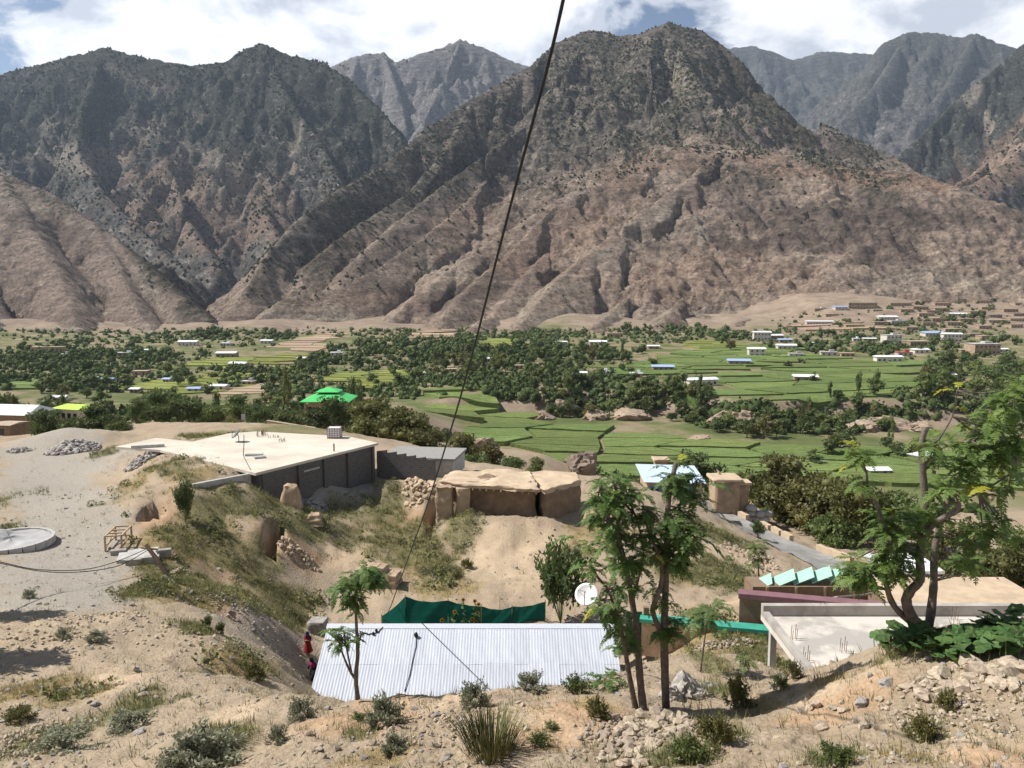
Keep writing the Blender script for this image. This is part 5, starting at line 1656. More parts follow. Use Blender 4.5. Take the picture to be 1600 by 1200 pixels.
def slab_roof():
    zs = -11.65
    c = [zpt(1199, 958, zs), zpt(1252, 1056, zs)]
    xl = (c[0].x + c[1].x) / 2; yf, yn = c[0].y, c[1].y - 1.2; xr = 27.0
    o = empty('unfinished_building', ((xl + xr) / 2, (yf + yn) / 2, -14.7)); tag(o, 'flat unfinished concrete roof with raised edges below the large right-hand tree', 'building')
    ox, oy, oz = o.location; w, d = xr - xl, yf - yn
    MB().box((0, 0, zs - 0.12 - oz), (w, d, 0.24)).build('slab', slab_mat(), o)
    M_board = mat('weathered_parapet', (0.27, 0.245, 0.215), col2=(0.42, 0.39, 0.35), scale=1.1, bump=0.4, bscale=10, contrast=(0.35, 0.6))
    MB().box((0, d / 2 - 0.13, zs - oz + 0.18), (w, 0.26, 0.40)).build('parapet', M_board, o)
    MB().box((-w / 2 + 0.1, -0.14, zs - oz + 0.08), (0.2, d - 0.29, 0.2)).build('parapet', M_board, o)
    MB().box((0, 0.6, (zs - 0.24 - oz) / 2 - 0.2), (w - 2.2, d - 2.2, zs - 0.24 - oz + 0.4)).build('wall', M_concrete, o)
    for yy in (-d * 0.18, d * 0.42):
        MB().box((-w / 2 + 0.3, yy, (zs - 0.24 - oz) / 2 - .4), (0.22, 0.22, zs - 0.24 - oz + .8)).build('post', M_concrete, o)
    for px, py in ((1283, 962), (1238, 1000), (1315, 1020), (1490, 970), (1525, 995), (1257, 1035)):
        q = zpt(px, py, zs); mb = MB()
        for k in range(4):
            bx, by = (k % 2) * 0.14, (k // 2) * 0.14
            mb.tube([(q.x + bx - ox, q.y + by - oy, zs - oz - .02), (q.x + bx + .02 - ox, q.y + by - oy, zs - oz + 0.34 + 0.05 * k)], 0.010, 4)
        mb.build('starter_bars', M_iron, o)
slab_roof()


# ---- lumpy mud masses
def lumpy_prism(poly, z0, z1, amp=0.12, step=0.45, seed=0, over=0.0, rings=6, roof_amp=None):
    """hand-built mud: wall rings with uneven faces and a sagging, rounded top. poly anticlockwise (x, y); returns V, F for mesh_np (quads)"""
    pts = []
    n = len(poly)
    for i in range(n):
        a, b = Vector(poly[i]), Vector(poly[(i + 1) % n]); m_ = max(2, int((b - a).length / step))
        pts += [a.lerp(b, k / m_) for k in range(m_)]
    P_ = np.array([p[:] for p in pts]); c = P_.mean(0); m_ = len(P_)
    tg = np.roll(P_, -1, 0) - np.roll(P_, 1, 0); nr = np.stack([tg[:, 1], -tg[:, 0]], -1); nr /= np.linalg.norm(nr, axis=1, keepdims=True) + 1e-9
    s = np.arange(m_) * step
    V = []
    for r_ in range(rings + 1):
        t = r_ / rings
        off = amp * fbm(s + seed * 13, np.full(m_, t * 3.0 + seed), 1.1, 3, 2) + (over * sstep(0.86, 0.97, t) if over else 0)
        z = z0 + (z1 - z0) * t + (amp * 0.9 * fbm(s + seed * 7, np.full(m_, 5.0), 1.6, 3, 4) if r_ == rings else 0)
        q = P_ + nr * np.reshape(off, (-1, 1)) if np.ndim(off) else P_ + nr * off
        V.append(np.column_stack([q, np.full(m_, z) if np.ndim(z) == 0 else z]))
    ra = roof_amp if roof_amp is not None else amp
    for k in (0.97, 0.9, 0.75, 0.5, 0.25, 0.02):
        q = c + (P_ + nr * over - c) * k
        z = z1 + 0.04 + ra * fbm(q[:, 0] + seed, q[:, 1], 2.2, 3, 5) * (1 - k * .4)
        V.append(np.column_stack([q, z]))
    nr_ = len(V)
    i = np.arange(nr_ - 1)[:, None] * m_; k = np.arange(m_)[None, :]; k2 = (k + 1) % m_
    Fc = np.stack([i + k, i + k2, i + m_ + k2, i + m_ + k], -1).reshape(-1, 4)
    return np.concatenate(V), Fc


def lumpy_obj(name, poly, z0, z1, m, parent=None, **kw):
    V, Fc = lumpy_prism(poly, z0, z1, **kw)
    if parent is not None: V = V - np.array(parent.location)
    return link(name, mesh_np(name, V, Fc, 4, True), m, parent)


def ccw(poly):
    a = sum(poly[i][0] * poly[(i + 1) % len(poly)][1] - poly[(i + 1) % len(poly)][0] * poly[i][1] for i in range(len(poly)))
    return poly if a > 0 else poly[::-1]


M_hollow = mat('unlit_hollow', (0.035, 0.026, 0.02), var=.3, bump=0)


def mud_house(name, corners, z, zb, label, seed, hole=None):
    pl = ccw([tuple(zpt(px, py, z)[:2]) for px, py in corners])
    c = np.mean(pl, 0)
    o = empty(name, (c[0], c[1], zb)); tag(o, label, 'house')
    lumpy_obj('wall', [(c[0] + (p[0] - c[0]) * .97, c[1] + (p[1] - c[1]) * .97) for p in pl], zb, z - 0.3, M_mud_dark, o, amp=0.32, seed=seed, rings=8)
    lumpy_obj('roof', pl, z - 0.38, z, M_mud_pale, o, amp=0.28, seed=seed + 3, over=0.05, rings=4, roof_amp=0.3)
    return o, pl


def ruined_house():
    z, zb = -17.5, -20.9
    cor = [(688, 752), (722, 756), (843, 764), (828, 737), (760, 735), (702, 738)]
    pl = ccw([tuple(zpt(px, py, z)[:2]) for px, py in cor]); c = np.mean(pl, 0)
    o = empty('mud_house', (c[0], c[1], zb)); tag(o, 'ruined low mud house with gaping front beside the hanging cable', 'house')
    # the wall stands back under the roof edge, so the front lies in its shade
    back = [(c[0] + (p[0] - c[0]) * .93, c[1] + (p[1] - c[1]) * .93 + (0.7 if p[1] < c[1] else 0)) for p in pl]
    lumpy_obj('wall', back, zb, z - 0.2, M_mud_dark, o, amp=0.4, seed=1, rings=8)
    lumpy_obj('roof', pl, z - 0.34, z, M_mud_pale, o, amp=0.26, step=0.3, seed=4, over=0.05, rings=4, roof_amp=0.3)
    fa, fb = zpt(722, 756, z), zpt(843, 764, z)
    for k in range(11):
        p = fa.lerp(fb, (k + .5) / 11) + Vector((0, 0.25, -.42)) - o.location
        MB().tube([p + Vector((0, 1.2, 0)), p + Vector((0.03 * (k % 3), -.32 - .1 * (k % 2), -.02))], .075, 7).build('roof_beam', M_wood, o)
    # standing piers and the heaps of fallen wall between them
    for px, w, top in ((694, 1.4, -17.8), (724, 1.2, -17.85)):
        q = zpt(px, 759, -17.7)
        V, Fc = lumpy_prism([(q.x - w / 2, q.y - .4), (q.x + w / 2, q.y - .5), (q.x + w / 2, q.y + .5), (q.x - w / 2, q.y + .5)], zb - .3, top, amp=0.2, step=.25, seed=px, rings=9)
        link('pier', mesh_np('pier', V - np.array(o.location), Fc, 4, True), M_mud, o)
ruined_house()
o2, pl2 = mud_house('mud_house', [(850, 766), (907, 751), (899, 738), (826, 737)], -17.6, -21.2, 'square mud house with smooth rounded roof edge right of the ruined one', 5)

# broken walls, stumps, spoil
def stump(px, py, w, h, label, seed, d=None, m=M_mud, name='mud_stump'):
    q = g(px, py); d = d or w * .8
    pl = [(q.x - w / 2, q.y - d / 2), (q.x + w / 2, q.y - d / 2), (q.x + w / 2 * .8, q.y + d / 2), (q.x - w / 2 * .9, q.y + d / 2)]
    V, Fc = lumpy_prism(pl, q.z - .4, q.z + h, amp=0.2, step=0.3, seed=seed, rings=7, roof_amp=0.35)
    t = np.clip((V[:, 2] - q.z) / h, 0, 1)[:, None]
    V[:, :2] = np.array(q[:2]) + (V[:, :2] - np.array(q[:2])) * (1.15 - 0.5 * t)
    o = link(name, mesh_np(name, V - np.array(q), Fc, 4, True), m, None, q)
    return tag(o, label, 'stump' if name == 'mud_stump' else 'wall')
stump(456, 793, 1.6, 1.7, 'eroded pale mud stump in front of the dark block house', 3)
stump(492, 812, 1.2, 0.5, 'low crumbled lump of mud beside the eroded stump', 4)
stump(930, 815, 2.6, 0.8, 'short broken mud wall at the right of the square mud house', 6, name='mud_wall')


# ---- dark block house with the big pale roof
def block_mat():
    m = bpy.data.materials.new('block_masonry'); m.use_nodes = True
    nt = m.node_tree; N, L = nt.nodes.new, nt.links.new
    b = nt.nodes['Principled BSDF']; b.inputs['Roughness'].default_value = 0.95
    tc = N('ShaderNodeTexCoord'); mp = N('ShaderNodeMapping')
    L(tc.outputs['UV'], mp.inputs[0])
    br = N('ShaderNodeTexBrick'); br.inputs['Scale'].default_value = 1.0; br.inputs['Brick Width'].default_value = 0.42; br.inputs['Row Height'].default_value = 0.21
    br.inputs['Mortar Size'].default_value = 0.018; br.inputs['Color1'].default_value = (0.075, 0.07, 0.066, 1); br.inputs['Color2'].default_value = (0.105, 0.098, 0.092, 1); br.inputs['Mortar'].default_value = (0.135, 0.127, 0.119, 1)
    L(tc.outputs['UV'], br.inputs['Vector']); L(br.outputs['Color'], b.inputs['Base Color'])
    bp = N('ShaderNodeBump'); bp.inputs['Strength'].default_value = 0.5; bp.inputs['Distance'].default_value = 0.02; bp.invert = True
    L(br.outputs['Fac'], bp.inputs['Height']); L(bp.outputs[0], b.inputs['Normal'])
    return m


M_block = block_mat()


def wall_quad(name, a, b, z0a, z0b, z1a, z1b, th, parent, m, sub=1):
    """upright masonry wall between plan points with UVs in metres"""
    a, b = Vector(a[:2]), Vector(b[:2]); d = (b - a).normalized(); n = Vector((d.y, -d.x)) * th
    L_ = (b - a).length
    P_ = [(a.x, a.y, z0a), (b.x, b.y, z0b), (b.x, b.y, z1b), (a.x, a.y, z1a)]
    Q_ = [(p[0] - n.x, p[1] - n.y, p[2]) for p in P_]
    l = parent.location
    me = bpy.data.meshes.new(name)
    me.from_pydata([tuple(Vector(p) - l) for p in P_ + Q_], [], [(0, 1, 2, 3), (7, 6, 5, 4), (3, 2, 6, 7), (1, 5, 6, 2), (0, 3, 7, 4), (0, 4, 5, 1)])
    uv = me.uv_layers.new(name='UVMap')
    uvs = [(0, z0a), (L_, z0b), (L_, z1b), (0, z1a)]
    for poly in me.polygons:
        for li, vi in zip(poly.loop_indices, poly.vertices):
            u, v = uvs[vi % 4]; uv.data[li].uv = (u + (th if vi > 3 else 0), v)
    me.update()
    return link(name, me, m, parent)


def block_house():
    z = -15.75
    rp = [(180, 698), (244, 684), (300, 690), (358, 677), (400, 674), (545, 682), (591, 692), (399, 739), (250, 703)]
    pl = [zpt(px, py, z) for px, py in rp]
    o = empty('block_house', (pl[7].x + 3, pl[7].y + 4, -19.8)); tag(o, 'large dark block-walled house with a wide bare concrete roof', 'house')
    l = o.location
    M_slab = mat('pale_screed', (0.46, 0.41, 0.335), col2=(0.60, 0.545, 0.455), scale=0.25, bump=0.15, bscale=6, contrast=(0.35, 0.65), detail=8)
    q = ccw([(p.x - l.x, p.y - l.y) for p in pl])
    MB().poly_prism(q, z - l.z - 0.24, z - l.z).build('roof', M_slab, o)
    fl, fr, bk = pl[7], pl[6], pl[5]
    ins = 0.35
    A = Vector((fl.x + .25, fl.y + .45)); B = Vector((fr.x - .5, fr.y - .1))
    wall_quad('wall', A, B, -20.4, -20.4, z - .24, z - .24, 0.3, o, M_block)
    wall_quad('wall', (pl[8].x + .4, pl[8].y + .3), A, -19.6, -20.4, z - .24, z - .24, 0.3, o, M_block)
    wall_quad('wall', B, (bk.x, bk.y - .2), -20.4, -20.0, z - .24, z - .24, 0.3, o, M_block)
    D = (B - A); nrm = Vector((D.y, -D.x)).normalized()
    M_col = mat('dark_column', (0.10, 0.095, 0.09), var=.15, bump=.2)
    for t in (0.02, 0.30, 0.52, 0.74, 0.985):
        c = A + D * t + nrm * 0.05
        MB().box((c.x - l.x, c.y - l.y, (-20.3 + z - .24) / 2 - l.z), (0.34, 0.34, 20.3 + z - .24), math.atan2(D.y, D.x)).build('column', M_col, o)
    # filled-in opening
    c = A + D * 0.41 + nrm * 0.03
    MB().box((c.x - l.x, c.y - l.y, z - 1.0 - l.z), (2.0, 0.1, 0.14), math.atan2(D.y, D.x)).build('lintel', M_concrete, o)
    MB().tube([zpt(522, 705, z) - l, zpt(522, 705, z) - l + Vector((0, 0, .75))], 0.07, 7).build('vent_pipe', M_iron, o)
    # small raised curb on the left wing
    a, b = zpt(205, 701, z), zpt(257, 698, z)
    MB().bar(a - l + Vector((0, 0, .14)), b - l + Vector((0, 0, .14)), 0.3, 0.3).build('curb', M_concrete, o)
    # grass terrace wall in front
    a, b = zpt(281, 763, -16.1), zpt(392, 742, -16.1)
    o2 = empty('terrace_wall', (a.x, a.y, -19)); tag(o2, 'low pale terrace wall running out from the corner of the block house', 'wall')
    wall_quad('wall', a, b, -19.5, -20.3, -15.98, -15.98, 0.35, o2, M_concrete)
    return o, z
bh, ZR = block_house()


def annex():
    o = empty('stepped_wall', (at(640, 740, 82).x, 82, -20)); tag(o, 'dark block wall with stepped top joining the block house', 'wall')
    x0 = zpt(586, 706, -16.6); x1 = zpt(680, 718, -17.4)
    a = Vector((x0.x, 81.2)); b = Vector((x1.x, 79.6))
    n = 6
    for i in range(n):
        p, q = a.lerp(b, i / n), a.lerp(b, (i + 1) / n)
        zt = -16.75 - 0.13 * i - (0 if i % 2 else 0.0)
        wall_quad('wall_bay', p, q, -21, -21, zt - .16 * (i % 1), zt + 0.18, 0.32, o, M_block)
    # sunken grey roof behind it
    MB().box((1.2, 4.2, 2.0), (8.0, 6.0, 0.25), R(-9)).build('roof', mat('dim_screed', (0.26, 0.25, 0.235), var=.15, bump=.2), o)
    MB().box((1.2, 4.2, 0.9), (7.6, 5.6, 1.9), R(-9)).build('wall', M_concrete, o)
annex()
dish(zpt(371, 690, ZR) + Vector((0, 0, 0.75)), 0.62, R(200), R(40), ZR, 'dark grey satellite dish on the pale roof of the block house', M_dish_dark)
# water tote in a cage
q = zpt(523, 684, ZR)
o = empty('water_tank', q); tag(o, 'white water tank in a rusty grid cage at the back of the pale roof', 'water tank')
MB().box((0, 0, 0.62), (1.25, 1.05, 1.0)).build('tank', M_dish, o)
mb = MB()
for k in range(6):
    x = -0.66 + 1.32 * k / 5
    for yy in (-.56, .56): mb.bar((x, yy, 0.1), (x, yy, 1.16), 0.04)
    zz = 0.14 + k * 0.2
    for yy in (-.56, .56): mb.bar((-.66, yy, zz), (.66, yy, zz), 0.035)
    for xx in (-.66, .66): mb.bar((xx, -.56, zz), (xx, .56, zz), 0.035)
mb.build('cage', M_maroon, o); MB().box((0, 0, 0.05), (1.36, 1.16, 0.1)).build('pallet', M_wood, o)
for i, (px, py) in enumerate(((404, 682), (415, 680), (428, 684), (440, 690))):
    q = zpt(px, py, ZR); mb = MB(); rr = random.Random(i)
    for k in range(9):
        x, y = rr.uniform(-.5, .5), rr.uniform(-.3, .3)
        mb.tube([(x, y, 0), (x + rr.uniform(-.1, .1), y, rr.uniform(0.4, 0.8) * (1.0 if i < 2 else .5))], 0.022, 4)
    tag(mb.build('rebar_cluster', M_iron, loc=q), ('thick', 'tallest', 'short', 'sparse')[i] + ' tuft of rusty starter bars on the pale roof, ' + ('by the dish', 'right of the dish', 'mid roof', 'nearest the water tank')[i], 'rebar')
for i, (px, py, w, rz) in enumerate(((397, 712, 1.6, .1), (406, 716, 1.0, .5))):
    tag(MB().box((0, 0, 0.1), (w, 0.5, 0.2), rz).build('concrete_plank', M_concrete, loc=zpt(px, py, ZR)), ('longer', 'shorter')[i] + ' concrete plank left lying on the pale roof', 'plank')
q = [zpt(px, py, ZR) + Vector((0, 0, .03)) for px, py in ((381, 680), (381, 695), (380, 712), (386, 724), (392, 735))]
tag(MB().tube([c - q[0] for c in q], 0.025, 4).build('roof_cable', M_black, loc=q[0]), 'thin black cable trailing from the dish across the pale roof', 'cable')

# ---- blue fronted house and huts down by the tarred road
def blue_house():
    y = 88.0; zr = at(1050, 742, y).z
    o = empty('blue_house', (at(1050, 750, y).x, y + 1, zr - 3.1)); tag(o, 'house with pale blue sheet roof and bright blue door frames by the road', 'house')
    w, d, h = 6.0, 5.2, 2.7
    M_bl = mat('blue_paint', (0.05, 0.19, 0.42), var=0.1, bump=0)
    MB().box((0, 0, h / 2 - .3), (w, d, h + .6)).build('wall', M_mud, o)
    MB().add([(-w / 2 - .5, -d / 2 - .6, h + .12), (w / 2 + .4, -d / 2 - .6, h - .05), (w / 2 + .4, d / 2 + .5, h + .55), (-w / 2 - .5, d / 2 + .5, h + .75),
              (-w / 2 - .5, -d / 2 - .6, h + .04), (w / 2 + .4, -d / 2 - .6, h - .13), (w / 2 + .4, d / 2 + .5, h + .47), (-w / 2 - .5, d / 2 + .5, h + .67)],
             [(0, 1, 2, 3), (7, 6, 5, 4), (0, 4, 5, 1), (1, 5, 6, 2), (2, 6, 7, 3), (3, 7, 4, 0)]).build('roof', mat('pale_blue_sheet', (0.48, 0.58, 0.70), rough=0.5, var=0.06, bump=0.1), o)
    for x, ww, hh, nm in ((-2.3, 0.9, 1.9, 'door'), (-0.7, 1.1, 1.2, 'window'), (1.2, 1.1, 1.2, 'window')):
        zc = 1.05 if nm == 'door' else 1.35
        p = MB().box((x, -d / 2 - .03, zc), (ww, 0.08, hh)).build(nm, M_glass, o)
        f = MB()
        for s in (-1, 1): f.box((x + s * (ww / 2 + .09), -d / 2 - .06, zc), (0.18, 0.14, hh + .3))
        f.box((x, -d / 2 - .06, zc + hh / 2 + .08), (ww, 0.135, 0.16)); f.build('frame', M_bl, p)
    MB().box((-2.8, -d / 2 - .5, 0.2), (1.2, 0.9, 0.7)).build('step', M_roof_white, o)
blue_house()
for i, (px, py, w, lab) in enumerate(((1131, 784, 3.0, 'tan flat-topped mud hut with a corner horn right of the blue house'), (1157, 786, 1.5, 'narrow little mud hut beside the horned one'), (1032, 731, 1.8, 'orange brick hut just behind the pale blue roof'))):
    q = at(px, py, 96 if i < 2 else 118); zz = q.z
    o = empty('mud_hut', (q.x, q.y, zz)); tag(o, lab, 'hut')
    h = 2.9 if i == 0 else (2.5 if i == 1 else 1.2)
    V, Fc = lumpy_prism([(-w / 2, -w / 2), (w / 2, -w / 2), (w / 2, w / 2), (-w / 2, w / 2)], -2.5, h, amp=0.08, seed=i)
    link('wall', mesh_np('wall', V, Fc, 4, True), M_mud, o)
    V, Fc = lumpy_prism([(-w / 2 - .3, -w / 2 - .3), (w / 2 + .3, -w / 2 - .3), (w / 2 + .3, w / 2 + .3), (-w / 2 - .3, w / 2 + .3)], h - .02, h + .28, amp=0.08, seed=i + 4, rings=2)
    link('roof', mesh_np('roof', V, Fc, 4, True), M_mud_pale, o)
    if i == 0: MB().tube([(-.4, 1, h + .2), (-.5, 1, h + .6), (-.75, 1, h + .95)], [0.3, 0.18, 0.03], 6).build('horn', M_mud_pale, o)
o = empty('stone_stack', g(1180, 818)); tag(o, 'whitish heap of bagged stone beside the tarred road', 'heap')
for k in range(7):
    V, Fq = ICO2; rr = np.random.default_rng(k); v = V * (1 + rr.uniform(-.12, .12, (len(V), 1))) * (0.75, 0.6, 0.42)
    link('bag', mesh_np('bag', v, Fq, 3, True), M_roof_grey, o, ((k % 3 - 1) * 1.0 + (0.5 if k > 2 else 0), 0.3 * (k % 2), 0.35 + 0.7 * (k // 3)))

# ---- left-hand and mid-distance houses
def gable_free_house(name, px, py, y, w, d, h, roofm, wallm, label, rz=0.0, rise=1.0, hip=0.5, windows=3, over=0.6):
    """house with a hipped sheet roof; (px, py) is the middle of its front eave"""
    e = at(px, py, y); o = empty(name, (e.x, e.y, e.z - h), rz); tag(o, label, 'house')
    MB().box((0, d / 2, h / 2 - 1.5), (w, d, h + 3)).build('wall', wallm, o)
    X0, X1, Y0, Y1 = -w / 2 - over, w / 2 + over, -over, d + over; hx = hip * w / 2; ym = (Y0 + Y1) / 2
    MB().add([(X0, Y0, h + .02), (X1, Y0, h + .02), (X1, Y1, h + .02), (X0, Y1, h + .02), (X0 + hx, ym, h + rise), (X1 - hx, ym, h + rise)],
             [(0, 1, 5, 4), (1, 2, 5), (2, 3, 4, 5), (3, 0, 4), (3, 2, 1, 0)]).build('roof', roofm, o)
    for k in range(windows):
        x = -w / 2 + w * (k + .5) / windows
        wn = MB().box((x, -.03, h * .55), (0.9, 0.1, 1.2)).build('window', M_glass, o)
        MB().box((x, -.06, h * .55 - .66), (1.15, 0.2, 0.1)).build('sill', wallm, wn)
    return o


M_lime = mat('lime_sheet', (0.42, 0.62, 0.08), rough=0.5, var=0.06, scale=0.5, bump=0)
M_green_roof = mat('vivid_green_sheet', (0.08, 0.50, 0.14), rough=0.5, var=0.08, scale=0.5, bump=0)
M_cream = mat('cream_plaster', (0.58, 0.52, 0.38), var=0.08, scale=0.8, bump=0.1)
M_pinkw = mat('salmon_plaster', (0.42, 0.27, 0.19), var=0.1, scale=0.8, bump=0.1)
gable_free_house('lime_roofed_house', 103, 639, 175, 6.6, 6, 3.4, M_lime, M_cream, 'cream house with lime green roof behind the gravel heap', R(-18), 0.7, 0.35, 4)
gable_free_house('white_roofed_shed', 8, 648, 165, 9.5, 8, 4.0, M_roof_white, M_mud_dark, 'long dark shed with white pitched roof at the left edge', R(-8), 1.6, 0.1, 2)
gable_free_house('brick_hut', 2, 664, 150, 3.6, 4, 3.0, M_roof_mud, M_mud_dark, 'small brown hut below the white-roofed shed', R(-10), 0.3, 0.1, 1)
def pagoda():
    y = 170.0; e = at(508, 627, y)
    o = empty('green_roofed_building', (e.x, e.y, e.z - 7)); tag(o, 'salmon building with a vivid green two-tiered roof rising over the trees', 'building')
    w, d, h = 8.6, 8.0, 7.0
    MB().box((-.3, d / 2, h / 2 - 1), (w - 1.6, d - 1, h + 2)).build('wall', M_pinkw, o)
    def hip(z, hw, hd, rise, top, name):
        MB().add([(-hw, d / 2 - hd, z), (hw, d / 2 - hd, z), (hw, d / 2 + hd, z), (-hw, d / 2 + hd, z), (-hw * top, d / 2 - hd * top, z + rise), (hw * top, d / 2 - hd * top, z + rise), (hw * top, d / 2 + hd * top, z + rise), (-hw * top, d / 2 + hd * top, z + rise),
                  (-hw, d / 2 - hd, z - .15), (hw, d / 2 - hd, z - .15), (hw, d / 2 + hd, z - .15), (-hw, d / 2 + hd, z - .15)],
                 [(0, 1, 5, 4), (1, 2, 6, 5), (2, 3, 7, 6), (3, 0, 4, 7), (4, 5, 6, 7), (8, 9, 1, 0), (9, 10, 2, 1), (10, 11, 3, 2), (11, 8, 0, 3), (11, 10, 9, 8)]).build(name, M_green_roof, o)
    hip(h, 5.3, 5.0, 1.3, 0.42, 'lower_roof')
    MB().box((0, d / 2, h + 1.5), (3.6, 3.4, 0.5)).build('roof_lantern', M_black, o)
    hip(h + 1.75, 2.5, 2.3, 0.75, 0.2, 'upper_roof')
    MB().add([(1.9, -1.2, h - .9), (3.3, -1.2, h - .4), (3.9, -1.4, h - 2.0), (2.5, -1.4, h - 2.6), (1.9, -1.12, h - .95), (3.3, -1.12, h - .45), (3.9, -1.32, h - 2.05), (2.5, -1.32, h - 2.65)],
             [(0, 1, 2, 3), (7, 6, 5, 4), (0, 4, 5, 1), (1, 5, 6, 2), (2, 6, 7, 3), (3, 7, 4, 0)]).build('porch_roof', M_green_roof, o)
    for k in range(3):
        MB().box((-3.4 + k * 1.5, 0.45, h - 2.0), (0.8, 0.1, 1.4)).build('window', M_glass, o)
    for x in (-4.2, 4.2):
        MB().box((x, -.4, h / 2 - .2), (0.35, 0.35, h)).build('pillar', M_pinkw, o)
pagoda()
a, b = at(418, 660, 148), at(492, 664, 140)
capped_wall('compound_wall', a, b, a.z - 3, 0.4, M_roof_mud, 0.14, 0.06, M_mud_dark, 'long brown compound wall with pale top below the green-roofed building')
a, b = at(322, 641, 175), at(362, 637, 178)
capped_wall('compound_wall', a, b, a.z - 3, 0.4, M_roof_mud, 0.25, 0.1, M_pinkw, 'reddish yard wall between the trees left of the green-roofed building')
a, b = at(380, 650, 120), at(384, 668, 119)
MBp = empty('signpost', (a.x, a.y, gz(a.x, a.y))); tag(MBp, 'pale crooked board on a post beyond the pale roof', 'sign')
MB().box((0, 0, 0.9), (0.6, 0.08, 0.9)).build('board', M_roof_grey, MBp); MB().box((0, 0.1, 0.4), (0.12, 0.12, 1.2)).build('post', M_wood, MBp)
# ------------------------------------------------------------------ tarred road
def ribbon(name, line, width, z_off, m, kind='structure', n=60, across=5):
    P_ = [Vector(p) for p in line]
    def cr(t):
        t = t * (len(P_) - 1); i = min(int(t), len(P_) - 2); f = t - i
        p0, p1, p2, p3 = P_[max(i - 1, 0)], P_[i], P_[i + 1], P_[min(i + 2, len(P_) - 1)]
        return 0.5 * ((2 * p1) + (p2 - p0) * f + (2 * p0 - 5 * p1 + 4 * p2 - p3) * f * f + (3 * p1 - p0 - 3 * p2 + p3) * f ** 3)
    C = [cr(i / n) for i in range(n + 1)]; V = []
    for i, c in enumerate(C):
        d = (C[min(i + 1, n)] - C[max(i - 1, 0)]); d = Vector((d.x, d.y, 0)).normalized(); s = Vector((d.y, -d.x, 0))
        for k in range(across + 1):
            q = c + s * (k / across - 0.5) * width
            V.append((q.x, q.y, max(gz(q.x, q.y), c.z - .25) + z_off))
    V = np.array(V); me = mesh_np(name, V, grid_faces(n + 1, across + 1), 4, True)
    o = tag(link(name, me, m), kind=kind)
    return o, C


M_tar = mat('old_tar', (0.20, 0.195, 0.185), col2=(0.30, 0.285, 0.26), scale=0.6, bump=0.2, bscale=12)
road_px = [(1075, 788, 98), (1120, 806, 93), (1160, 825, 87.5), (1200, 845, 82), (1248, 864, 77), (1290, 880, 73), (1345, 905, 67.5), (1400, 930, 62), (1520, 962, 56)]
rl = [at(*p) for p in road_px]
road, RC = ribbon('road', rl, 5.2, 0.10, M_tar)
kerb_n = 0
stone_kerb = empty('roadside_parapet', RC[20]); tag(stone_kerb, 'broken line of pale parapet blocks along the far side of the tarred road', 'parapet')
for i in range(6, 54, 3):
    if i in (12, 24, 27, 39): continue
    c = RC[i]; d = RC[i + 1] - RC[i - 1]; a = math.atan2(d.y, d.x); s = Vector((-d.y, d.x, 0)).normalized()
    q = c + s * 2.9
    MB().box((0, 0, 0.2), (1.7, 0.5, 0.75), a).build('parapet_block', M_mud_pale, stone_kerb, loc=Vector((q.x, q.y, max(gz(q.x, q.y), c.z - .2))) - stone_kerb.location)

# ------------------------------------------------------------------ gravel heap, stones, cement base by the track
M_grey_stone = mat('grey_stone', (0.20, 0.185, 0.17), col2=(0.36, 0.33, 0.295), scale=3, bump=0.5, bscale=14, obj_var=0.2)
M_pale_stone = mat('pale_stone', (0.29, 0.235, 0.175), col2=(0.44, 0.365, 0.275), scale=3, bump=0.5, bscale=14, obj_var=0.18)
M_cement = mat('cement_heap', (0.30, 0.295, 0.285), col2=(0.40, 0.395, 0.385), scale=1.2, bump=0.3, bscale=16)


def rock_mesh(name, seed, sub=1, squash=0.65, jag=0.28):
    v, f = ICO2 if sub == 2 else ICO1
    rng = np.random.default_rng(seed)
    w = v * (1 + rng.uniform(-jag, jag, (len(v), 1)))
    # a few flat broken faces
    for _ in range(4):
        n = rng.normal(size=3); n /= np.linalg.norm(n); h = rng.uniform(0.45, 0.75)
        dd = w @ n; w = w - np.maximum(dd - h, 0)[:, None] * n
    w *= (1, rng.uniform(.65, .95), squash * rng.uniform(.8, 1.2))
    return mesh_np(name, w, f, 3, False)


ROCKS = {}
for nm, mm in (('g', M_grey_stone), ('p', M_pale_stone)):
    ROCKS[nm] = [rock_mesh('stone', 40 + i, 2) for i in range(6)]
    for me in ROCKS[nm]: me.materials.append(mm)


def base_disc():
    c = g(16, 850); o = empty('cement_mixing_base', c); tag(o, 'round cement pad with grey heap and block rim beside the track', 'cement pad')
    r = 2.55
    V = []; nr, na = 9, 40
    for i in range(nr):
        q = i / (nr - 1)
        for k in range(na):
            a = 2 * math.pi * k / na
            h = 0.22 + 0.75 * math.exp(-((q * r * math.cos(a) + 1.1) ** 2 + (q * r * math.sin(a) - 0.3) ** 2) / 1.1) + 0.05 * math.sin(a * 5 + q * 7)
            V.append((q * r * math.cos(a) * 1.0, q * r * math.sin(a), h))
    V = np.array(V); i = np.arange(nr - 1)[:, None] * na; k = np.arange(na)[None, :]; k2 = (k + 1) % na
    Fc = np.stack([i + k, i + na + k, i + na + k2, i + k2], -1).reshape(-1, 4)
    link('cement_heap', mesh_np('cement_heap', V, Fc, 4, True), M_cement, o)
    bm_ = MB().box((0, 0, 0.1), (0.76, 0.22, 0.5)); me = None
    for k in range(21):
        a = 2 * math.pi * k / 21
        loc = (math.cos(a) * (r + .1), math.sin(a) * (r + .1), 0)
        if me is None:
            q = bm_.build('rim_block', M_concrete, o, loc=loc, rz=a + math.pi / 2); me = q.data
        else: link('rim_block', me, None, o, loc, a + math.pi / 2)
base_disc()


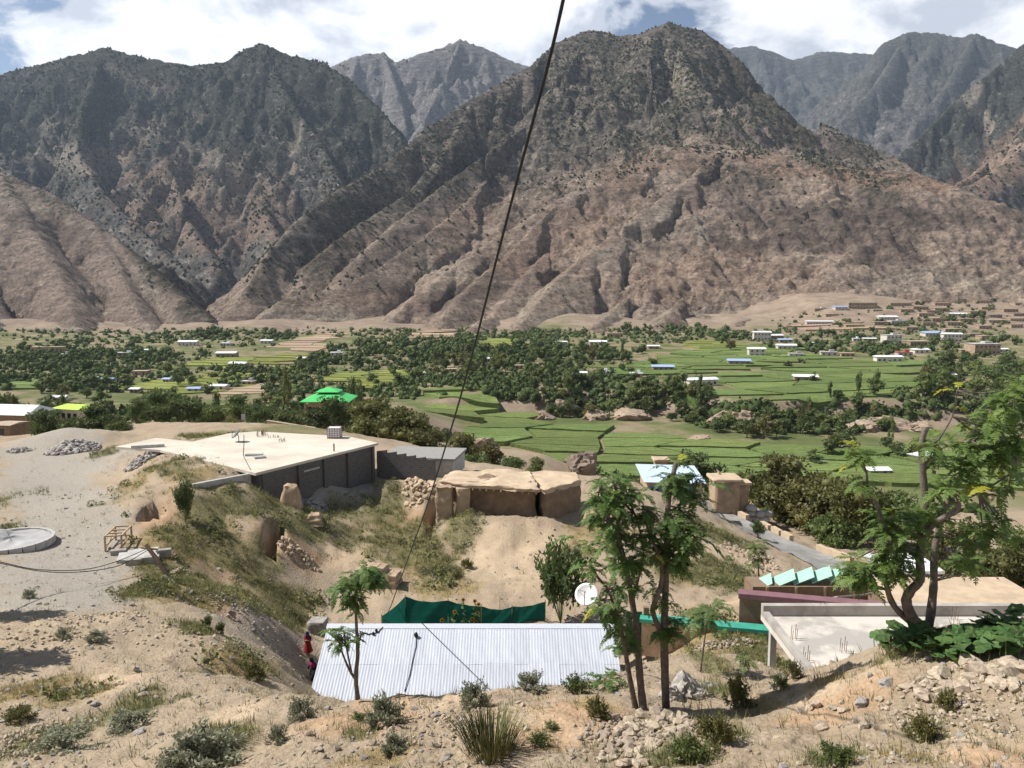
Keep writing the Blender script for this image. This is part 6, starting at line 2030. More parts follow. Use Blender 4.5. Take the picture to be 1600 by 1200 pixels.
def rubble(name, pts, rad, m, seed):
    return scatter_blobs(name, pts, rad, m, seed, 0.7)


def heap_pts(px, py, rx, ry, n, lift, seed, r0, r1):
    rng = np.random.default_rng(seed); p, r_ = [], []
    c = g(px, py); wx = rx * px_m(c.y, py); wy = max(0.5, min(abs(g(px, py - ry).y - g(px, py + ry).y) / 2, wx * 2.5))
    k = rng.random((n, 2)); a = k[:, 0] * 6.283; q = np.sqrt(k[:, 1])
    x = c.x + np.cos(a) * q * wx; y = c.y + np.sin(a) * q * wy
    z = ground_z(x, y) + lift * (1 - q ** 1.3) * rng.uniform(0.4, 1, n)
    return np.stack([x, y, z], -1), rng.uniform(r0, r1, n)


p_, r_ = heap_pts(115, 704, 34, 8, 420, 1.3, 3, 0.14, 0.34)
rubble('stone_rubble', p_, r_, M_grey_stone, 4)
p_, r_ = heap_pts(30, 705, 14, 3, 40, 0.2, 5, 0.12, 0.3); rubble('stone_rubble', p_, r_, M_grey_stone, 6)
p_, r_ = heap_pts(230, 713, 22, 5, 160, 0.4, 7, 0.12, 0.3); rubble('stone_rubble', p_, r_, M_grey_stone, 8)
p_, r_ = heap_pts(490, 790, 22, 8, 130, 0.5, 9, 0.1, 0.26); rubble('stone_rubble', p_, r_, M_grey_stone, 10)

# ------------------------------------------------------------------ trestle, pads, fallen pole, wires
def trestle():
    c = g(178, 862); o = empty('wooden_trestle', c, R(10)); tag(o, 'rough wooden trestle frame standing at the edge of the track', 'trestle')
    w, d, h = 1.05, 2.3, 1.05
    pts = [(-w / 2, 0), (w / 2, 0), (w / 2, d), (-w / 2, d)]
    for x, y in pts: MB().bar((x, y, -.1), (x, y, h), 0.11).build('leg', M_wood, o)
    for k in range(4):
        a, b = pts[k], pts[(k + 1) % 4]
        MB().bar((a[0], a[1], h + .04), (b[0], b[1], h + .04), 0.12, 0.09).build('top_rail', M_wood, o)
        if k != 0: MB().bar((a[0], a[1], 0.42), (b[0], b[1], 0.42), 0.09).build('side_rail', M_wood, o)
    for yy in (0.8, 1.55): MB().bar((-w / 2, yy, h + .0), (w / 2, yy, h - .0), 0.11, 0.08).build('cross_rail', M_wood, o)
    MB().bar((-w / 2 - .03, 0, 0.1), (-w / 2 - .03, d, h - .1), 0.08).build('brace', M_wood, o)
    MB().bar((w / 2 + .45, -.3, -.05), (w / 2 + .02, .8, h), 0.09).build('brace', M_wood, o)
trestle()
c = g(216, 872)
o = empty('concrete_pads', c); tag(o, 'pale concrete pad edged with dark blocks under the trestle', 'concrete pad')
MB().box((0, 0, 0.12), (2.4, 2.2, 0.35), R(20)).build('pad', M_concrete, o)
for (x, y, s) in ((-1.5, 0.4, .45), (1.3, -.9, .5), (0.4, -1.45, .45), (1.5, 0.5, .4)): MB().box((x, y, 0.18), (0.95, s, 0.5), R(18)).build('edge_block', M_grey_stone, o)
a, b = g(266, 903), g(232, 866); top = at(228, 852, a.y + 1.2)
o = empty('fallen_pole', a); tag(o, 'leaning dark timber pole with a stone-held foot above the grassy bank', 'pole')
MB().tube([Vector((0, 0, -.2)), (top - a) * .5 + Vector((0, 0, .05)), top - a], [0.17, 0.15, 0.12], 7).build('shaft', mat('dark_timber', (0.07, 0.05, 0.035), var=.3), o)
MB().bar((top - a) * .88 + Vector((-.5, 0, .1)), (top - a) * .88 + Vector((.55, .1, -.05)), 0.12).build('crossarm', M_wood, o)
for k, (px, py, s) in enumerate(((256, 905, .3), (280, 893, .33), (288, 895, .22), (272, 898, .25))):
    q = g(px, py); so = link('stone', ROCKS['p'][k], None, None, q + Vector((0, 0, s * .3)), k * 1.3); so.scale = (s, s, s)
    tag(so, ('pale stone left of the pole foot', 'round pale stone right of the pole foot', 'outer pale stone right of the pole foot', 'small pale stone against the pole foot')[k], 'stone', 'stones at the pole foot')
o = empty('sagging_wires', at(-60, 868, 47)); tag(o, 'pair of sagging black wires running to the fallen pole', 'wire')
for dz, pp in ((0, ((-60, 866), (0, 878), (60, 890), (130, 890), (180, 878), (228, 858))), (1, ((-60, 868), (0, 880), (60, 892), (120, 894), (185, 884), (230, 860)))):
    n = len(pp); ys = np.linspace(38, top.y - .4, n)
    q = [at(px, py, float(y)) for (px, py), y in zip(pp, ys)]
    # smooth
    Q = []
    for i in range(n - 1):
        p0, p1, p2, p3 = q[max(i - 1, 0)], q[i], q[i + 1], q[min(i + 2, n - 1)]
        for k in range(6):
            f = k / 6
            Q.append(0.5 * ((2 * p1) + (p2 - p0) * f + (2 * p0 - 5 * p1 + 4 * p2 - p3) * f * f + (3 * p1 - p0 - 3 * p2 + p3) * f ** 3))
    Q.append(q[-1])
    MB().tube([c - o.location for c in Q], 0.024, 5).build('wire', M_black, o)

# ------------------------------------------------------------------ the long cable overhead
ends = [(886, -30, 4.3), (880, 0, 4.6), (866, 62, 5.4), (849, 130, 6.6), (827, 210, 8.4), (800, 312, 11.2), (771, 424, 15), (742, 538, 20.5), (715, 636, 26.5), (690, 718, 33), (664, 800, 40.5), (640, 866, 46), (612, 944, 51.5)]
_tot = math.hypot(ends[-1][0] - ends[0][0], ends[-1][1] - ends[0][1])
def _cable_y(px, py):
    s = math.hypot(px - ends[0][0], py - ends[0][1]) / _tot      # a taut line: the inverse of the distance runs evenly along it
    return 1.0 / ((1 - s) / 8.0 + s / 51.5)
q = [at(e[0], e[1], _cable_y(e[0], e[1])) for e in ends]; Q = []
for i in range(len(q) - 1):
    p0, p1, p2, p3 = q[max(i - 1, 0)], q[i], q[i + 1], q[min(i + 2, len(q) - 1)]
    for k in range(8):
        f = k / 8
        Q.append(0.5 * ((2 * p1) + (p2 - p0) * f + (2 * p0 - 5 * p1 + 4 * p2 - p3) * f * f + (3 * p1 - p0 - 3 * p2 + p3) * f ** 3))
Q.append(q[-1])
tag(MB().tube([c - q[-1] for c in Q], [0.0165 + 0.016 * min(1, c.y / 50.0) for c in Q], 8).build('power_cable', M_black, smooth=True, loc=q[-1]), 'long black overhead cable dropping from the sky to the net fence', 'cable')
# tail of the cable on the ridge of the tin roof, with a knot
q = [at(612, 944, 51.5), at(604, 962, 49.5), at(600, 972, 47.0), on_tin(598, 980), on_tin(590, 988), on_tin(575, 991), on_tin(562, 986)]
o = empty('cable_tail', q[-1]); tag(o, 'slack black cable end with knots over the left part of the tin ridge', 'cable')
MB().tube([c - q[-1] for c in q], 0.028, 5).build('lead', M_black, o)
for c in (on_tin(588, 985, .12), on_tin(583, 990, .1)):
    MB().tube([c - q[-1] + Vector((0, 0, -.09)), c - q[-1], c - q[-1] + Vector((0, 0, .1))], [0.05, 0.10, 0.04], 6).build('knot', M_black, o)

# ------------------------------------------------------------------ adobe stack, boulders, loose things
def brick_stack():
    c = g(598, 920); o = empty('brick_stack', c, R(-12)); tag(o, 'stepped stack of sun-dried mud bricks on the bare yard', 'brick stack')
    M_ad = mat('adobe', (0.33, 0.245, 0.165), col2=(0.46, 0.35, 0.24), scale=3, bump=0.4, bscale=20, obj_var=0.12)
    me = None; rr = random.Random(2); bw, bd, bh_ = 0.52, 0.34, 0.2
    for layer in range(7):
        nx = 5 if layer < 5 else 3
        for i in range(nx):
            for j in range(4):
                if 0 < i < nx - 1 and 0 < j < 3 and layer < 4: continue
                loc = (-1.35 + i * (bw + .02) + (0.1 if layer % 2 else 0) + rr.uniform(-.03, .03), j * (bd + .02) + rr.uniform(-.03, .03), layer * (bh_ + .012) + 0.08)
                if me is None:
                    q = MB().box((0, 0, 0), (bw, bd, bh_), taper=0.96).build('mud_brick', M_ad, o, loc=loc); me = q.data
                else:
                    q = link('mud_brick', me, None, o, loc)
                q.rotation_euler = (rr.uniform(-.03, .03), rr.uniform(-.03, .03), rr.uniform(-.08, .08))
brick_stack()
q = g(497, 985)
o = tag(lumpy_obj('concrete_block', [(q.x - .62, q.y - .5), (q.x + .5, q.y - .62), (q.x + .62, q.y + .5), (q.x - .5, q.y + .62)], q.z - .3, q.z + .75, M_grey_stone, None, amp=0.05, step=0.25, seed=9, rings=4), 'squared grey boulder beside the path behind the tin roof', 'boulder')


ICO4 = ico(4)


def crag_mesh(name, seed):
    v, f = ICO4; rng = np.random.default_rng(seed); o1, o2 = rng.uniform(0, 50, 2)
    a = np.arctan2(v[:, 1], v[:, 0]); n1 = fbm(v[:, 0] * 1.3 + o1, v[:, 2] * 1.6 + v[:, 1] + o2, 0.9, 4, 2, 0.6)
    n2 = ridged(v[:, 1] * 1.5 + o2, v[:, 2] * 2.2 + v[:, 0] + o1, 0.5, 3, 5, 0.6)
    w = v * (1 + 0.28 * n1 + 0.16 * (n2 - 0.8))[:, None]
    for _ in range(5):
        n = rng.normal(size=3); n /= np.linalg.norm(n); h = rng.uniform(0.55, 0.85)
        dd = w @ n; w = w - 0.8 * np.maximum(dd - h, 0)[:, None] * n
    return mesh_np(name, w, f, 3, False)


def big_rock(px, py, y, wpx, hpx, m, label, seed, zsink=0.3):
    q = at(px, py, y); s = px_m(y, py)
    me = crag_mesh('boulder', seed); me.materials.append(m)
    o = link('boulder', me, None, None, q); o.scale = (wpx * s / 2, wpx * s / 2 * .8, hpx * s / 1.5)
    return tag(o, label, 'boulder')
def near_rock(px, py, w, h, m, label, seed):
    q = g(px, py); return big_rock(px, py - h * .3, q.y + .3, w, h, m, label, seed)
big_rock(908, 730, 138, 54, 34, mat('dark_rock', (0.14, 0.108, 0.085), col2=(0.25, 0.195, 0.15), scale=0.7, bump=0.8, bscale=2, bdist=.4), 'great dark boulder on the slope above the green fields', 3)
big_rock(742, 704, 120, 70, 34, mat('bare_earth', (0.20, 0.15, 0.11), col2=(0.40, 0.31, 0.225), scale=3, bump=0.8, bscale=6, bdist=.3), 'rounded bare earth knoll among the shrubs beside the cable', 5)
near_rock(1070, 1090, 54, 46, M_grey_stone, 'broad split grey boulder right of the twin-trunk trees', 8)
near_rock(1050, 1097, 40, 28, M_grey_stone, 'low grey boulder against the broad split one', 11)
near_rock(1096, 1096, 36, 24, M_grey_stone, 'small grey boulder at the right end of the boulder group', 12)
for i, (px, py, w, h) in enumerate(((880, 636, 54, 26), (930, 646, 40, 20), (985, 646, 56, 24), (1040, 622, 46, 18), (1122, 656, 56, 26), (1165, 656, 70, 32), (1205, 660, 50, 24), (1350, 664, 50, 22), (1395, 660, 70, 24), (1440, 664, 44, 18), (852, 646, 26, 14), (1095, 682, 34, 14))):
    y = gy_valley(px, py + 12)
    big_rock(px, py + 6, y + 6, w, h, bpy.data.materials['bare_earth'], ('bare rocky knob at the left end of the terrace break', 'small rocky knob second from the left along the terrace break', 'pale rocky bank left of mid terrace break', 'rocky scar above the mid terrace break', 'ragged rock left half of the large outcrop', 'largest pale rock outcrop in mid valley', 'right shoulder of the large outcrop',
             'left part of the right-hand outcrop', 'widest part of the right-hand outcrop', 'tail of the right-hand outcrop', 'little rock beside the leftmost knob', 'isolated rock in the maize below the large outcrop')[i], 60 + i)
# ------------------------------------------------------------------ two people walking past the end of the tin house
M_skin = mat('skin', (0.36, 0.21, 0.14), var=0.05, bump=0)
M_hair = mat('hair', (0.012, 0.01, 0.01), var=0.1, bump=0)


def skin_body(name, joints, edges, parent, m):
    me = bpy.data.meshes.new(name)
    me.from_pydata([j[0] for j in joints], edges, [])
    o = link(name, me, m, parent)
    md = o.modifiers.new('skin', 'SKIN'); md.use_smooth_shade = True
    for i, j in enumerate(joints):
        sv = me.skin_vertices[0].data[i]; r_ = j[1]; sv.radius = (r_, r_) if not isinstance(r_, tuple) else r_
        sv.use_root = (i == 0)
    ss = o.modifiers.new('sub', 'SUBSURF'); ss.levels = ss.render_levels = 1
    return o


def loft(name, rings, m, parent, n=16, cap=True):
    """closed garment from elliptical rings (cx, cy, z, rx, ry)"""
    V = []
    for r_, (cx, cy, z, rx, ry) in enumerate(rings):
        for k in range(n):
            a = 2 * math.pi * k / n; f = 1 + 0.07 * math.sin(a * 5 + r_)
            V.append((cx + rx * f * math.cos(a), cy + ry * f * math.sin(a), z))
    i = np.arange(len(rings) - 1)[:, None] * n; k = np.arange(n)[None, :]; k2 = (k + 1) % n
    Fc = np.stack([i + k, i + k2, i + n + k2, i + n + k], -1).reshape(-1, 4).tolist()
    Fc.append(list(range((len(rings) - 1) * n, len(rings) * n)))
    me = bpy.data.meshes.new(name); me.from_pydata(V, [], Fc); me.polygons.foreach_set('use_smooth', [True] * len(me.polygons)); me.update()
    return link(name, me, m, parent)


def person(loc, rz, lean, dress, scarf, shawl, trousers, label, step, H_=1.6, arms='front'):
    o = empty('person', loc, rz); tag(o, label, 'person')
    s = H_ / 1.6; L_ = lambda x, y, z: (x * s, (y - lean * max(0, z - 0.75)) * s, z * s)
    J = [(L_(0, 0, .86), .125 * s), (L_(0, 0, 1.02), .115 * s), (L_(0, 0, 1.2), .13 * s), (L_(0, -.01, 1.31), .07 * s), (L_(0, -.02, 1.37), .05 * s), (L_(0, -.03, 1.45), .088 * s), (L_(0, -.035, 1.54), .08 * s)]
    E = [(0, 1), (1, 2), (2, 3), (3, 4), (4, 5), (5, 6)]
    for sg in (-1, 1):
        b = len(J); st = step * sg
        J += [(L_(.09 * sg, 0, .8), .09 * s), (L_(.095 * sg, -st * .6, .45), .06 * s), (L_(.095 * sg, -st, .08), .04 * s), (L_(.10 * sg, -st - .13, .035), .032 * s)]
        E += [(0, b), (b, b + 1), (b + 1, b + 2), (b + 2, b + 3)]
        b = len(J)
        if arms == 'front':
            J += [(L_(.17 * sg, 0, 1.27), .055 * s), (L_(.21 * sg, -.03, 1.03), .042 * s), (L_(.07 * sg, -.21, 1.08), .032 * s), (L_(.02 * sg, -.25, 1.11), .03 * s)]
        else:
            J += [(L_(.17 * sg, 0, 1.27), .055 * s), (L_(.22 * sg, -.05 + .08 * sg, 1.02), .042 * s), (L_(.21 * sg, -.12 + .16 * sg, .82), .032 * s), (L_(.20 * sg, -.15 + .18 * sg, .74), .03 * s)]
        E += [(2, b), (b, b + 1), (b + 1, b + 2), (b + 2, b + 3)]
        hx, hy, hz = J[b + 3][0]; w = J[b + 2][0]
        dv = (Vector((hx, hy, hz)) - Vector(w)).normalized(); sd = dv.cross(Vector((1, 0, 0))).normalized()
        for k in range(5):
            tip = Vector((hx, hy, hz)) + dv * (0.075 - 0.012 * abs(k - 2)) * s + sd * (k - 2) * 0.019 * s
            J.append((tuple(tip), .009 * s)); E.append((b + 3, len(J) - 1))
    skin_body('body', J, E, o, M_skin)
    R_ = lambda x, y, z, rx, ry: (*L_(x, y, z)[:2], z * s, rx * s, ry * s)
    if trousers:
        for sg in (-1, 1):
            st = step * sg
            loft('trouser_leg', [R_(.1 * sg, -st, .1, .07, .08), R_(.1 * sg, -st * .85, .2, .13, .14), R_(.1 * sg, -st * .5, .5, .15, .16), R_(.08 * sg, 0, .82, .15, .16)], trousers, o)
    z0 = .28 if not trousers else .42
    loft('dress', [R_(0, 0, z0, .29, .30), R_(0, 0, z0 + .22, .25, .25), R_(0, 0, .86, .18, .17), R_(0, 0, 1.03, .165, .145), R_(0, 0, 1.2, .205, .14), R_(0, 0, 1.3, .17, .10), R_(0, -.01, 1.35, .075, .075)], dress, o)
    for sg in (-1, 1):
        if arms == 'front': pts = [L_(.17 * sg, 0, 1.29), L_(.21 * sg, -.03, 1.03), L_(.11 * sg, -.17, 1.065)]
        else: pts = [L_(.17 * sg, 0, 1.29), L_(.22 * sg, -.05 + .08 * sg, 1.02), L_(.212 * sg, -.11 + .15 * sg, .84)]
        MB().tube(pts, [.075 * s, .062 * s, .055 * s], 8).build('sleeve', dress, o, smooth=True)
    hd = L_(0, -.035, 1.50)
    # scarf: a hood open at the face, falling to the shoulders
    V = []; n = 18
    for (z, rx, ry, dy) in ((1.24, .20, .14, .02), (1.31, .15, .13, .02), (1.40, .115, .125, .02), (1.47, .11, .125, .015), (1.54, .105, .118, .01), (1.60, .07, .08, .0), (1.625, .01, .01, 0)):
        for k in range(n):
            a = R(-62) + R(304) * k / (n - 1) - R(0)
            ang = math.pi / 2 - math.pi + a + R(90) + R(-90 + 0) if False else R(-90) + R(28) + R(304) * k / (n - 1)
            x, y, zz = L_(0, -.03 + dy, z)
            V.append((x + rx * s * math.cos(ang), y + ry * s * math.sin(ang), zz))
    link('headscarf', mesh_np('headscarf', np.array(V), grid_faces(7, n), 4, True), scarf, o)
    # face
    fy = -.035 - .088
    f = MB()
    for sg in (-1, 1): f.box(L_(.03 * sg, fy + .004, 1.505), (.02 * s, .012 * s, .01 * s))
    f.build('eyes', M_hair, o)
    n_ = L_(0, fy, 1.485); MB().add([(n_[0] - .013, n_[1] + .01, n_[2] - .02), (n_[0] + .013, n_[1] + .01, n_[2] - .02), (n_[0], n_[1] - .018, n_[2] - .016), (n_[0], n_[1] + .008, n_[2] + .03)], [(0, 1, 2), (1, 3, 2), (3, 0, 2), (0, 3, 1)]).build('nose', M_skin, o)
    MB().box(L_(0, fy + .008, 1.437), (.04 * s, .01 * s, .009 * s)).build('mouth', mat('lips', (0.25, 0.1, 0.08), bump=0), o)
    if shawl:
        loft('shawl', [R_(0, 0, .98, .22, .19), R_(0, 0, 1.12, .235, .19), R_(0, 0, 1.24, .225, .165), R_(0, 0, 1.33, .14, .11)], shawl, o)
    return o


M_red = mat('red_cloth', (0.22, 0.02, 0.025), var=0.25, scale=12, bump=0.1)
M_blue_scarf = mat('indigo_cloth', (0.035, 0.02, 0.12), var=0.2, scale=12, bump=0.1)
M_magenta = mat('magenta_cloth', (0.32, 0.015, 0.13), var=0.2, scale=12, bump=0.1)
M_black_cloth = mat('black_cloth', (0.016, 0.018, 0.022), var=0.3, scale=12, bump=0.1)
y1, y2 = 49.6, 47.6
p1 = at(482, 1034, y1); p2 = at(491, 1055, y2)
person((p1.x, p1.y, gz(p1.x, p1.y)), R(-6), 0.02, M_red, M_blue_scarf, None, None, 'person in a red dress and indigo headscarf, hands held at the chest', 0.1, 1.62)
person((p2.x, p2.y, gz(p2.x, p2.y)), R(-35), 0.22, M_black_cloth, M_black_cloth, M_magenta, M_black_cloth, 'person in black with a magenta shawl striding beside the tin house', 0.26, 1.58, 'swing')
# ------------------------------------------------------------------ near trees with feathered leaves
def frond_np(rng, base, az, el, L_, pairs=9, leaf=0.30, sag=1.0):
    """one pinnate leaf: bent midrib with pointed leaflets; quads"""
    pts = [np.array(base, float)]; d = np.array((math.cos(az) * math.cos(el), math.sin(az) * math.cos(el), math.sin(el)))
    n = pairs + 2
    for i in range(n):
        pts.append(pts[-1] + d * L_ / n); d = d + np.array((0, 0, -0.14 * sag)); d /= np.linalg.norm(d)
    V, Fq = [], []
    side0 = np.array((-math.sin(az), math.cos(az), 0.0))
    def quad(a, b, c, e):
        k = len(V); V.extend((a, b, c, e)); Fq.append((k, k + 1, k + 2, k + 3))
    w = 0.006 + L_ * 0.006
    for i in range(0, n, 3):
        a, b = pts[i], pts[min(i + 3, n)]
        quad(a - side0 * w, b - side0 * w * .7, b + side0 * w * .7, a + side0 * w)
    for i in range(2, n + 1):
        t = i / n; p = pts[i]; dd = pts[i] - pts[i - 1]; dd /= np.linalg.norm(dd)
        prof = (0.6 + 0.9 * t) if t < 0.45 else (1.0 - 0.62 * (t - 0.45) / 0.55)
        ll = L_ * leaf * prof * rng.uniform(.85, 1.15)
        up = np.cross(side0, dd)
        for sg in (-1, 1):
            ld = side0 * sg * 0.86 + dd * 0.42 + np.array((0, 0, rng.uniform(-.42, .05))); ld /= np.linalg.norm(ld)
            wd = np.cross(ld, up); wd /= np.linalg.norm(wd) + 1e-9
            wv = wd * ll * 0.21 + up * ll * rng.uniform(-.05, .05)
            quad(p, p + ld * ll * .4 + wv, p + ld * ll, p + ld * ll * .4 - wv)
    ll = L_ * leaf * .6
    quad(pts[-1], pts[-1] + d * ll * .4 + side0 * ll * .17, pts[-1] + d * ll, pts[-1] + d * ll * .4 - side0 * ll * .17)
    return np.array(V), np.array(Fq)


def rosettes_np(rng, tips, fr, L0, L1, el0=-0.2, el1=0.95, sag=1.0, pairs=9):
    Vs, Fs, k = [], [], 0
    for t in tips:
        n = rng.integers(fr[0], fr[1] + 1); a0 = rng.uniform(0, 6.28)
        for i in range(n):
            V, Fq = frond_np(rng, t, a0 + 6.283 * i / n + rng.uniform(-.35, .35), rng.uniform(el0, el1), rng.uniform(L0, L1), pairs=pairs, sag=sag * rng.uniform(.7, 1.4))
            Vs.append(V); Fs.append(Fq + k); k += len(V)
    return np.concatenate(Vs), np.concatenate(Fs)


def fern_tree(name, label, base, stems, tips, fr, L0, L1, seed, m=M_leaf_bright, extra=None, el0=-0.2, el1=0.95):
    """base: Vector; stems: list of ([(px,py,y)], r0_px, r1_px); tips: list of (px,py,y,rx,ry,ryy,n)"""
    rng = np.random.default_rng(seed)
    o = empty(name, base); tag(o, label, 'tree'); l = np.array(base)
    for i, (pl, r0, r1) in enumerate(stems):
        P_ = [at(*p) for p in pl]; s = px_m(pl[0][2], pl[0][1])
        Q = []
        for a in range(len(P_) - 1):
            p0, p1, p2, p3 = P_[max(a - 1, 0)], P_[a], P_[a + 1], P_[min(a + 2, len(P_) - 1)]
            for k in range(4):
                f = k / 4
                Q.append(0.5 * ((2 * p1) + (p2 - p0) * f + (2 * p0 - 5 * p1 + 4 * p2 - p3) * f * f + (3 * p1 - p0 - 3 * p2 + p3) * f ** 3))
        Q.append(P_[-1])
        rad = [max(0.008, (r0 + (r1 - r0) * k / (len(Q) - 1)) * s * rng.uniform(.92, 1.08)) for k in range(len(Q))]
        MB().tube([q - base for q in Q], rad, 9).build('trunk' if i == 0 else 'branch', M_bark, o, smooth=True)
    T = []
    for (px, py, y, rx, ry, dy, n) in tips:
        for _ in range(n):
            while True:
                a, b = rng.uniform(-1, 1, 2)
                if a * a + b * b < 1: break
            T.append(np.array(at(px + a * rx, py + b * ry, y + rng.uniform(-dy, dy))) - l)
    V, Fq = rosettes_np(rng, T, fr, L0, L1, el0, el1)
    # twigs that carry the rosettes
    tw = MB()
    joints = []
    for pl, r0, r1 in stems: joints += [np.array(at(*p)) - l for p in pl[len(pl) // 3:]]
    J = np.array(joints)
    for t in T:
        d = np.linalg.norm(J - t, axis=1); j = J[np.argmin(d)]
        if d.min() > 0.05:
            mid = (j + t) / 2 + np.array((0, 0, -0.06 * d.min()))
            tw.tube([tuple(j), tuple(mid), tuple(t)], [0.022, 0.016, 0.009], 5)
    if tw.v: tag(tw.build('twigs', M_bark, o), kind='stuff')
    link('crown', mesh_np('crown', V, Fq, 4, False), m, o)
    for k, (px, py, y, az, el, L_, mm) in enumerate(extra or []):
        p = np.array(at(px, py, y)) - l
        V, Fq = frond_np(rng, (0, 0, 0), az, el, L_, pairs=10)
        f = link('leaf_frond', mesh_np('leaf_frond', V, Fq, 4, False), mm, o, tuple(p))
    return o


b2 = g(1003, 1108); y2_ = b2.y
fern_tree('feather_leaved_tree', 'slim dark feather-leaved tree with two leaning trunks, left of the pair', b2,
          [([(1006, 1112, y2_), (1000, 1060, y2_ + .1), (996, 1000, y2_ + .2), (988, 940, y2_ + .3), (978, 885, y2_ + .2), (966, 835, y2_), (968, 785, y2_ - .1), (955, 745, y2_ - .1)], 6.5, 2.0),
           ([(994, 1110, y2_ + .1), (984, 1060, y2_), (974, 1000, y2_ - .1), (962, 955, y2_ - .2), (950, 920, y2_ - .2)], 5.0, 1.5),
           ([(988, 940, y2_ + .3), (1000, 890, y2_ + .4), (1005, 850, y2_ + .5), (990, 800, y2_ + .4)], 3.2, 1.2),
           ([(966, 835, y2_), (945, 800, y2_ - .3), (938, 760, y2_ - .4)], 2.6, 1.0)],
          [(955, 765, y2_, 24, 42, .5, 17), (970, 840, y2_, 24, 50, .6, 18), (940, 815, y2_ - .2, 18, 60, .4, 11), (985, 790, y2_ + .2, 18, 46, .5, 9), (950, 940, y2_ - .2, 26, 26, .4, 9), (968, 990, y2_, 18, 30, .3, 7), (985, 900, y2_, 16, 40, .4, 8), (930, 870, y2_, 18, 24, .3, 4)],
          (5, 8), 0.22, 0.46, 21, M_leaf_bright,
          [(905, 840, y2_, R(180), .35, .7, M_leaf_bright), (925, 870, y2_, R(200), .25, .6, M_leaf_bright), (942, 950, y2_ - .3, R(185), .1, .5, M_leaf_yellow), (965, 985, y2_ - .3, R(200), .0, .5, M_leaf_bright)])
b3 = g(1041, 1106); y3_ = b3.y
fern_tree('feather_leaved_tree', 'straight-trunked feather-leaved tree with lopped top, right of the pair', b3,
          [([(1041, 1110, y3_), (1039, 1050, y3_), (1038, 980, y3_), (1040, 920, y3_), (1042, 850, y3_), (1044, 790, y3_), (1050, 750, y3_), (1057, 722, y3_)], 6.8, 3.2),
           ([(1034, 990, y3_), (1020, 955, y3_ - .2), (1028, 930, y3_ - .3), (1034, 900, y3_ - .2), (1030, 870, y3_ - .2), (1018, 840, y3_ - .1), (1008, 815, y3_)], 4.6, 1.3),
           ([(1044, 800, y3_), (1062, 790, y3_ + .2), (1085, 775, y3_ + .3)], 2.6, 1.0), ([(1041, 880, y3_), (1060, 850, y3_ - .3), (1080, 830, y3_ - .4)], 2.4, 1.0)],
          [(1055, 740, y3_, 18, 22, .3, 5), (1078, 775, y3_ + .2, 22, 30, .5, 10), (1070, 830, y3_ - .2, 24, 36, .5, 14), (1040, 850, y3_, 26, 34, .4, 9), (1068, 872, y3_ - .2, 24, 22, .4, 9), (1010, 830, y3_, 14, 34, .3, 7), (1040, 975, y3_, 14, 28, .3, 6), (1030, 930, y3_, 12, 24, .3, 3), (1048, 790, y3_, 14, 34, .3, 4)],
          (5, 8), 0.24, 0.5, 22, M_leaf_bright,
          [(1095, 800, y3_, R(5), .3, .75, M_leaf_bright), (1100, 760, y3_, R(-10), .5, .7, M_leaf_bright), (1085, 840, y3_, R(-20), .1, .8, M_leaf_bright), (1020, 868, y3_ - .4, R(-60), .6, .35, M_leaf_yellow), (1050, 735, y3_, R(170), .7, .5, M_leaf_bright), (1058, 725, y3_, R(40), 1.0, .4, M_leaf_yellow)])
b1 = g(558, 1099); y1_ = b1.y
fern_tree('feather_leaved_sapling', 'sapling with a full round leafy head standing before the tin roof', b1,
          [([(559, 1092, y1_), (556, 1060, y1_), (559, 1020, y1_), (557, 980, y1_), (556, 945, y1_), (558, 915, y1_)], 4.0, 1.6),
           ([(556, 1062, y1_), (545, 1045, y1_), (533, 1015, y1_), (529, 1000, y1_)], 2.2, 1.0), ([(549, 1050, y1_), (541, 1010, y1_), (537, 985, y1_)], 1.8, .8), ([(557, 1010, y1_), (564, 995, y1_), (562, 985, y1_)], 1.2, .6)],
          [(562, 905, y1_, 30, 18, .5, 20), (545, 925, y1_, 22, 20, .4, 14), (582, 902, y1_, 18, 12, .3, 8), (556, 945, y1_, 16, 14, .3, 7), (527, 995, y1_, 18, 14, .3, 9), (562, 1000, y1_, 5, 20, .1, 2)],
          (4, 6), 0.24, 0.44, 23, M_leaf_bright, el0=-0.4)
b4 = g(1444, 1000); y4 = b4.y
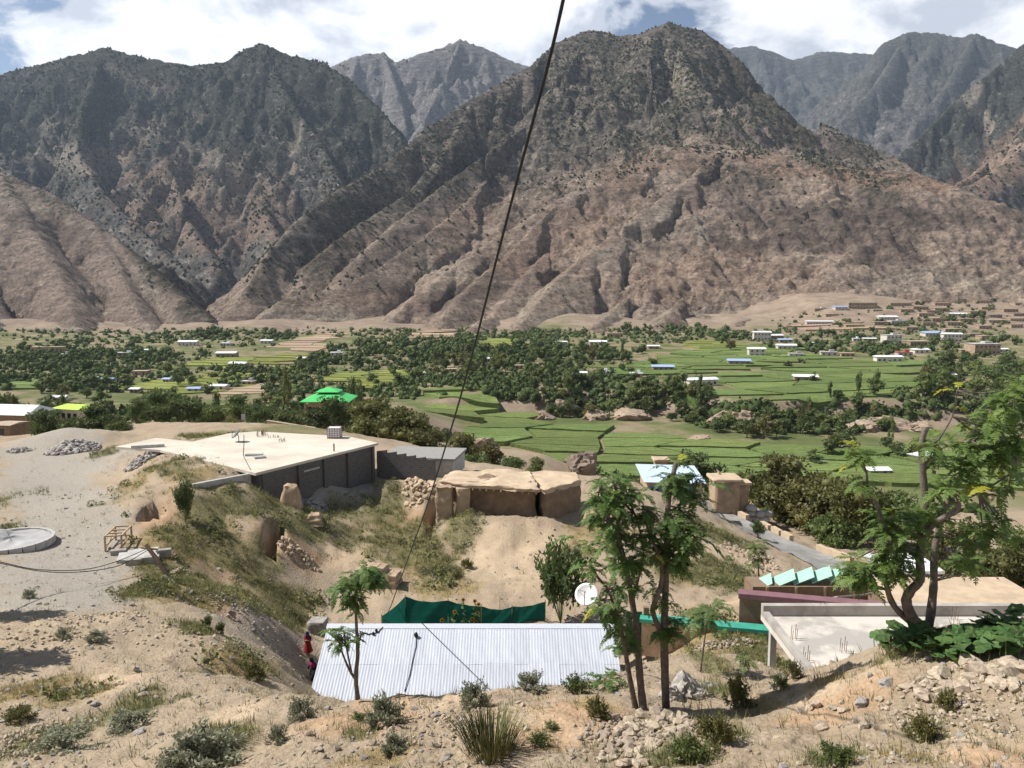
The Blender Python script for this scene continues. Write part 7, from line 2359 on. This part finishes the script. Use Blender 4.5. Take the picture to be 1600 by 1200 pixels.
fern_tree('large_feather_leaved_tree', 'large tree with twisted twin stems and yellow-tipped leaves at the right edge', b4,
          [([(1446, 1006, y4), (1442, 985, y4), (1424, 962, y4), (1416, 938, y4), (1424, 922, y4 - .1), (1438, 905, y4 - .1), (1437, 868, y4), (1440, 842, y4), (1447, 800, y4), (1442, 735, y4), (1440, 695, y4), (1447, 668, y4)], 9.0, 4.0),
           ([(1446, 1002, y4 + .1), (1450, 985, y4 + .15), (1455, 952, y4 + .2), (1459, 908, y4 + .3), (1459, 868, y4 + .3), (1466, 830, y4 + .4), (1478, 790, y4 + .5), (1500, 740, y4 + .6), (1520, 690, y4 + .7)], 8.0, 2.6),
           ([(1442, 985, y4), (1416, 966, y4 + .1), (1398, 948, y4 + .1), (1387, 922, y4), (1381, 880, y4), (1385, 840, y4 - .1), (1372, 792, y4 - .1), (1358, 765, y4 - .1), (1354, 738, y4 - .1)], 6.0, 1.6),
           ([(1440, 845, y4), (1452, 826, y4 - .2), (1475, 808, y4 - .4), (1494, 799, y4 - .5), (1498, 785, y4 - .5)], 5.0, 3.4),
           ([(1520, 690, y4 + .7), (1550, 660, y4 + .6), (1585, 620, y4 + .5)], 2.6, 1.2), ([(1478, 790, y4 + .5), (1530, 770, y4 + .4), (1580, 740, y4 + .3)], 2.6, 1.2),
           ([(1442, 735, y4), (1465, 690, y4), (1488, 650, y4 - .1), (1495, 610, y4 - .1)], 2.0, .8)],
          [(1564, 680, y4 + .5, 42, 56, .9, 29), (1588, 620, y4 + .6, 24, 34, .8, 10), (1545, 750, y4 + .4, 44, 28, .9, 9), (1505, 690, y4 + .3, 22, 34, .6, 6), (1370, 882, y4, 38, 24, .5, 12), (1340, 898, y4, 24, 12, .4, 6), (1400, 895, y4, 20, 18, .4, 4),
           (1425, 850, y4, 28, 50, .4, 8), (1378, 830, y4, 14, 40, .3, 5), (1450, 790, y4, 16, 40, .3, 4), (1342, 715, y4 - .1, 12, 14, .2, 3), (1352, 760, y4 - .1, 12, 14, .2, 2), (1480, 770, y4 - .3, 20, 16, .3, 3), (1440, 690, y4, 18, 16, .3, 3), (1560, 820, y4 + .5, 44, 34, .6, 7), (1500, 860, y4 + .4, 40, 30, .5, 5), (1460, 740, y4 + .2, 16, 30, .3, 3)],
          (5, 8), 0.27, 0.55, 24, leaf_mat('leaf_pale_green', (0.07, 0.125, 0.025), (0.17, 0.24, 0.055), scale=2.0, obj_var=.1),  # paler green than on the other feather-leaved trees
          [(1497, 785, y4 - .6, R(20), .9, .85, M_leaf_yellow), (1497, 785, y4 - .6, R(150), .9, .6, M_leaf_bright), (1496, 790, y4 - .6, R(-30), .3, .8, M_leaf_bright), (1493, 640, y4 - .1, R(30), .5, .35, M_leaf_yellow), (1495, 612, y4 - .1, R(170), .6, .4, M_leaf_yellow), (1490, 660, y4 - .1, R(0), .2, .4, M_leaf_yellow), (1497, 608, y4 - .1, R(60), .9, .35, M_leaf_yellow),
           (1345, 705, y4 - .1, R(120), .9, .5, M_leaf_yellow), (1340, 725, y4 - .1, R(180), .3, .4, M_leaf_yellow), (1350, 745, y4 - .1, R(200), .2, .4, M_leaf_bright), (1565, 740, y4 + .2, R(60), .3, .35, M_leaf_yellow), (1590, 690, y4, R(120), .3, .3, M_leaf_yellow), (1375, 795, y4, R(20), .2, .45, M_leaf_yellow), (1400, 860, y4 - .2, R(10), .2, .6, M_leaf_bright)])
for (px, py, tx, ty, cw, ch, n, lab, L0) in ((1094, 1050, 1108, 960, 20, 12, 5, 'thin young sapling in front of the green-coped wall', 0.7), (1186, 905, 1186, 868, 14, 20, 7, 'small round-headed sapling on the slope below the road', 1.2), (1160, 1062, 1165, 1030, 8, 5, 2, 'spindly seedling left of the concrete roof', 0.4)):
    b = g(px, py); fern_tree('feather_leaved_sapling', lab, b, [([(px, py + 4, b.y), ((px + tx) / 2 - 1, (py + ty) / 2, b.y), (tx, ty, b.y)], 1.6, .8)], [(tx, ty, b.y, cw, ch, .3, n)], (5, 7), L0 * .7, L0, int(px), M_leaf_mid)
for (px, py, L0) in ((945, 1078, .7), (1410, 975, .6), (1130, 1000, .6), (1190, 1002, .5)):
    b = g(px, py); rng = np.random.default_rng(int(px)); V, Fq = rosettes_np(rng, [np.array((0, 0, .25))], (7, 9), L0 * .8, L0, 0.2, 1.0)
    o = empty('fern_seedling', b); tag(o, {945: 'pale green feathery seedling at the right foot of the tin roof', 1410: 'feathery sucker beneath the large right-hand tree', 1130: 'feathery seedling under the green-coped wall', 1190: 'feathery seedling at the right end of the green-coped wall'}[px], 'seedling')
    link('leaves', mesh_np('leaves', V, Fq, 4, False), M_leaf_bright, o); MB().tube([(0, 0, -.1), (0, 0, .3)], .015, 5).build('stem', M_bark, o)

# ------------------------------------------------------------------ broad trees of the middle distance
def big_units(count, seed):
    out = []
    for i in range(count):
        rng = np.random.default_rng(seed + i); rz = [0.8, 1.0, 0.65, 1.5][i % 4]
        q = crown_np(rng, 1.0, rz, 0.55 + rz * 0.75, 34, 4200, 0.11, core=0.6, clump_r=(0.16, 0.34))
        tm = trunk_mb(rng, 0.7, 0.07, 0.9, 6)
        out.append((q, tm))
    return out


BIG = []
for q, tm in big_units(4, 900):
    ms = []
    for mm in (M_leaf_dark, M_leaf_mid, M_leaf_olive):
        ms.append(mesh_mixed('crown', (q[0], q[1]), q[2], [mm]))
    me = bpy.data.meshes.new('trunk'); me.from_pydata(tm.v, [], tm.f); me.materials.append(M_bark); me.update()
    BIG.append((ms, me))
bn = 0
def big_tree(px, py, y, wpx, var, leaf, label, hk=1.0, name='tree', cat='tree'):
    """(px, py): middle of the crown"""
    global bn
    s = px_m(y, py) * wpx / 2; c = at(px, py, y)
    rz = [0.8, 1.0, 0.65, 1.5][var]; h = (0.55 + rz * 0.75) * s * hk
    gr = gz(c.x, y); z = min(c.z - h, gr + .0) if c.z - h > gr else c.z - h
    o = empty(name, (c.x, y, z), bn * 1.7); bn += 1; tag(o, label, cat)
    o.scale = (s, s, s * hk)
    k = link('crown', BIG[var][0][leaf], None, o); link('trunk', BIG[var][1], None, o)
    if z < gr - 0.6 * s: pass
    return o


for a in ((75, 662, 116, 62, 0, 0, 'dark round tree in front of the lime green roof, left one'), (120, 672, 112, 58, 2, 0, 'low spreading dark tree below the lime roofed house'), (160, 660, 116, 60, 1, 0, 'dark tree right of the lime roofed house'), (185, 672, 112, 44, 2, 1, 'broad bush-like tree beside the slim poplar'),
          (213, 645, 128, 30, 3, 0, 'slim tall poplar-like tree in the left grove'), (243, 640, 135, 60, 1, 0, 'full dark tree right of the slim poplar'), (285, 638, 138, 58, 0, 0, 'rounded dark tree in the middle of the left grove'), (322, 626, 145, 30, 3, 0, 'narrow tall dark tree over the left grove'), (335, 642, 138, 46, 2, 1, 'lower green tree behind the reddish yard wall'),
          (375, 640, 134, 48, 1, 1, 'pale-stemmed green tree left of the compound wall'), (400, 642, 132, 40, 2, 0, 'dark tree just left of the compound wall'), (256, 668, 130, 28, 0, 0, 'round dark bush on the clearing behind the pale roof'), (362, 668, 118, 40, 2, 2, 'grey-green bush behind the dish on the pale roof'), (272, 668, 129, 16, 3, 0, 'thin little tree on the clearing'),
          (425, 632, 160, 60, 0, 0, 'dark tree at the left of the green-roofed building'), (450, 650, 152, 50, 2, 1, 'spreading green tree over the compound wall'), (470, 610, 185, 30, 3, 2, 'bare-topped narrow tree before the green roof'), (492, 652, 150, 50, 0, 0, 'dark bushy tree hiding the foot of the green-roofed building'), (520, 648, 150, 60, 1, 0, 'dark tree under the green porch roof'), (550, 640, 160, 60, 0, 0, 'broad dark tree right of the green roof'),
          (585, 668, 132, 90, 1, 2, 'big olive-green shrubby tree behind the stepped wall'), (630, 672, 128, 92, 0, 2, 'widest olive shrubby tree behind the stepped wall'), (665, 690, 112, 60, 2, 2, 'low olive shrub against the stepped wall'), (585, 640, 175, 50, 1, 1, 'green tree above the olive shrubs'), (620, 632, 185, 56, 0, 0, 'dark tree at the edge of the first green field'), (690, 640, 220, 60, 2, 0, 'dark clump of a tree at the field corner beside the cable'),
          (715, 705, 108, 60, 1, 2, 'olive tree with bare twigs right of the cable'), (760, 712, 106, 56, 0, 2, 'thorny olive tree behind the ruined mud house'), (740, 730, 100, 60, 2, 1, 'green thicket directly behind the ruined mud house'), (800, 712, 112, 40, 2, 1, 'green thicket at the right of the mud houses'), (838, 695, 130, 34, 3, 1, 'upright feathery tree above the square mud house'), (860, 722, 118, 40, 2, 2, 'low olive bush beside the great boulder'),
          (1090, 730, 112, 76, 1, 0, 'dark green round tree behind the blue-fronted house'), (1165, 745, 112, 64, 0, 1, 'green tree behind the horned mud hut'), (1215, 765, 100, 110, 1, 2, 'big rust-tinged olive tree beside the tarred road'), (1270, 785, 96, 120, 0, 2, 'broad rust-tinged tree second along the road'), (1322, 800, 90, 120, 1, 2, 'rusty olive tree third along the road'), (1250, 805, 98, 80, 2, 0, 'dark understorey tree shading the road edge'),
          (1310, 836, 88, 90, 2, 1, 'green bushy tree where the road bends out of sight'), (1400, 810, 90, 110, 0, 1, 'green tree behind the trunk of the large right-hand tree'), (1500, 850, 70, 100, 1, 2, 'olive tree mass behind the large tree, right'), (1570, 880, 60, 110, 0, 2, 'wide olive tree at the right edge behind the concrete roof'), (1460, 890, 64, 70, 2, 2, 'low olive tree behind the grey block room'), (1590, 800, 80, 70, 1, 1, 'green tree at the right edge above the olive ones'), (1130, 745, 125, 40, 2, 1, 'low green tree between blue house and mud hut'), (1195, 730, 150, 40, 1, 0, 'dark tree in the gap above the roadside trees')):
    big_tree(*a[:6], a[6])

# the trees beyond the left edge of the view whose shade lies on the slope
def shade_trees():
    q = g(70, 1040)
    for dx, dy, w, lb in ((-5.6, 1.0, 1.8, 'walnut-like tree just beyond the left edge that shades the slope'), (-8.6, 7.5, 1.6, 'smaller tree beyond the left edge higher up the slope')):
        x, y = q.x + dx, q.y + dy
        o = empty('tree', (x, y, gz(x, y) - .1)); tag(o, lb, 'tree'); o.scale = (w, w, w * 2.2)
        link('crown', BIG[2][0][1], None, o); link('trunk', BIG[2][1], None, o)
shade_trees()

# ------------------------------------------------------------------ shrubs of the near slope
def bush_mesh(seed, nleaf, leaf, upright=0.0, nstem=40):
    rng = np.random.default_rng(seed); L_ = []
    D = []
    for _ in range(nstem):
        a = rng.uniform(0, 6.28); e = rng.uniform(0.15, 1.45) if not upright else rng.uniform(0.7, 1.5)
        r_ = rng.uniform(.65, 1.08); D.append(np.array((math.cos(a) * math.cos(e), math.sin(a) * math.cos(e), math.sin(e) * (1 + .5 * upright))) * r_)
    D = np.array(D); k = rng.integers(0, nstem, nleaf); t = rng.uniform(0.3, 1.0, nleaf) ** 0.6
    P0 = D[k] * t[:, None] + rng.normal(size=(nleaf, 3)) * 0.05; P0[:, 2] = np.abs(P0[:, 2])
    V, Fq = leaves_np(P0, leaf, rng, D[k] * .6, aspect=0.42)
    # twigs
    s = np.cross(D, (0.3, 0.2, 1)); s /= np.linalg.norm(s, axis=1, keepdims=True); s *= 0.008
    TV = np.stack([np.zeros_like(D) - s, np.zeros_like(D) + s, D * .95 + s * .4, D * .95 - s * .4], 1).reshape(-1, 3)
    V2 = np.concatenate([V, TV]); F2 = np.concatenate([Fq, np.arange(4 * nstem).reshape(-1, 4) + len(V)])
    return V2, F2


def bush_variants(m, seed, nleaf, leaf, upright=0.0):
    out = []
    for i in range(3):
        V, Fq = bush_mesh(seed + i, nleaf, leaf, upright); me = mesh_np('bush', V, Fq, 4, False); me.materials.append(m); out.append(me)
    return out


B_grey = bush_variants(M_leaf_grey, 10, 2200, 0.13)
B_green = bush_variants(M_leaf_mid, 20, 2200, 0.12)
B_dark = bush_variants(M_leaf_dark, 30, 2600, 0.12, 0.5)
B_olive = bush_variants(M_leaf_olive, 40, 2000, 0.13)


def bush(px, py, wpx, hpx, kind, label, k=0, y=None):
    q = g(px, py) if y is None else at(px, py, y); s = px_m(q.y, py)
    o = link('shrub', kind[k % 3], None, None, q - Vector((0, 0, .03)), k * 2.1); o.scale = (wpx * s / 2, wpx * s / 2, hpx * s * 1.0)
    return tag(o, label, 'shrub')


for i, a in enumerate(((600, 1135, 76, 58, B_grey, 'largest grey-green shrub on the near bank below the tin roof'), (470, 1122, 56, 36, B_grey, 'grey-green shrub on the bank below the walking people'), (435, 1160, 46, 30, B_grey, 'small grey-green shrub left of the tufts on the bank'), (615, 1178, 52, 40, B_grey, 'grey-green shrub low on the bank under the largest one'), (740, 1103, 60, 42, B_grey, 'grey-green shrub above the tall rush clump'),
                       (830, 1076, 66, 26, B_grey, 'pale silvery shrub on the crest before the tin roof'), (902, 1086, 58, 36, B_green, 'dark blue-green shrub on the crest, right of the silvery one'), (930, 1122, 56, 36, B_olive, 'sprawling olive shrub left of the twin-trunk trees'), (660, 1082, 30, 26, B_grey, 'little grey shrub leaning on the foot of the tin roof'), (310, 1198, 150, 66, B_grey, 'wide grey-green shrub at the bottom left'), (205, 1142, 100, 32, B_grey, 'flat grey-green shrub left of the sandy ridge'),
                       (100, 1170, 120, 34, B_grey, 'low straggling grey-green shrub near the lower left corner'), (30, 1130, 60, 30, B_olive, 'dry olive shrub by the left edge'), (1150, 1110, 60, 60, B_olive, 'tall weedy shrub right of the boulder group'), (1120, 1160, 80, 50, B_olive, 'weedy shrub beyond the heap of pale stones'), (1080, 1192, 90, 50, B_green, 'green weedy shrub at the lower edge beside the stones'),
                       (1440, 1160, 70, 46, B_olive, 'yellow-green weed clump on the right-hand slope'), (1310, 1200, 80, 40, B_green, 'green weeds at the bottom right of centre'), (1480, 1110, 40, 36, B_olive, 'thin olive weeds between the right-hand stones'), (1240, 1062, 40, 30, B_olive, 'dry weed at the near corner of the concrete roof'), (1220, 1078, 36, 26, B_green, 'green weed below the corner of the concrete roof'),
                       (290, 818, 46, 56, B_dark, 'dark rounded shrub on the bank right of the track'), (876, 976, 120, 100, B_dark, 'tall dark oleander-like shrub behind the tin roof', ), (560, 1125, 30, 14, B_green, 'small green plant on the bank under the sapling'), (845, 1165, 50, 24, B_green, 'green leafy plant right of the rush clump'), (860, 1140, 30, 18, B_green, 'little green plant above the leafy one'),
                       (325, 985, 26, 18, B_dark, 'dark tuft left on the stony slope by the path'), (345, 992, 22, 16, B_dark, 'dark tuft right on the stony slope by the path'), (395, 1062, 50, 30, B_olive, 'dry olive weed above the sandy ridge'), (100, 1000, 34, 22, B_grey, 'grey weed beside the patch of shade'), (150, 1000, 40, 18, B_grey, 'grey weed at the right end of the shade'), (45, 935, 26, 16, B_grey, 'small grey weed on the stony left slope'),
                       (730, 888, 26, 16, B_olive, 'round dry bush on the bare yard'), (715, 905, 22, 12, B_olive, 'smaller dry bush left of the round one on the yard'), (1185, 840, 36, 20, B_dark, 'dark bush at the near edge of the tarred road'), (900, 880, 36, 18, B_dark, 'green bush patch on the yard below the square mud house'), (1345, 990, 60, 40, B_green, 'leafy weed at the foot of the large tree'))):
    bush(*a[:6], k=i)
# tall rush clump
q = g(768, 1180); rng = np.random.default_rng(8); n = 420; a = rng.uniform(0, 6.28, n); r_ = np.sqrt(rng.random(n)) * .42
B0 = np.stack([np.cos(a) * r_, np.sin(a) * r_ * .8, np.full(n, -.05)], -1); lean = rng.uniform(.05, .55, n)
T0 = B0 + np.stack([np.cos(a) * lean, np.sin(a) * lean, rng.uniform(.4, .92, n)], -1); w = np.stack([-np.sin(a), np.cos(a), 0 * a], -1) * .008
M0 = B0 * .45 + T0 * .55; M0[:, 2] += .08
V = np.stack([B0 - w, B0 + w, M0 + w, M0 - w, M0 - w, M0 + w, T0 + w * .2, T0 - w * .2], 1).reshape(-1, 3)
o = link('rush_clump', mesh_np('rush_clump', V, np.arange(8 * n).reshape(-1, 4), 4, False), mat('rush', (0.07, 0.085, 0.03), col2=(0.19, 0.175, 0.075), scale=6, bump=0), None, q)
tag(o, 'tall spiky clump of rushes in the middle of the near bank', 'grass clump')

# ------------------------------------------------------------------ weeds and grass, too many to count
def grass_stuff(name, n, mode, m, seed, h0, h1, blades=9, ymax=100, wide=0.03):
    rng = np.random.default_rng(seed); P_ = []
    tot = 0
    for _ in range(60):
        y = np.exp(rng.uniform(np.log(8.5), np.log(ymax), 6000)); u = rng.uniform(-.82, .82, 6000); x = u * y
        pr = np.maximum.reduce([cover_val(k, x, y) * s for k, s in mode.items() if k != 'base']) if len(mode) > 1 or 'base' not in mode else np.zeros(6000)
        pr = np.maximum(pr * np.where(y < 24, .28, 1.0), mode.get('base', 0)) * (0.4 + 0.6 * np.clip(fbm(x, y, 2.5, 3, 7) + .5, 0, 1))
        ok = rng.random(6000) < pr
        P_.append(np.stack([x[ok], y[ok]], -1)); tot += ok.sum()
        if tot > n: break
    P_ = np.concatenate(P_)[:n]; n = len(P_)
    z = ground_z(P_[:, 0], P_[:, 1]); base = np.column_stack([P_, z - .03])
    k = np.repeat(np.arange(n), blades); N_ = len(k)
    sc = (0.55 + 0.011 * P_[:, 1])[k]
    a = rng.uniform(0, 6.28, N_); r_ = rng.random(N_) * .16 * sc
    B0 = base[k] + np.stack([np.cos(a) * r_, np.sin(a) * r_, 0 * a], -1)
    h = rng.uniform(h0, h1, N_) * sc; ln = h * rng.uniform(.2, .9, N_)
    T0 = B0 + np.stack([np.cos(a) * ln, np.sin(a) * ln, h], -1)
    M0 = (B0 + T0) / 2; M0[:, 2] += h * .12
    w = np.stack([-np.sin(a), np.cos(a), 0 * a], -1) * (wide * sc * rng.uniform(.6, 1.4, N_))[:, None]
    V = np.stack([B0 - w * .8, B0 + w * .8, T0], 1).reshape(-1, 3)
    return tag(link(name, mesh_np(name, V, np.arange(3 * N_).reshape(-1, 3), 3, False), m), kind='stuff')


M_weed = mat('weed', (0.10, 0.12, 0.04), col2=(0.23, 0.22, 0.09), scale=0.5, bump=0, rough=.8, detail=5, transl=.2)
M_dry = mat('dry_grass', (0.24, 0.19, 0.085), col2=(0.42, 0.34, 0.17), scale=0.5, bump=0, rough=.8, detail=5, transl=.2)
M_greyweed = mat('grey_weed', (0.13, 0.135, 0.075), col2=(0.26, 0.25, 0.16), scale=0.6, bump=0, rough=.8, detail=5, transl=.2)
grass_stuff('green_weeds', 19000, {'green': 1.0, 'base': 0.006}, M_weed, 1, .06, .34, 9, 100, .014)
grass_stuff('dry_grass', 9000, {'dry': 1.0, 'green': .3, 'base': 0.03}, M_dry, 2, .06, .28, 8, 100, .011)
grass_stuff('grey_weeds', 6000, {'green': .6, 'dry': .4, 'base': 0.05}, M_greyweed, 3, .04, .18, 8, 70, .014)

# low leafy weeds on the banks
def bank_weeds():
    rng = np.random.default_rng(71); P_ = []
    for _ in range(14):
        y = np.exp(rng.uniform(np.log(24), np.log(98), 5000)); x = rng.uniform(-.72, .72, 5000) * y
        pr = np.maximum(cover_val('green', x, y) * .5, cover_val('dry', x, y) * .16) * np.clip(.2 + fbm(x, y, 4, 3, 7) * 1.4, 0, 1)
        ok = rng.random(5000) < pr; P_.append(np.stack([x[ok], y[ok]], -1))
    P_ = np.concatenate(P_)[:2200]; r = rng.uniform(.12, .32, len(P_)) + .3 * rng.random(len(P_)) ** 3
    pts = np.column_stack([P_, ground_z(P_[:, 0], P_[:, 1]) - r * .2])
    h = rng.random(len(P_)) < .62
    leafy_mass('leafy_weeds', pts[h], r[h] * .9, M_weed, 72, 44, .40, .5)
    leafy_mass('grey_leafy_weeds', pts[~h], r[~h] * .8, M_greyweed, 73, 44, .40, .5)
bank_weeds()

# ------------------------------------------------------------------ stones
rng = np.random.default_rng(31)
def pebble_field(name, n, dens, r0, r1, m, seed, ymax=70):
    rng = np.random.default_rng(seed); P_ = []; tot = 0
    for _ in range(40):
        y = np.exp(rng.uniform(np.log(8.5), np.log(ymax), 5000)); x = rng.uniform(-.8, .8, 5000) * y
        pr = dens * np.clip(0.35 + fbm(x, y, 4, 3, 9) * 1.2, 0.03, 1)
        ok = rng.random(5000) < pr; P_.append(np.stack([x[ok], y[ok]], -1)); tot += ok.sum()
        if tot > n: break
    P_ = np.concatenate(P_)[:n]; z = ground_z(P_[:, 0], P_[:, 1])
    rad = r0 * (r1 / r0) ** (rng.random(len(P_)) ** 2.2) * (0.6 + 0.018 * P_[:, 1])
    return scatter_blobs(name, np.column_stack([P_, z - rad * .25]), rad, m, seed, 0.7)


pebble_field('pebbles', 5200, .5, .018, .11, M_pale_stone, 51)
pebble_field('grey_pebbles', 2200, .3, .018, .12, M_grey_stone, 52)
for (px, py, rx, ry, n, r0, r1, m, sd) in ((400, 975, 70, 24, 150, .03, .11, M_grey_stone, 61), (340, 955, 60, 12, 120, .04, .13, M_grey_stone, 62), (300, 1000, 80, 24, 60, .03, .10, M_pale_stone, 63), (60, 1150, 70, 30, 260, .02, .07, M_pale_stone, 64), (460, 862, 40, 14, 160, .05, .18, M_mud_pale, 65), (1170, 870, 40, 16, 120, .06, .2, M_pale_stone, 66), (130, 980, 90, 30, 220, .03, .1, M_pale_stone, 67),
                                         (690, 1140, 120, 30, 200, .015, .05, M_pale_stone, 68), (1000, 1150, 90, 30, 260, .02, .06, M_pale_stone, 69), (1500, 1120, 100, 50, 300, .015, .05, M_pale_stone, 70), (655, 760, 24, 12, 90, .1, .35, M_mud_pale, 71), (1130, 1008, 60, 6, 120, .04, .14, M_pale_stone, 72)):
    p_, r_ = heap_pts(px, py, rx, ry, n, .05, sd, r0, r1); rubble('scattered_rubble', p_, r_, m, sd)
sn = 0
def stones(cx, cy, rx, ry, n, r0, r1, kind, label, group, seed):
    rr = random.Random(seed)
    for i in range(n):
        while True:
            a, b = rr.uniform(-1, 1), rr.uniform(-1, 1)
            if a * a + b * b < 1: break
        q = g(cx + a * rx, cy + b * ry); s = px_m(q.y, cy) * (r0 + (r1 - r0) * rr.random() ** 1.8)
        o = link('stone', ROCKS[kind][rr.randrange(6)], None, None, q + Vector((0, 0, s * .28)))
        o.scale = (s, s, s); o.rotation_euler = (rr.uniform(-.3, .3), rr.uniform(-.3, .3), rr.uniform(0, 6.28))
        tag(o, label, 'stone', group)
stones(1010, 1140, 75, 34, 62, 6, 15, 'p', 'pale angular stone in the heap below the twin-trunk trees', 'stones below the twin-trunk trees', 1)
stones(960, 1185, 70, 16, 26, 6, 14, 'p', 'pale stone at the bottom edge under the stone heap', 'stones at the bottom edge', 2)
stones(1500, 1075, 90, 26, 46, 7, 18, 'p', 'tan stone in the bank below the squash leaves', 'stones below the squash leaves', 3)
stones(1550, 1045, 60, 14, 22, 9, 20, 'p', 'broad tan stone edging the squash bed', 'stones edging the squash bed', 4)
stones(1330, 1120, 80, 30, 18, 5, 12, 'p', 'loose pale stone on the bare slope right of centre', 'loose stones right of centre', 5)
stones(1360, 1180, 90, 16, 16, 5, 11, 'p', 'loose pale stone near the lower right edge', 'loose stones lower right', 6)
stones(1080, 1078, 40, 8, 12, 5, 11, 'g', 'grey stone round the foot of the boulder group', 'stones round the boulders', 7)
stones(150, 1090, 120, 50, 16, 4, 9, 'g', 'grey stone lying on the stony left slope', 'stones on the left slope', 8)
stones(560, 1160, 110, 24, 14, 3, 8, 'p', 'small pale stone on the near bank left of the rushes', 'stones on the near bank', 9)
for (px, py, r_, kd, lab) in ((1383, 1070, 15, 'g', 'smooth grey boulder-stone below the tree foot'), (1348, 1100, 14, 'g', 'flat grey stone slab on the bare slope'), (1285, 1140, 11, 'p', 'lone pale stone on the bare reddish slope'), (218, 1145, 9, 'g', 'squared dark stone beside the wide shrub'), (223, 1088, 8, 'p', 'pale pointed stone on the sand left of the ridge'), (10, 1128, 9, 'g', 'dark stone at the left edge'), (890, 985, 7, 'p', 'pale lump behind the tin ridge')):
    q = g(px, py); s = px_m(q.y, py) * r_; o = link('stone', ROCKS[kd][int(px) % 6], None, None, q + Vector((0, 0, s * .25)), px); o.scale = (s * 1.3, s, s * .8); tag(o, lab, 'stone')

# ------------------------------------------------------------------ squash bed and sunflowers
def squash_leaf():
    n = 14; V = [(0, 0, 0.0)]
    for k in range(n):
        a = 2 * math.pi * k / n + R(90) + math.pi / n; r_ = (1 + .13 * math.cos(5 * (a - R(90)))) * (0.45 if k in (n // 2 - 1, n // 2) and False else 1)
        V.append((math.cos(a) * r_, math.sin(a) * r_, -0.22 + 0.1 * math.cos(5 * a)))
    F_ = [(0, 1 + k, 1 + (k + 1) % n) for k in range(n)]
    me = bpy.data.meshes.new('leaf'); me.from_pydata(V, [], F_); me.materials.append(leaf_mat('squash_leaf', (0.045, 0.10, 0.025), (0.10, 0.175, 0.05), obj_var=.25)); me.update(); return me
ML = squash_leaf(); rr = random.Random(12)
for (cx, cy, rx, ry, n, lab) in ((1400, 1010, 50, 16, 42, 'squash plant sprawling round the foot of the large tree'), (1480, 1022, 50, 20, 64, 'squash plant spreading over the stones, middle of the bed'), (1565, 1005, 50, 26, 84, 'thick squash plant at the right edge of the bed')):
    c = g(cx, cy); o = empty('squash_plant', c); tag(o, lab, 'plant'); st = MB()
    for i in range(n):
        a, b = rr.gauss(0, .5), rr.gauss(0, .5); q = g(cx + a * rx, cy + b * ry); h = rr.uniform(.12, .4)
        p = q + Vector((0, 0, h)) - c
        lf = link('leaf', ML, None, o, p); s = rr.uniform(.10, .2); lf.scale = (s, s, s); lf.rotation_euler = (rr.uniform(-.7, .5), rr.uniform(-.6, .6), rr.uniform(0, 6.28))
        st.tube([q - c + Vector((rr.uniform(-.05, .05), 0, -.02)), p], .008, 4)
    st.build('stalks', bpy.data.materials['weed'], o)
M_petal = mat('petal', (0.75, 0.42, 0.02), var=.1, bump=0, transl=.3); M_disc = mat('seed_disc', (0.10, 0.05, 0.02), var=.2, bump=0)
for i, (px, py, nb, lab) in enumerate(((724, 936, 1, 'tallest sunflower with open head over the net fence'), (742, 938, 2, 'sunflower with two heads at the right of the patch'), (711, 955, 1, 'leafy sunflower low in the middle of the patch'), (691, 968, 1, 'short sunflower at the left of the patch near the ridge'), (738, 966, 2, 'short sunflower near the ridge on the right of the patch'), (746, 957, 1, 'slender sunflower at the right end of the patch'))):
    h_ = at(px, py, 50.2); b = Vector((h_.x, 50.2, gz(h_.x, 50.2))); o = empty('sunflower', b); tag(o, lab, 'sunflower')
    H_ = h_.z - b.z; MB().tube([(0, 0, -.1), (0.05, 0, H_ * .6), (0, -.06, H_)], [.03, .025, .02], 6).build('stalk', M_leaf_mid, o)
    for k in range(nb):
        c = Vector((k * .25, -.1, H_ - k * .22)); mb = MB(); r_ = .17
        for j in range(14):
            a = 6.283 * j / 14; d = Vector((math.cos(a), -.15, math.sin(a))); s = Vector((-math.sin(a), 0, math.cos(a))) * .035
            mb.add([c + d * .06 - s, c + d * r_, c + d * .06 + s], [(0, 1, 2)])
        hd = mb.build('flower_head', M_petal, o)
        mb = MB(); mb.add([c + Vector((math.cos(6.283 * j / 10) * .075, -.04, math.sin(6.283 * j / 10) * .075)) for j in range(10)], [tuple(range(10))]); mb.build('seed_disc', M_disc, hd)
    for k in range(12):
        lf = link('leaf', ML, None, o, (rr.uniform(-.12, .12), rr.uniform(-.12, .12), H_ * rr.uniform(.3, .95))); s = rr.uniform(.12, .2); lf.scale = (s, s, s); lf.rotation_euler = (rr.uniform(-.9, .9), rr.uniform(-.9, .9), rr.uniform(0, 6.28))
# ------------------------------------------------------------------ the air of the valley
def haze():
    x0, x1, y0, y1, z0, z1 = -6200, 6200, -300, 8600, -130, 2300
    o = MB().box(((x0 + x1) / 2, (y0 + y1) / 2, (z0 + z1) / 2), (x1 - x0, y1 - y0, z1 - z0)).build('haze', None)
    m = bpy.data.materials.new('haze'); m.use_nodes = True; nt = m.node_tree; nt.nodes.clear()
    out = nt.nodes.new('ShaderNodeOutputMaterial'); v = nt.nodes.new('ShaderNodeVolumePrincipled')
    v.inputs['Color'].default_value = (0.66, 0.80, 1.0, 1); v.inputs['Density'].default_value = 3.6e-5; v.inputs['Anisotropy'].default_value = 0.2
    nt.links.new(v.outputs[0], out.inputs['Volume'])
    o.data.materials.append(m); tag(o, kind='stuff')
haze()
